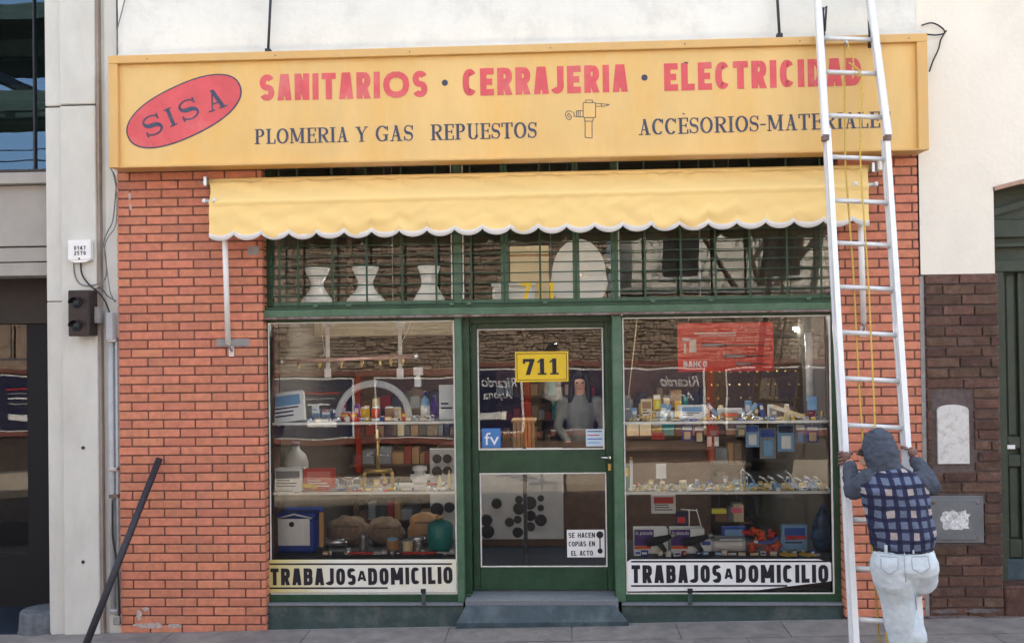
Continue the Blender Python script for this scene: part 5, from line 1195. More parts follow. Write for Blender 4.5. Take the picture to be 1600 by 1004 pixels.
for i, (x0_, y0_, x1_, y1_, lb_) in enumerate(((506, 812, 575, 866, 'slumped brown sack behind the metal pipe pieces'), (570, 814, 628, 866, 'folded brown sack in the middle of the left window floor'), (634, 806, 690, 846, 'rolled tan bundle behind the teal gas bottle'))):
    t, a = gthing('sack', lb_, 'sack', x0_, y0_, x1_, y1_, .62); mb = MB(); c = Vector(((a[0] + a[1]) / 2, .72, z0_ + (a[3] - z0_) / 2))
    bm = bmesh.new(); bmesh.ops.create_icosphere(bm, subdivisions=4, radius=1); rx_, rz_ = (a[1] - a[0]) / 2, (a[3] - z0_) / 2
    for v in bm.verts:
        n_ = 1 + .16 * NZ.noise(v.co * 2.2 + Vector((i * 5, 0, 0))) + .05 * NZ.noise(v.co * 7); v.co = Vector((c.x + v.co.x * rx_ * n_, c.y + v.co.y * .09, c.z + max(-1, v.co.z * 1.15) * rz_ * n_))
    bm.verts.index_update(); mb.add([v.co.copy() for v in bm.verts], [[v.index for v in f.verts] for f in bm.faces], True); bm.free(); mb.build('sack_body', m_sack if i < 2 else m_tan, t); part('seam', m_darkwood, t, a[0] + .08, a[1] - .08, .62, .632, a[3] - .06, a[3] - .05)
for i, (x, y0_, x1_, y1_, m, lb_) in enumerate(((603, 846, 622, 866, m_tan, 'short tan tin with blue lid on the left window floor'), (628, 848, 644, 866, m_cream, 'small cream tin right of the tan tin'), (646, 850, 660, 866, m_steel, 'small steel tin beside the teal gas bottle'), (560, 838, 573, 865, m_steel, 'upright steel elbow tube left of the tins'))):
    t, a = gthing('paint_tin', lb_, 'tin', x, y0_, x1_, y1_, .36); r_ = (a[1] - a[0]) / 2; hh = a[3] - a[2]; c_ = t.location.x
    MB().lathe((c_, .40, z0_), [(r_ * .97, 0), (r_, .006), (r_, hh - .012), (r_ * 1.03, hh - .008), (r_ * 1.03, hh)], 18).build('tin_body', m, t); MB().lathe((c_, .40, z0_ + hh + .001), [(r_ * .92, 0), (r_ * .92, .01)], 18).build('lid', m_lblue if i == 0 else m_steel, t)
for i, (x0_, x1_, y, r_, m, lb_) in enumerate(((508, 542, 848, .028, m_steel, 'long steel pipe piece lying behind the hammer handle'), (637, 664, 842, .022, m_steel, 'short bright pipe piece lying on the small tins'), (512, 548, 862, .013, m_grey, 'thin grey rod at the front of the left window floor'))):
    t = thing('pipe_piece', lb_, 'pipe', (XX(x0_, .45, y), .45, W(x0_, y, .45).z)); p, q_ = W(x0_, y, .45), W(x1_, y - 2, .45)
    MB().tube([p, q_], r_, 12).build('tube', m, t); MB().lathe(q_ - Vector((.01, 0, 0)), [(r_ * 1.2, 0), (r_ * 1.2, .02)], 12, 'X').build('socket', m_chrome, t)
for i, (x0_, x1_, y0_, y1_, lb_, m) in enumerate(((545, 600, 866, 868, 'long red handled tool lying at the front of the left window floor', m_red), (628, 706, 865, 869, 'second red handled tool near the teal gas bottle', m_red))):
    t = thing('pipe_wrench', lb_, 'wrench', W(x0_, y0_, .29)); p, q_ = W(x0_, y0_ - 2, .29), W(x1_, y1_ - 2, .29); p.z = q_.z = z0_ + .02
    MB().bar(p, p.lerp(q_, .72), .022, .016).build('red_handle', m, t); MB().bar(p.lerp(q_, .71), q_, .03, .02).box(q_.x - .02, q_.x + .03, .27, .31, z0_ + .01, z0_ + .045, .004).build('jaw', m_steel, t)
t, a = gthing('gas_bottle', 'teal camping gas bottle at the bottom right of the left window', 'gas bottle', 665, 812, 706, 864, .36); c_ = t.location.x; r_ = (a[1] - a[0]) / 2
MB().lathe((c_, .40 + r_ * .5, z0_ + .012), [(r_ * .72, -.012), (r_ * .75, .0), (r_ * .8, .008), (r_, .03), (r_, .11), (r_ * 1.01, .115), (r_, .12), (r_, .19), (r_ * .85, .222), (r_ * .45, .24), (.03, .245)], 28).build('tank', m_teal, t)
MB().lathe((c_, .40 + r_ * .5, z0_ + .255), [(.018, 0), (.018, .02), (.026, .022), (.026, .034), (.01, .04)], 12).build('valve', m_brass, t)
# --- board with round holes seen behind the door and left window
hb = thing('display_board', 'white display board with round dark sink rings inside the door', 'display board', (-.6, 1.5, .3)); YB = 1.5
a = PX(672, 700, 880, 842, YB); part('board', mat('grey_white_board', (.48, .49, .50), .6), hb, a[0], a[1], YB, YB + .03, a[2], a[3], .004)
for px, py, r_ in ((683, 716, 7), (699, 716, 7), (683, 736, 8), (699, 735, 7), (683, 795, 10), (702, 792, 8), (684, 818, 10), (760, 812, 9), (762, 830, 10), (811, 780, 6), (828, 785, 10), (845, 778, 5), (811, 794, 9), (845, 793, 5), (829, 805, 8), (809, 811, 6), (845, 812, 9), (829, 822, 7), (809, 831, 8), (796, 815, 7), (776, 786, 8)):
    c = W(px, py, YB - .001); MB().lathe(c, [(r_ * 9 / F * 1.05, 0), (r_ * 9 / F, .006), (r_ * 9 / F * .8, .006)], 20, 'Y').build('ring', m_black, hb)
# --- right window
a = PX(1059, 504, 1208.5, 580, .2)
po = thing('tool_poster', 'red BAHCO tool poster hanging high in the right window', 'poster', ((a[0] + a[1]) / 2, .2, a[2])); x0, x1, z0, z1 = a
part('sheet', mat('red_poster', hexc(205, 62, 48), .5, var=.08), po, x0, x1, .2, .203, z0, z1)
pq_ = lambda px, py: W(px, py, .1985)
textpx('BAHCO', (1068, 573.5), (1105, 573), 9.5, .1985, 'lettering', m_paper, po, 'sans', .26, .08, n=3)
o = MB()
for px0, py0, px1, py1 in ((1066, 528, 1078, 533), (1077, 530, 1088, 550), (1068, 536, 1072, 552), (1085, 519, 1150, 521.5), (1092, 523.5, 1150, 525)):
    q0_, q1_, q2_, q3_ = PX(px0, py0, px1, py1, .1985); o.box(q0_, q1_, .1965, .1985, q2_, q3_)
tag(o.build('print_shape', colmat('poster_white', 210, 200, 190), po), kind='stuff')
for (px0, py0, px1, py1, tx) in ((1097, 536, 1208, 542, 1130), (1130, 553, 1205, 558, 1160), (1150, 566, 1205, 570, 1172)):
    p, q_ = pq_(px0, (py0 + py1) / 2), pq_(tx, (py0 + py1) / 2); r_ = pq_(px1 - 3, (py0 + py1) / 2)
    MB().tube([p, q_], [.016, .013], 8).build('tool_handle_print', m_grey, po); MB().tube([q_, r_], [.008, .003], 6).build('tool_blade_print', m_dgrey, po)
for i, y in enumerate((511, 514, 517.5, 527, 531)):
    q0_, q1_, q2_, q3_ = PX(1145, y, 1205, y + .9, .1985); MB().box(q0_, q1_, .1975, .1985, q2_, q3_).build('text_line', colmat('poster_pale', 225, 150, 135), po)
for px in (1075, 1190): MB().tube([W(px, 503, .2), W(px + 2, 492, .2)], .002, 4).build('hanging_thread', m_paper, po)
t = thing('hanging_string', 'long pale string hanging down the left side of the right window', 'string', W(990, 492, .3)); MB().tube([W(996, 492, .3), W(992, 530, .3), W(984, 600, .3), W(982, 620, .3)], .0045, 6).build('string', m_cream, t); MB().ball(W(982, 620, .3), .012, 8).build('weight', m_brass, t)
t, a = gthing('plastic_tube', 'long clear plastic tube sleeve hanging at the right of the right window', 'plastic tube', 1258, 519, 1273, 630, .34); c_ = t.location.x
MB().tube([(c_, .34, a[2] + .02), (c_ - .004, .34, a[2] + .25), (c_ - .004, .34, a[3])], [.034, .03, .036], 12).build('sleeve', mat('cloudy_film', (.62, .60, .58), .2, var=.25, scale=9), t)
part('end_label', m_lblue, t, c_ - .035, c_ + .04, .30, .303, a[2] - .05, a[2] + .06)
# upper right shelf goods
carton('grey narrow box at the left end of the upper right shelf', (977, 618, 986, 657), .36, m_grey, None, .05, zbot=ZRT[1], lines=1)
carton('cream carton beside the grey box on the upper right shelf', (1002, 624, 1019, 657), .40, m_cream, m_tan, .06, zbot=ZRT[1], lines=2)
card('yellow bottle-shaped pack hanging behind the cream carton', (1021, 616, 1032, 640), .42, m_yellow, m_paper, m_lime)
carton('white box with faucet photo on the upper right shelf', (1062, 633, 1101, 657), .36, m_plastic_white, m_lblue, .03, zbot=ZRT[1], lines=2)
carton('low orange box in the middle of the upper right shelf', (1128, 645, 1154, 657), .33, m_tan, m_orange, .05, zbot=ZRT[1], lines=0)
carton('flat white box behind the orange box', (1122, 638, 1160, 646), .40, m_paper, None, .04, zbot=None, lines=1)
for i, (x0_, y0_, x1_, y1_, m, lb_) in enumerate(((1036, 655, 1048, 632, m_lblue, 'pale blue blade pack leaning right, near the left of the upper right shelf'), (1105, 631, 1121, 648, m_lblue, 'pale blue blade pack leaning left above the brass rack'), (1168, 648, 1182, 630, m_lblue, 'pale blue blade pack leaning right by the centre of the upper right shelf'), (1188, 630, 1193, 652, m_blue, 'darker blue upright blade pack on the upper right shelf'), (1208, 635, 1256, 651, m_cream, 'long cream wooden handle leaning at the right of the upper right shelf'))):
    p, q_ = W(x0_, y0_, .34), W(x1_, y1_, .34); t = thing('blade_pack', lb_, 'blade pack', p, 'slanted packs on the upper right shelf' if i < 4 else None)
    MB().bar(p, q_, .03 if i < 4 else .035, .014, (0, 1, 0)).build('sleeve', m, t); MB().bar(p.lerp(q_, .12) + Vector((0, -.009, 0)), p.lerp(q_, .42) + Vector((0, -.009, 0)), .022, .002, (0, 1, 0)).build('label_band', m_paper, t)
def small_tap(lb_, x, y, Y, grp, m=m_brass, s=1.0, z0_=None, rot=0):
    c = W(x, y, Y); z0_ = z0_ if z0_ is not None else c.z; t = thing('small_tap', lb_, 'tap', (c.x, Y, z0_), grp)
    MB().tube([(c.x - .028 * s, Y, z0_ + .014), (c.x + .025 * s, Y, z0_ + .016)], .011 * s, 8).lathe((c.x, Y, z0_ + .016), [(.012 * s, 0), (.014 * s, .018 * s), (.009 * s, .026 * s)], 8).build('tap_body', m, t)
    MB().tube([(c.x - .02 * s, Y, z0_ + .048 * s), (c.x + .02 * s, Y, z0_ + .048 * s)], .006 * s, 6).build('tap_handle', m_plastic_white if (int(x) % 3 == 0) else m_chrome, t)
    MB().tube([(c.x - .026 * s, Y, z0_ + .014), (c.x - .04 * s, Y, z0_ + .008), (c.x - .042 * s, Y, z0_)], .009 * s, 8).build('spout', m, t)
    t.rotation_euler = (0, 0, rot)
ordn = ['first', 'second', 'third', 'fourth', 'fifth', 'sixth', 'seventh', 'eighth', 'ninth', 'tenth', 'eleventh', 'twelfth', 'thirteenth', 'fourteenth']
for i, x in enumerate((992, 1000, 1008, 1016)): small_tap(ordn[i] + ' small brass tap from the left on the upper right shelf', x, 657, .29, 'small brass taps on the upper right shelf', z0_=ZRT[1], rot=i * .5)
for i, x in enumerate((1106, 1115, 1124, 1160, 1170, 1178)): small_tap(ordn[i] + ' small chrome tap from the left in the middle of the upper right shelf', x, 657, .29, 'small chrome taps on the upper right shelf', m_chrome if i % 2 else m_brass, z0_=ZRT[1], rot=i * .7)
carton('dark red pack standing at the right end of the upper right shelf', (1263, 634, 1274, 657), .38, m_redwood, None, .04, zbot=ZRT[1], lines=1)
# cards hanging below the upper right shelf
hang = [(1065, 664, 1082, 688, m_blue, m_paper, m_cream), (1085, 664, 1100, 692, m_navy, m_paper, m_cream), (1105, 664, 1123, 682, m_redwood, m_red, m_grey), (1105, 681, 1112, 697, m_paper, m_paper, m_paper), (1116, 681, 1123, 697, m_paper, m_paper, m_paper),
        (1150, 662, 1166, 681, m_grey, m_paper, m_cream), (1165, 664, 1186, 698, m_lblue, m_blue, m_paper), (1187, 668, 1212, 716, m_grey, m_blue, m_lblue), (1215, 663, 1241, 705, m_lblue, m_navy, m_paper), (1243, 662, 1258, 692, m_grey, m_paper, m_lblue), (1260, 664, 1279, 691, m_blue, m_paper, m_cream), (1019, 662, 1034, 674, m_yellow, m_paper, m_yellow), (1018, 675, 1038, 686, m_red, m_redwood, m_red)]
names = ['blue card with a cream fitting', 'navy card with a cream fitting', 'dark red card', 'left of two small white tags', 'right of two small white tags', 'grey card with a cream fitting', 'pale blue screwdriver card', 'large grey card with a blue bag', 'largest pale blue screwdriver card', 'narrow grey card', 'blue card nearest the right end', 'small yellow card', 'small red card']
for hnum, (h_, nm_) in enumerate(zip(hang, names)):
    t = card(nm_ + ' hanging below the upper right shelf', h_[:4], .44, h_[4], h_[5], h_[6], 'cards hanging below the upper right shelf')
    zt_h = PX(*h_[:4], .44)[3]; part('hook', m_steel, t, t.location.x - .002, t.location.x + .002, .44, .444, zt_h, max(zt_h + .004, ZRT[1] - .012))
# brown stacked shelf with stock deep behind
# lower right shelf
t, a = gthing('white_card', 'blank white price card standing on the lower right shelf', 'price card', 1025, 724, 1041, 747, .42); part('card', m_paper, t, a[0], a[1], .42, .424, a[2], a[3]); part('stand', m_steel, t, t.location.x - .004, t.location.x + .004, .425, .43, ZRT[2], a[3] - .02)
t, a = gthing('tall_white_tube', 'slim white tube standing at the left end of the lower right shelf', 'tube', 983, 712, 990, 767, .30); MB().lathe((t.location.x, .30, ZRT[2]), [(.02, 0), (.024, .005), (.024, .02), (.013, .026), (.013, .24), (.009, .25)], 12).build('tube_body', m_plastic_white, t); MB().lathe((t.location.x, .30, ZRT[2] + .251), [(.010, 0), (.010, .02)], 10).build('cap', m_yellow, t)
carton('green and yellow tin-shaped pack at the left of the lower right shelf', (976, 726, 983, 767), .34, m_teal, m_yellow, .05, zbot=ZRT[2], lines=0)
for i, x in enumerate((1000, 1012, 1024, 1036, 1050, 1066, 1080, 1094, 1108, 1120, 1132, 1144)):
    small_tap(ordn[i] + ' small brass fitting from the left on the lower right shelf', x, 767, .28 + (i % 3) * .03, 'small brass fittings on the lower right shelf', (m_brass, m_cream, m_chrome, m_brass)[i % 4], 1.0, ZRT[2], i * .6)
t = thing('steel_u_bolt', 'chrome U shaped handle standing on the lower right shelf', 'handle', W(1161, 767, .3)); c = W(1161, 767, .3)
MB().tube([(c.x - .016, .3, ZRT[2] + .02), (c.x - .016, .3, ZRT[2] + .15), (c.x, .3, ZRT[2] + .17), (c.x + .016, .3, ZRT[2] + .15), (c.x + .016, .3, ZRT[2] + .02)], .007, 8).build('u_bar', m_chrome, t); part('base_plate', m_brass, t, c.x - .03, c.x + .03, .27, .33, ZRT[2], ZRT[2] + .02, .004)
for i, (x, h_) in enumerate(((1178, 26), (1200, 20), (1213, 20), (1228, 22), (1240, 28), (1255, 18), (1270, 20), (1284, 20))):
    c = W(x, 767, .32); t = thing('pillar_tap', ordn[i] + ' chrome pillar tap from the left on the lower right shelf', 'tap', (c.x, .32, ZRT[2]), 'chrome pillar taps on the lower right shelf'); hh = h_ * .0052
    part('tap_box', m_cream if i % 2 else m_lblue, t, c.x - .025, c.x + .03, .30, .36, ZRT[2], ZRT[2] + .045, .004)
    MB().tube([(c.x + .01, .32, ZRT[2] + .045), (c.x - .02, .31, ZRT[2] + hh * .8), (c.x - .06, .30, ZRT[2] + hh)], .009, 8).build('tap_arm', m_chrome, t)
    MB().ball((c.x - .064, .30, ZRT[2] + hh + .003), .011, 8).build('tap_knob', m_chrome, t)
# right window floor
zr = ZRT[3]
for i, x in enumerate((991, 1048)):
    t, a = gthing('heat_gun_box', ('left', 'right')[i] + ' purple and white heat gun box with lettering in the right window', 'box', x, 826, x + 53, 866, .38, 'purple and white heat gun boxes')
    x0, x1, z0, z1 = a; part('carton_body', m_paper, t, x0, x1, .38, .50, zr, z1, .004)
    part('purple_panel', m_purple, t, x0 + .002, x0 + (x1 - x0) * .58, .3785, .3795, z1 - .135, z1 - .004); part('yellow_band', m_orange, t, x0 + .002, x0 + (x1 - x0) * .5, .3785, .3795, z1 - .16, z1 - .137)
    bfont('la pistola', x0 + .012, x0 + (x1 - x0) * .54, z1 - .055, .3775, 'lettering', m_paper, t, .1, h=.04)
    t2 = thing('heat_gun', ('left', 'right')[i] + ' black heat gun lying before its purple box', 'heat gun', ((x0 + x1) / 2, .34, zr), 'black heat guns in the right window'); cx_ = x0 + (x1 - x0) * .78
    MB().tube([(cx_ - .12, .33, zr + .10), (cx_ - .03, .33, zr + .115), (cx_ + .08, .33, zr + .15)], [.034, .036, .018], 12).build('gun_barrel', m_black, t2)
    MB().tube([(cx_ - .02, .33, zr + .10), (cx_ + .03, .33, zr + .03)], [.026, .02], 10).build('gun_grip', m_dgrey, t2); MB().tube([(cx_ + .08, .33, zr + .15), (cx_ + .12, .33, zr + .165)], .017, 10).build('nozzle', m_steel, t2); part('trigger', m_red, t2, cx_ - .015, cx_ - .005, .32, .34, zr + .05, zr + .085, .002)
for i, (x0_, x1_, y0_, y1_, m, lb_) in enumerate(((1095, 1112, 843, 861, m_paper, 'white square box with a small blue logo on the right window floor'), (1112, 1165, 845, 861, m_steel, 'long silver package on the right window floor'), (1120, 1165, 841, 845.5, m_grey, 'thin grey package lying on the long silver package'))):
    carton(lb_, (x0_, y0_, x1_, y1_), .36, m, m_blue if i == 0 else m_paper, .12, lines=1 if i else 0)
carton('blue and red box left of the orange plastic bits', (1129, 823, 1165, 845), .48, m_blue, m_lblue, .05, zbot=zr, lines=2)
t = carton('blue and red box right of the orange plastic bits', (1222, 820, 1262, 860), .44, m_lblue, m_blue, .05, zbot=zr, lines=2); part('red_band', m_red, t, t.location.x - .07, t.location.x + .09, .437, .4385, zr + .10, zr + .13)
q = random.Random(2)
for i, (x, y) in enumerate(((1169, 832), (1181, 830), (1190, 836), (1205, 835), (1174, 855), (1183, 847), (1199, 858), (1213, 853))):
    c = W(x, y, .40); t = thing('plastic_clamp', ordn[i] + ' orange plastic clamp from the left in the loose heap', 'plastic clamp', c, 'orange plastic clamps heaped in the right window'); mb = MB()
    for k_ in range(3):
        a_ = q.uniform(0, 3.1); d = Vector((math.cos(a_), .25, math.sin(a_))) * .042; mb.tube([c - d, c + Vector((0, -.02, .01)), c + d], [.014, .02, .013], 8)
    mb.build('clamp_body', m_orange if i % 3 else m_red, t); MB().tube([c + Vector((-.03, -.03, 0)), c + Vector((.03, -.03, .006))], .008, 6).build('clamp_pin', m_red, t)
t = thing('blue_strap', 'blue and white striped strap laid across the orange clamps', 'strap', W(1195, 847, .35)); ps = [W(x, y, .34) for x, y in ((1178, 845), (1190, 847), (1205, 846), (1216, 838))]
mb = MB()
for i in range(3): mb.bar(ps[i], ps[i + 1], .022, .005, (0, 1, 0))
mb.build('band', m_blue, t); MB().bar(ps[0] + Vector((0, -.004, 0)), ps[0].lerp(ps[1], .5) + Vector((0, -.004, 0)), .02, .004, (0, 1, 0)).build('buckle', m_paper, t)
for i, (x0_, x1_, lb_) in enumerate(((1217, 1243, 'flat yellow glove left at the front of the right window floor'), (1249, 1272, 'flat yellow glove right at the front of the right window floor'))):
    t, a = gthing('yellow_glove', lb_, 'glove', x0_, 861, x1_, 868, .30, 'yellow gloves in the right window'); cx_, cz_ = t.location.x, zr
    MB().ball((cx_ - .02, .30, zr + .012), .045, 10, (1, .9, .28)).build('palm', m_yellow, t)
    for k_ in range(4): MB().tube([(cx_ + .01, .27 + .018 * k_, zr + .01), (cx_ + .075 - .006 * abs(k_ - 1), .262 + .022 * k_, zr + .009)], .009, 6).build('finger', m_yellow, t)
    MB().tube([(cx_ - .03, .27, zr + .01), (cx_ + .0, .235, zr + .009)], .010, 6).build('finger', m_yellow, t)
for i, (x0_, y0_, x1_, y1_, m, lb_) in enumerate(((1112, 794, 1135, 802, m_lime, 'neon yellow price card hanging in the dark above the silver package'), (1143, 793, 1160, 801, m_pink, 'neon pink price card hanging right of the yellow one'))):
    t, a = gthing('price_card', lb_, 'price card', x0_, y0_, x1_, y1_, .8, 'neon price cards'); part('card', m, t, a[0], a[1], .8, .803, a[2], a[3], .001); part('thread', m_grey, t, t.location.x - .001, t.location.x + .001, .8, .802, a[3], a[3] + .2)
carton('red and white striped box high in the dark of the right window floor', (1018, 773, 1056, 802), .75, m_paper, m_red, .05, lines=3)
t, a = gthing('folding_stand', 'white wire folding display stand behind the heat gun boxes', 'wire stand', 1060, 795, 1096, 826, .6)
z_a, z_b = a[3], a[2]
MB().tube([(a[0] + .02, .6, z_a), (a[1] - .04, .6, z_a - .01)], .005, 6).build('top_wire', m_plastic_white, t)
for xa_, xb_ in ((a[0] + .09, a[0] + .09), (a[1] - .04, a[1] + .01)): MB().tube([(xa_, .6, z_a), (xb_, .6, z_b - .03)], .005, 6).build('leg_wire', m_plastic_white, t)
part('stand_card', m_navy, t, a[0] - .02, a[0] + .08, .61, .615, z_b, z_a - .02); part('red_card', m_red, t, a[0] - .01, a[0] + .06, .605, .609, z_b + .05, z_b + .10)
t, a = gthing('plastic_bag', 'crumpled blue plastic bag at the right edge of the right window', 'bag', 1272, 800, 1299, 866, .42); bm = bmesh.new(); bmesh.ops.create_icosphere(bm, subdivisions=4, radius=1)
for v in bm.verts:
    n_ = 1 + .3 * NZ.noise(v.co * 2.5) + .12 * NZ.noise(v.co * 7); v.co = Vector((t.location.x + .01 + v.co.x * .075 * n_ * (1.1 - .45 * v.co.z), .46 + v.co.y * .05, zr + .17 + v.co.z * .165 * (1 + .1 * n_)))
bm.verts.index_update(); MB().add([v.co.copy() for v in bm.verts], [[v.index for v in f.verts] for f in bm.faces], True).build('bag_film', mat('blue_film', (.06, .12, .25), .2, var=.6, scale=12), t); bm.free(); MB().tube([(t.location.x + .01, .46, zr + .33), (t.location.x + .015, .46, zr + .37)], [.012, .02], 8).build('bag_knot', m_blue, t)
# --- white basins and cisterns on the loft board behind the transom
for i, (x, w1, w2, w3) in enumerate(((496, 19, 10, 26), (571.5, 20, 12, 32), (671, 17, 12, 26))):
    c = W(x, 474, .34); k_ = (DIST + .34) / F; t = thing('basin_pedestal', ('left', 'middle', 'right')[i] + ' white flared basin pedestal behind the transom bars', 'pedestal', (c.x, .38, tz0 + .013), 'white pedestals behind the transom')
    zb0 = tz0 + .013; h_ = .315
    MB().lathe((c.x, .34, zb0), [(w3 * k_ * .96, 0), (w3 * k_, .015), (w3 * k_ * .93, .05), (w2 * k_ * 1.35, .12), (w2 * k_, .165), (w2 * k_ * 1.02, .20), (w1 * k_ * .85, .255), (w1 * k_, .29), (w1 * k_ * 1.04, .30)], 30).build('column', m_ceramic, t)
    MB().lathe((c.x, .34, zb0 + .301), [(w1 * k_ * 1.06, 0), (w1 * k_ * 1.08, .008), (w1 * k_, .014), (w1 * k_ * .8, .006)], 30).build('rim', m_ceramic, t)
t = thing('toilet_cistern', 'low white cistern behind the yellow 711 numerals', 'cistern', W(805, 474, .4)); a = PX(769, 446, 836, 474, .4); part('tank', m_ceramic, t, a[0], a[1], .4, .55, tz0 + .013, a[3], .03); part('lid', m_ceramic, t, a[0] - .01, a[1] + .01, .39, .56, a[3] + .001, a[3] + .02, .008); MB().tube([(a[0] + .03, .385, a[3] - .03), (a[0] + .07, .38, a[3] - .03)], .007, 6).build('flush_lever', m_chrome, t)
t = thing('washbasin', 'large white washbasin standing on edge behind the transom', 'basin', W(905, 474, .4)); c = W(905, 430, .42); k_ = (DIST + .42) / F
pts = [(c.x + 44 * k_ * math.cos(R(a_)) * (1 if math.sin(R(a_)) < 0 else .92), max(tz0 + .014, c.z + (56 * k_) * math.sin(R(a_)))) for a_ in range(0, 360, 12)]
MB().prism(pts, .42, .50).build('basin_bowl', m_ceramic, t); pts2 = [(c.x + (x - c.x) * 1.06, c.z + (z - c.z) * 1.04 if z > tz0 + .05 else z) for x, z in pts]; MB().prism(pts2, .505, .53).build('basin_rim', m_ceramic, t); MB().lathe((c.x, .419, c.z), [(.02, 0), (.02, .004)], 14, 'Y').build('drain', m_chrome, t)
t = thing('basin_carton', 'cream carton standing left of the white washbasin', 'box', W(830, 474, .6)); a = PX(797, 384, 858, 474, .6); part('carton_body', m_cream, t, a[0], a[1], .6, .75, tz0 + .013, a[3], .006); part('tape_strip', m_tan, t, a[0] - .001, a[1] + .001, .598, .5995, a[3] - .09, a[3] - .07)
# --- deep interior
ic = thing('shop_counter', 'dark shop counter seen through the door glass', 'counter', (.4, 2.2, .13)); part('counter_front', m_darkwood, ic, -1.2, 1.5, 2.1, 2.16, .13, 1.08, .01); part('counter_top', m_darkwood, ic, -1.25, 1.55, 2.05, 2.7, 1.081, 1.12, .008)
for i, (lb_, xa_, xb_, yb_) in enumerate((('stock shelves on the back wall behind the right window', .7, 2.0, 2.6), ('stock shelves on the back wall behind the left window', -2.25, -.95, 2.8), ('stock shelves at the back behind the door', -.8, .55, 4.6))):
    t = thing('stock_shelves', lb_, 'shelves', ((xa_ + xb_) / 2, yb_, .13), 'stock shelves inside the shop'); q = random.Random(i + 3)
    part('back_panel', m_darkwood, t, xa_, xb_, yb_ + .3, yb_ + .33, .13, 1.9)
    for k_ in range(5):
        z_ = .25 + k_ * .3; part('shelf_plank', m_darkwood, t, xa_, xb_, yb_, yb_ + .299, z_, z_ + .02)
        x_ = xa_ + .02; st = {}
        while x_ < xb_ - .1:
            w_ = q.uniform(.05, .14); m = q.choice((m_tan, m_darkwood, m_redwood, m_dgrey, m_grey, m_sack, m_cream, m_sack, m_teal, m_tan, m_dgrey, m_darkwood)); part('stock_box', m, t, x_, x_ + w_ - .008, yb_ + .01, yb_ + .2, z_ + .021, z_ + q.uniform(.1, .24), .004); x_ += w_
# pegboard with small gold fittings
pb = thing('peg_board', 'brown pegboard studded with tiny brass fittings in the right window', 'peg board', (1.6, 1.2, 1.7)); a = PX(1100, 566, 1292, 652, 1.2); part('board', mat('pegboard_brown', (.16, .115, .08), .9, var=.3, scale=30), pb, a[0], a[1], 1.2, 1.22, a[2], a[3]); q = random.Random(4)
for i in range(46):
    x_, z_ = a[0] + .05 + (i % 12) * (a[1] - a[0] - .1) / 11.5 + q.uniform(-.02, .02), a[2] + .06 + (i // 12) * (a[3] - a[2]) / 4.2
    MB().lathe((x_, 1.199, z_), [(.010, 0), (.012, .01), (.006, .02)], 6, 'Y').build('brass_knob', m_brass, pb)
# wooden slat stool/crate seen through the door bottom left
t, a = gthing('wooden_crate', 'small slatted wooden crate behind the left of the door glass', 'crate', 801, 658, 836, 699, .7); n_ = 6
for i in range(n_): x_ = a[0] + (a[1] - a[0]) * i / n_; part('slat', m_wood, t, x_ + .003, x_ + (a[1] - a[0]) / n_ - .003, .7, .715, a[2], a[3] - .01, .002)
part('top_board', m_wood, t, a[0] - .01, a[1] + .01, .69, .95, a[3] - .009, a[3] + .012, .003); part('stand_post', m_darkiron, t, (a[0] + a[1]) / 2 - .015, (a[0] + a[1]) / 2 + .015, .75, .9, .13, a[2])
# two lit tubes under the ceiling
m_lamp = mat('lit_tube', (1, .97, .92), .5, var=.02, bump=0, emit=14)
for lb_, (x, y), Yl in (('lit fluorescent tube left of the pair in the right window', (1250, 515), 1.3), ('lit fluorescent tube right of the pair in the right window', (1283, 504.5), 1.1)):
    c = W(x, y, Yl); t = thing('shop_or_fill_light', lb_, 'lamp', c, 'lit fluorescent tubes in the shop'); MB().tube([c + Vector((-.045, 0, -.004)), c + Vector((.05, 0, .006))], .014, 8).build('tube', m_lamp, t); part('fitting', m_whitepaint, t, c.x - .06, c.x + .06, Yl + .016, Yl + .05, c.z - .004, c.z + .03, .004); part('hanger', m_grey, t, c.x - .003, c.x + .003, Yl + .03, Yl + .036, c.z + .03, 3.94)
for lb_, x_, y_ in (('added hidden tube lamp brightening the left display', -1.5, 1.25), ('added hidden tube lamp brightening the shop behind the door', -.05, 1.7), ('added hidden tube lamp brightening the right display', 1.3, 1.25)):  # added fill lamps that brighten the window goods, hidden behind the beam
    t = thing('shop_or_fill_light', lb_, 'lamp', (x_, y_, 2.47), 'added hidden tube lamps inside the shop'); part('fitting', m_whitepaint, t, x_ - .6, x_ + .6, y_ - .04, y_ + .04, 2.475, 2.50, .004); MB().tube([(x_ - .57, y_, 2.458), (x_ + .57, y_, 2.458)], .012, 8).build('tube', m_lamp, t); part('hanger', m_grey, t, x_ - .005, x_ + .005, y_ - .005, y_ + .005, 2.50, 3.95)
    ld = bpy.data.lights.new('fill_light', 'AREA'); ld.shape = 'RECTANGLE'; ld.size = 1.15; ld.size_y = .05; ld.energy = .12 if abs(x_) < .5 else 1.7; ld.color = (1, .96, .90); lo = bpy.data.objects.new('fill_light', ld); COL.objects.link(lo); lo.parent = t; lo.location = (0, -.03, -.04); lo.rotation_euler = (R(-28), 0, 0)
m_fill_tube = mat('fill_tube_glow', (1, .97, .92), .5, var=.02, bump=0, emit=1.5)
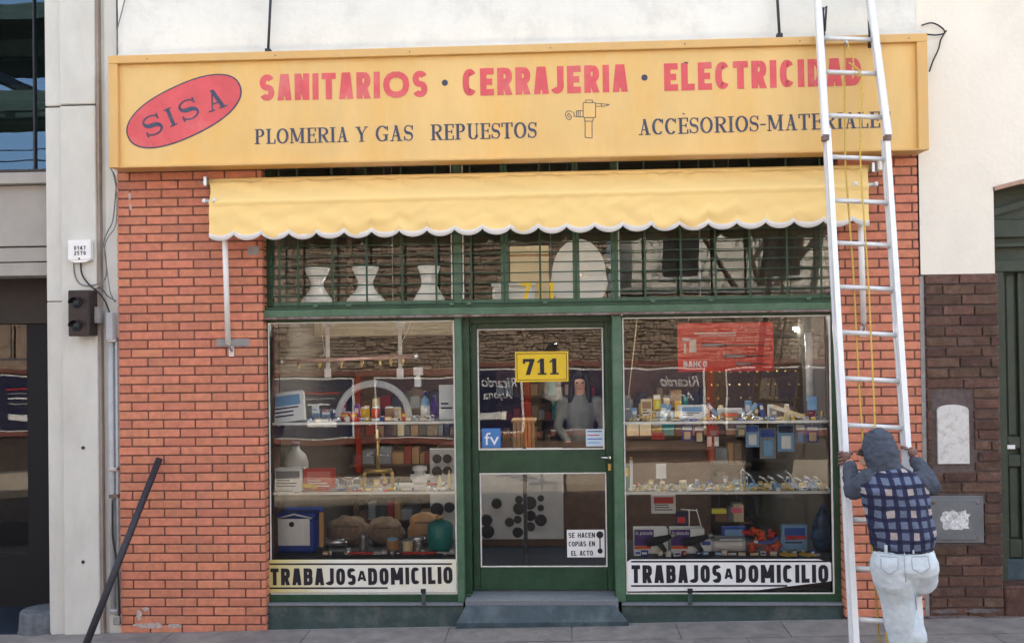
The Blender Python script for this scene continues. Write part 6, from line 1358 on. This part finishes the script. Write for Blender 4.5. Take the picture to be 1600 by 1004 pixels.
for lb_, x_ in (('added hidden tube lamp high behind the awning on the left', -1.4), ('added hidden tube lamp high behind the awning in the middle', .1), ('added hidden tube lamp high behind the awning on the right', 1.4)):  # added fill lamps for the white basins, out of sight behind the awning
    t = thing('shop_or_fill_light', lb_, 'lamp', (x_, .3, 3.4), 'added hidden tube lamps inside the shop'); part('fitting', m_whitepaint, t, x_ - .5, x_ + .5, .27, .33, 3.42, 3.45, .004); MB().tube([(x_ - .47, .3, 3.40), (x_ + .47, .3, 3.40)], .012, 8).build('tube', m_fill_tube, t); part('hanger', m_grey, t, x_ - .005, x_ + .005, .295, .305, 3.45, 3.78)
    ld = bpy.data.lights.new('fill_light', 'AREA'); ld.shape = 'RECTANGLE'; ld.size = .95; ld.size_y = .05; ld.energy = .12 if abs(x_) < .5 else .26; ld.color = (1, .96, .90); lo = bpy.data.objects.new('fill_light', ld); COL.objects.link(lo); lo.parent = t; lo.location = (0, -.10, -.02); lo.rotation_euler = (R(12), 0, 0)
# jumble of small packs, tubes and jars that crowds the shelves
ORD = 'first second third fourth fifth sixth seventh eighth ninth tenth eleventh twelfth thirteenth fourteenth fifteenth sixteenth seventeenth eighteenth nineteenth twentieth twenty-first twenty-second twenty-third twenty-fourth twenty-fifth twenty-sixth'.split()
def jumble(where, x0_, x1_, ybase, zb0, n_, Ya, Yb_, hmax, seed, pal):
    q = random.Random(seed)
    for i in range(n_):
        m, cn_ = q.choice(pal); x = x0_ + (x1_ - x0_) * (i + q.uniform(.1, .9)) / n_; Y = q.uniform(Ya, Yb_); c = W(x, ybase, Y); k_ = q.random(); w_, h_ = q.uniform(.014, .03), q.uniform(.3, 1) * hmax
        nm_, ct = ('fitting_pack', 'packet') if k_ < .55 else ('small_jar', 'jar') if k_ < .8 else ('fitting_tube', 'tube')
        t = thing(nm_, 'small %s %s %s from the left %s' % (cn_, ct, ORD[i], where), ct, (c.x, Y, zb0), 'small stock jumbled ' + where)
        if k_ < .55: part('pack_body', m, t, c.x - w_, c.x + w_, Y, Y + .03, zb0, zb0 + h_, .003); part('pack_label', m_paper if cn_ != 'white' else m_blue, t, c.x - w_ * .7, c.x + w_ * .7, Y - .0012, Y - .0003, zb0 + h_ * .35, zb0 + h_ * .75)
        elif k_ < .8: MB().lathe((c.x, Y, zb0), [(w_ * .75, 0), (w_ * .8, .004), (w_ * .8, h_ * .7), (w_ * .5, h_ * .82)], 12).build('jar_body', m, t); MB().lathe((c.x, Y, zb0 + h_ * .82), [(w_ * .6, 0), (w_ * .6, h_ * .15)], 12).build('lid', m_plastic_white, t)
        else: MB().tube([(c.x - .03, Y, zb0 + .012), (c.x + .035, Y, zb0 + .014)], .011, 8).build('tube_body', m, t); MB().tube([(c.x + .035, Y, zb0 + .014), (c.x + .048, Y, zb0 + .0145)], .007, 8).build('cap', m_dgrey, t)
        t.rotation_euler = (0, 0, q.uniform(-.5, .5))
PAL = [(m_paper, 'white'), (m_lblue, 'pale blue'), (m_blue, 'blue'), (m_red, 'red'), (m_plastic_white, 'white'), (m_yellow, 'yellow'), (m_cream, 'cream'), (m_grey, 'grey'), (m_brass, 'brassy')]
jumble('at the front of the upper left shelf', 480, 684, 659, ZLF[1], 20, .26, .30, .045, 1, PAL); jumble('at the back of the upper left shelf', 490, 650, 659, ZLF[1], 14, .46, .56, .13, 2, PAL)
jumble('at the front of the lower left shelf', 500, 706, 768, ZLF[2], 14, .26, .29, .03, 3, PAL); jumble('at the back of the lower left shelf', 480, 706, 768, ZLF[2], 12, .48, .56, .11, 4, PAL)
jumble('at the front of the upper right shelf', 985, 1290, 657, ZRT[1], 26, .26, .29, .04, 5, PAL); jumble('at the back of the upper right shelf', 985, 1290, 657, ZRT[1], 22, .46, .56, .14, 6, PAL)
jumble('at the front of the lower right shelf', 990, 1290, 767, ZRT[2], 26, .25, .28, .03, 7, [(m_brass, 'brassy'), (m_cream, 'cream'), (m_paper, 'white'), (m_yellow, 'yellow'), (m_grey, 'grey')]); jumble('at the back of the lower right shelf', 990, 1290, 767, ZRT[2], 14, .44, .56, .08, 8, PAL)
jumble('on the left window floor', 500, 700, 866, ZLF[3], 14, .27, .34, .06, 9, [(m_dgrey, 'dark grey'), (m_grey, 'grey'), (m_red, 'red'), (m_tan, 'tan'), (m_steel, 'steel')]); jumble('on the right window floor', 990, 1290, 866, ZRT[3], 20, .27, .33, .05, 10, PAL)
for k_, (a_, b_, c_2, d_) in enumerate(((213, 952, 222, 968), (222, 948, 232, 954), (212, 972, 256, 981), (262, 974, 285, 981), (202, 318, 206, 330), (200, 302, 205, 312))):
    pts = []
    for i in range(20):
        t_ = 2 * math.pi * i / 20; rr_ = 1 + .5 * NZ.noise((i * 1.9, k_ * 2.3, 0)); v = W((a_ + c_2) / 2 + (c_2 - a_) / 2 * math.cos(t_) * rr_, (b_ + d_) / 2 + (d_ - b_) / 2 * math.sin(t_) * rr_, -.003); pts.append((v.x, v.z))
    MB().prism(pts, -.0035, -.002).build('paint_smear', mat('lime_smear', (.50, .42, .38), .95, var=.35, scale=40, space='World'), LP)
# =================================================================== PEOPLE
def skinned(name, V, E, m, parent, sub=2, root=0, smooth=True):
    off = wloc(parent); me = bpy.data.meshes.new(name); me.from_pydata([Vector(v[:3]) - off for v in V], E, [])
    o = bpy.data.objects.new(name, me); COL.objects.link(o); md = o.modifiers.new('k', 'SKIN'); md.use_smooth_shade = True; md.branch_smoothing = .6
    for i, v in enumerate(V):
        s_ = me.skin_vertices[0].data[i]; r_ = v[3]; s_.radius = r_ if isinstance(r_, tuple) else (r_, r_); s_.use_root = (i == root)
    sb = o.modifiers.new('s', 'SUBSURF'); sb.levels = sub; sb.render_levels = sub
    bpy.context.view_layer.update(); dg = bpy.context.evaluated_depsgraph_get(); nm = bpy.data.meshes.new_from_object(o.evaluated_get(dg)); nm.name = name
    bpy.data.objects.remove(o); bpy.data.meshes.remove(me)
    for p in nm.polygons: p.use_smooth = True
    nm.materials.clear(); nm.materials.append(m); o = bpy.data.objects.new(name, nm); COL.objects.link(o); o.parent = parent
    return o
def blob(name, chains, m, parent, vox=.011, it=6, fac=.5):
    """limbs and trunk swept as oval tubes, fused into one skin and smoothed"""
    off = wloc(parent); mb = MB(); n = 18
    for ch in chains:
        P = [Vector(c[:3]) for c in ch]; rr = [c[3] if isinstance(c[3], tuple) else (c[3], c[3]) for c in ch]
        d0, d1 = (P[0] - P[1]).normalized(), (P[-1] - P[-2]).normalized(); Q = []; q = []
        for f_, g_ in ((.95, .25), (.7, .7), (.35, .93)): Q.append(P[0] + d0 * min(rr[0]) * f_); q.append((rr[0][0] * g_, rr[0][1] * g_))
        Q += P; q += rr
        for f_, g_ in ((.35, .93), (.7, .7), (.95, .25)): Q.append(P[-1] + d1 * min(rr[-1]) * f_); q.append((rr[-1][0] * g_, rr[-1][1] * g_))
        vs = []
        for i, p in enumerate(Q):
            d = (Q[min(i + 1, len(Q) - 1)] - Q[max(i - 1, 0)]).normalized(); a = Vector((1, 0, 0)) - d * d.x
            if a.length < .2: a = Vector((0, 0, 1)) - d * d.z
            a.normalize(); b = d.cross(a)
            for k_ in range(n): t_ = 2 * math.pi * k_ / n; vs.append(p + a * math.cos(t_) * q[i][0] + b * math.sin(t_) * q[i][1])
        N_ = len(Q); fs = [(i * n + k_, i * n + (k_ + 1) % n, (i + 1) * n + (k_ + 1) % n, (i + 1) * n + k_) for i in range(N_ - 1) for k_ in range(n)]
        fs += [tuple(reversed(range(n))), tuple((N_ - 1) * n + k_ for k_ in range(n))]; mb.add(vs, fs, True)
    o = mb.build(name, m, parent); a = o.modifiers.new('r', 'REMESH'); a.mode = 'VOXEL'; a.voxel_size = vox; a.use_smooth_shade = True
    b = o.modifiers.new('s', 'SMOOTH'); b.iterations = it; b.factor = fac
    bpy.context.view_layer.update(); nm = bpy.data.meshes.new_from_object(o.evaluated_get(bpy.context.evaluated_depsgraph_get())); nm.name = name
    o.modifiers.clear(); o.data = nm
    for p in nm.polygons: p.use_smooth = True
    return o
def wrinkle(o, amp, sc_, seed=0, zst=1.0):
    me = o.data; me.update()
    nr = [v.normal.copy() for v in me.vertices]
    for v, n_ in zip(me.vertices, nr):
        c = v.co; d = NZ.noise((c.x * sc_ + seed, c.y * sc_, c.z * sc_ * zst)) + .5 * NZ.noise((c.x * sc_ * 2.3, c.y * sc_ * 2.3 + seed, c.z * sc_ * 2.3 * zst))
        v.co += n_ * amp * d
    me.update()
def chain(n, off=0): return [(i + off, i + off + 1) for i in range(n - 1)]
def hand_grip(grip, axis, palm_from, side, name, m, parent, r_obj=.024):
    """hand closed around a bar: grip point on the bar, bar axis, direction the wrist comes from, which side the thumb is"""
    ax = axis.normalized(); pf = (palm_from - ax * palm_from.dot(ax)).normalized(); tg = ax.cross(pf).normalized() * side
    wrist = grip + pf * .095 + tg * .02
    palm = grip + pf * .045 + tg * .0
    skinned(name + '_palm', [(*wrist, .026), (*(grip + pf * .065 + tg * .008), (.030, .038)), (*(grip + pf * .035 + tg * .004), (.028, .040))], [(0, 1), (1, 2)], m, parent, 1)
    for k_, (o_, l_) in enumerate(((-.033, .95), (-.011, 1.05), (.012, 1.0), (.034, .82))):
        b = grip + ax * -o_ + pf * .034 + tg * .022; R_ = r_obj + .014
        pts = [b]
        for a_ in (35, 80, 130, 175):
            a2 = R(a_) * l_; pts.append(grip + ax * -o_ + pf * (R_ * math.cos(a2) + .004) + tg * (R_ * math.sin(a2)))
        skinned('finger', [(*p, r_) for p, r_ in zip(pts, (.0105, .0105, .010, .009, .008))], chain(5), m, parent, 1)
    pts = [grip + pf * .06 - ax * -.02 - tg * .02, grip + pf * .035 + ax * .035 - tg * .032, grip + pf * .008 + ax * .042 - tg * .034, grip - pf * .016 + ax * .040 - tg * .026]
    skinned('thumb', [(*p, r_) for p, r_ in zip(pts, (.014, .0125, .011, .009))], chain(4), m, parent, 1)
    return wrist
# ---- the man holding the ladder (back view)
MY = -1.70
def m_(px, py, dy=0): return W(px, py, MY + dy)
mn = thing('person', 'person in plaid shirt, grey hood and pale jeans gripping the ladder rails', 'person', (W(1410, 1000, MY).x, MY, .02))
gl_, gr_ = RL[0][0] + (RL[0][1] - RL[0][0]) * ((LPt(1318, 716).z - RL[0][0].z) / (RL[0][1].z - RL[0][0].z)), RL[1][0] + (RL[1][1] - RL[1][0]) * ((LPt(1418, 709).z - RL[1][0].z) / (RL[1][1].z - RL[1][0].z))
axl = (RL[0][0] - RL[0][1]); axr = (RL[1][0] - RL[1][1])
pel = m_(1411, 885); wai = m_(1410, 848); chs = m_(1399, 790); ups = m_(1392, 748, .03); nek = m_(1386, 732, .06); hd_ = m_(1376, 712, .10)
shL, shR = m_(1357, 748, .02), m_(1436, 752, .02)
elL, elR = m_(1333, 768, .06), m_(1456, 762, .05)
wrL, wrR = gl_ + Vector((.0, -.10, -.015)), gr_ + Vector((.015, -.10, -.02))
# legs
hpL, hpR = m_(1397, 893), m_(1434, 893, -.01)
knL = W(1408, 1000, MY + .02); knL.z = .47; ftL = Vector((knL.x + .02, MY + .06, .11))
knR = Vector((W(1403, 930, MY + .35).x, MY + .33, .74)); ftR = Vector((knR.x - .02, LF(.42) - .05, .42))
blob('body', [[(*pel, (.15, .10)), (*wai, (.14, .09)), (*chs, (.155, .095)), (*ups, (.15, .085)), (*nek, .06), (*hd_, (.075, .085)), (*(hd_ + Vector((-.005, .02, .05))), (.07, .08))],
    [(*shL, .055), (*elL, .04), (*wrL, .03)], [(*shR, .055), (*elR, .04), (*wrR, .03)], [(*ups, .07), (*shL, .055)], [(*ups, .07), (*shR, .055)],
    [(*hpL, .085), (*knL, .058), (*ftL, .042)], [(*hpR, .085), (*knR, .058), (*ftR, .042)], [(*(ftL + Vector((0, -.02, -.04))), .03), (*(ftL + Vector((0, .16, -.06))), .03)], [(*(ftR + Vector((0, -.02, -.04))), .03), (*(ftR + Vector((0, .16, -.04))), .03)]], m_skin, mn, .014, 4)
sh_ = blob('plaid_shirt', [[(*m_(1413, 849), (.176, .125)), (*m_(1411, 838), (.192, .138)), (*m_(1405, 814), (.190, .130)), (*m_(1401, 785), (.196, .125)), (*m_(1396, 760), (.196, .118)), (*m_(1391, 747, .02), (.165, .10)), (*m_(1388, 738, .05), (.10, .07))],
    [(*m_(1388, 752, .02), .085), (*m_(1352, 756, .03), .066)], [(*m_(1400, 752, .02), .085), (*m_(1436, 757, .03), .068)]], m_plaid, mn, .010, 5); wrinkle(sh_, .012, 8, 3, .7); wrinkle(sh_, .006, 22, 5, .5)
hem = blob('shirt_hem', [[(*m_(1382, 848, -.03), .05), (*m_(1400, 851, -.085), .045), (*m_(1425, 849, -.085), .05), (*m_(1444, 846, -.03), .05)]], m_plaid, mn, .009, 3); wrinkle(hem, .014, 16, 4)
for nm_, c_, e_, w_ in (('sleeve', shL, elL, wrL), ('sleeve', shR, elR, wrR)):
    s_ = blob(nm_, [[(*c_, .066), (*c_.lerp(e_, .6), .064), (*e_, .058), (*e_.lerp(w_, .5), .051), (*e_.lerp(w_, .86), .042)]], m_hood, mn, .009, 4); wrinkle(s_, .010, 22, 8)
hd2 = blob('hood', [[(*m_(1388, 740, .03), (.098, .08)), (*m_(1383, 728, .05), (.094, .094)), (*m_(1377, 712, .065), (.104, .110)), (*m_(1374, 698, .08), (.100, .108)), (*m_(1374, 690, .085), (.090, .095))],
    [(*m_(1352, 742, .06), .032), (*m_(1372, 748, .0), .036), (*m_(1400, 748, .0), .038), (*m_(1426, 745, .03), .032)]], m_hood, mn, .010, 4); wrinkle(hd2, .010, 12, 2); wrinkle(hd2, .007, 26, 4, 2)
# face peeking out on the left: cheek, nose, glasses, hair
fc = m_(1347, 711, .10)
face = skinned('face', [(*(fc + Vector((.05, .0, -.01))), (.062, .075)), (*(fc + Vector((.012, .01, -.012))), (.04, .062)), (*(fc + Vector((-.012, .015, -.012))), .013), (*(fc + Vector((-.002, .012, -.058))), .020)], [(0, 1), (1, 2), (1, 3)], m_skin, mn, 2)
skinned('hair_tuft', [(*(fc + Vector((.01, -.0, .035))), .03), (*(fc + Vector((-.004, -.01, .018))), .026), (*(fc + Vector((-.002, -.015, -.004))), .014)], chain(3), m_hair, mn, 2)
MB().tube([fc + Vector((-.022, .03, .006)), fc + Vector((-.02, -.02, .008)), fc + Vector((.04, -.06, .012))], .006, 6).build('glasses_arm', m_black, mn)
skinned('ear', [(*(fc + Vector((.05, -.045, 0))), .012), (*(fc + Vector((.052, -.047, -.02))), .009)], [(0, 1)], m_skin, mn, 1)
# hands in gloves
for g_, ax_, w_, sd_ in ((gl_, axl, Vector((.10, -.55, -.35)), 1), (gr_, axr, Vector((.10, -.55, -.35)), -1)):
    hand_grip(g_, ax_, Vector((0, -1, -.1)), -sd_, 'glove', m_glove, mn, .026)
    skinned('glove_cuff', [(*(g_ + Vector((.0, -.085, -.01))), .035), (*(g_ + Vector((.004, -.125, -.035))), .040)], [(0, 1)], colmat('maroon_cuff', 85, 35, 50), mn, 1)
# belt, jeans
bt = m_(1411, 853)
jn = blob('jeans', [[(*m_(1411, 857), (.166, .118)), (*m_(1412, 870), (.182, .135)), (*m_(1413, 884, -.01), (.186, .142)), (*m_(1412, 896), (.17, .12))],
    [(*m_(1392, 882, -.03), .115), (*m_(1396, 905, -.02), (.115, .125)), (*hpL.lerp(knL, .45), (.097, .10)), (*knL, (.082, .086)), (*ftL.lerp(knL, .45), .078), (*(ftL + Vector((0, 0, .02))), .07)],
    [(*m_(1437, 884, -.035), .108), (*m_(1437, 900, -.005), (.105, .11)), (*m_(1424, 908, .12), (.090, .095)), (*knR, .082), (*ftR.lerp(knR, .4), .072), (*(ftR + Vector((0, 0, .03))), .066)]], m_jeans, mn, .010, 5); wrinkle(jn, .008, 9, 6, .55); wrinkle(jn, .003, 24, 2, 1.4)
skinned('bare_waist', [(*m_(1440, 853, -.06), .035), (*m_(1451, 855, -.02), .038)], [(0, 1)], m_skin, mn, 2)
mb = MB(); 
for i in range(24):
    a_ = 2 * math.pi * i / 24; mb.v.append(Vector((bt.x + .172 * math.cos(a_), bt.y + .124 * math.sin(a_), bt.z - .022 + .008 * math.cos(a_)))); mb.v.append(Vector((bt.x + .172 * math.cos(a_), bt.y + .124 * math.sin(a_), bt.z + .016 + .008 * math.cos(a_))))
for i in range(24): j = (i + 1) % 24; mb.f.append((2 * i, 2 * j, 2 * j + 1, 2 * i + 1)); mb.sm.append(True)
o = mb.build('belt', m_leather, mn); md = o.modifiers.new('s', 'SOLIDIFY'); md.thickness = .006
for px in (1384, 1426): q_ = m_(px, 856, -.112); part('belt_loop', m_jeans, mn, q_.x - .007, q_.x + .007, q_.y - .012, q_.y + .008, q_.z - .03, q_.z + .02, .003)
for px in (1386, 1440):
    q_ = m_(px, 880, -.135); pts = [(q_.x - .055, q_.z + .05), (q_.x + .055, q_.z + .05), (q_.x + .055, q_.z - .05), (q_.x, q_.z - .075), (q_.x - .055, q_.z - .05)]
q_ = m_(1459, 884, -.06); part('pocket_patch', m_leather, mn, q_.x - .012, q_.x + .006, q_.y - .02, q_.y, q_.z - .03, q_.z + .02, .003)
for f_ in (ftL, ftR): s_ = skinned('shoe', [(*(f_ + Vector((0, -.03, -.05))), (.045, .04)), (*(f_ + Vector((0, .08, -.06))), (.045, .032)), (*(f_ + Vector((0, .17, -.065))), (.042, .026))], chain(3), m_darkwood, mn, 2)
from mathutils.bvhtree import BVHTree
def seam(o, pts, r_, nm, m):
    off = wloc(mn); bv = BVHTree.FromPolygons([v.co.copy() for v in o.data.vertices], [tuple(p.vertices) for p in o.data.polygons]); P_ = []
    for i in range(len(pts) - 1):
        for k_ in range(6):
            t_ = k_ / 6; a_ = W(pts[i][0] + (pts[i + 1][0] - pts[i][0]) * t_, pts[i][1] + (pts[i + 1][1] - pts[i][1]) * t_, MY - .4); d = (a_ - cam.matrix_world.translation).normalized()
            h_ = bv.ray_cast(a_ - off, d)
            if h_[0] is not None: P_.append(h_[0] + off - d * r_ * .3)
    if len(P_) > 2: MB().tube(P_, r_, 5).build(nm, m, mn)
m_seam = mat('denim_seam', (.40, .47, .52), .9)
for ps in ([(1376, 868), (1404, 870), (1403, 888), (1390, 896), (1377, 888), (1376, 868)], [(1424, 869), (1450, 868), (1453, 886), (1440, 895), (1426, 888), (1424, 869)], [(1413, 862), (1414, 890), (1416, 912)], [(1370, 862), (1410, 867), (1456, 862)]): seam(jn, ps, .0035, 'stitched_seam', m_seam)
# ---- woman inside the shop behind the counter
def standing(root, x, y, zf, h, face_dir, top_m, leg_m, hair_m, long_hair, arms, upper_only=False):
    k = h / 1.7; f = Vector((math.sin(face_dir), math.cos(face_dir), 0)); r_ = Vector((f.y, -f.x, 0)); B = Vector((x, y, zf))
    def p(a, b, c): return B + (r_ * a + f * b) * k + Vector((0, 0, c * k))
    hd = p(0, .03, 1.58); V = [(*p(0, 0, .93), (.12 * k, .09 * k)), (*p(0, 0, 1.12), (.105 * k, .08 * k)), (*p(0, 0, 1.32), (.13 * k, .09 * k)), (*p(0, 0, 1.45), .06 * k), (*p(0, .01, 1.52), .06 * k), (*hd, (.072 * k, .085 * k)), (*p(0, .02, 1.64), (.06 * k, .075 * k))]
    E = [(0, 1), (1, 2), (2, 3), (3, 4), (4, 5), (5, 6)]; n = 7; W_ = {}
    for s in (-1, 1):
        sh, el, wr = p(s * .18, 0, 1.38), p(*arms[0 if s < 0 else 1][0]), p(*arms[0 if s < 0 else 1][1]); V += [(*sh, .05 * k), (*el, .04 * k), (*wr, .028 * k)]; E += [(2, n), (n, n + 1), (n + 1, n + 2)]; W_[s] = (sh, el, wr); n += 3
    for s in (-1, 1):
        V += [(*p(s * .09, 0, .86), .085 * k), (*p(s * .1, .02, .48), .055 * k), (*p(s * .1, 0, .09), .04 * k), (*p(s * .11, .14, .035), .035 * k)]; E += [(0, n), (n, n + 1), (n + 1, n + 2), (n + 2, n + 3)]; n += 4
    skinned('body', V, E, m_skin, root, 2)
    t_ = blob('top', [[(*p(0, 0, .92), (.16 * k, .115 * k)), (*p(0, 0, 1.1), (.14 * k, .11 * k)), (*p(0, 0, 1.3), (.165 * k, .12 * k)), (*p(0, 0, 1.40), (.13 * k, .095 * k)), (*p(0, .0, 1.46), (.07 * k, .065 * k))]] + [[(*q, r0 * k) for q, r0 in zip(W_[s], (.068, .052, .042))] for s in (-1, 1)] + [[(*p(0, 0, 1.36), .07 * k), (*W_[s][0], .062 * k)] for s in (-1, 1)], top_m, root, .016, 4); wrinkle(t_, .008, 10, 3)
    for s in (-1, 1): skinned('trouser_leg', [(*p(s * .06, 0, .93), (.10 * k, .11 * k)), (*p(s * .09, 0, .84), .10 * k), (*p(s * .1, .02, .48), .073 * k), (*p(s * .1, 0, .08), .065 * k)], chain(4), leg_m, root, 2); skinned('shoe', [(*p(s * .1, -.02, .045), .045 * k), (*p(s * .11, .14, .035), .035 * k)], [(0, 1)], m_black, root, 1)
    hv = [(*p(0, .0, 1.675), (.088 * k, .096 * k)), (*p(0, -.045, 1.58), (.10 * k, .07 * k)), (*p(0, -.05, 1.48 if not long_hair else 1.36), (.09 * k, .05 * k))]
    blob('hair', [hv], hair_m, root, .012, 3)
    for s in (-1, 1):
        if long_hair: skinned('hair_lock', [(*p(s * .05, .05, 1.685), .036 * k), (*p(s * .088, .04, 1.58), .034 * k), (*p(s * .10, .05, 1.36), .034 * k)], chain(3), hair_m, root, 1)
        MB().ball(p(s * .03, .108, 1.59), .010 * k, 8).build('eye', m_ink, root)
    skinned('nose', [(*p(0, .105, 1.585), .008 * k), (*p(0, .125, 1.56), .011 * k)], [(0, 1)], m_skin, root, 1)
    MB().bar(p(-.022, .112, 1.525), p(.022, .112, 1.525), .008, .008).build('mouth', colmat('lip_red', 150, 75, 70), root)
    for s in (-1, 1):
        sh, el, wr = W_[s]; d = (wr - el).normalized(); sd_ = d.cross(Vector((0, 0, 1))).normalized()
        skinned('palm', [(*wr, .026 * k), (*(wr + d * .06), (.034 * k, .02 * k))], [(0, 1)], m_skin, root, 1)
        for j in range(4): b = wr + d * .06 + sd_ * (j - 1.5) * .019; skinned('finger', [(*b, .009), (*(b + d * .035 + Vector((0, 0, -.006))), .0085), (*(b + d * (.055 + .008 * (j in (1, 2))) + Vector((0, 0, -.02))), .007)], chain(3), m_skin, root, 1)
        b = wr + d * .02 + sd_ * s * .03; skinned('thumb', [(*b, .011), (*(b + d * .03 + sd_ * s * .018), .010), (*(b + d * .055 + sd_ * s * .02), .008)], chain(3), m_skin, root, 1)
wx = XX(906, 2.9, 640)
wm = thing('person', 'person with long dark hair and grey top behind the door glass', 'person', (wx, 2.85, .13))
standing(wm, wx, 2.85, .12, 1.72, math.pi, colmat('grey_top', 105, 106, 104, rough=.9), m_navy, m_hair, True, [((-.24, .05, 1.12), (-.14, .24, 1.0)), ((.24, .05, 1.12), (.14, .24, 1.0))])
# ---- photographer (only his mirror image shows in the door), standing on a low step behind the camera
ps_ = thing('step_stool', 'dark steel step stool the photographer stands on, mirrored in the door', 'stool', (-.02, -7.86, -.15)); part('tread', m_darkiron, ps_, -.24, .20, -8.05, -7.62, .395, .42, .006)
for x_ in (-.22, .16):
    for y_ in (-8.04, -7.66): part('leg', m_darkiron, ps_, x_, x_ + .03, y_, y_ + .03, -.16, .394)
ph = thing('person', 'person in white shirt and dark trousers photographing, mirrored in the door glass', 'person', (-.02, -7.86, .42))
standing(ph, -.02, -7.86, .42, 1.82, 0, colmat('white_shirt', 215, 212, 205, rough=.9), colmat('dark_trousers', 28, 30, 40), m_hair, False, [((-.24, .10, 1.36), (-.10, .20, 1.58)), ((.24, .10, 1.36), (.10, .20, 1.58))])
cmr = thing('camera', 'small compact camera held up by the photographer, mirrored in the door', 'camera', (0, -7.56, EYE)); part('camera_body', m_black, cmr, -.07, .07, -7.60, -7.555, EYE - .045, EYE + .04, .008); part('flash_window', mat('flash_glow', (1, .98, .95), .3, emit=30, bump=0, var=.01), cmr, .03, .055, -7.5545, -7.5525, EYE + .015, EYE + .03)
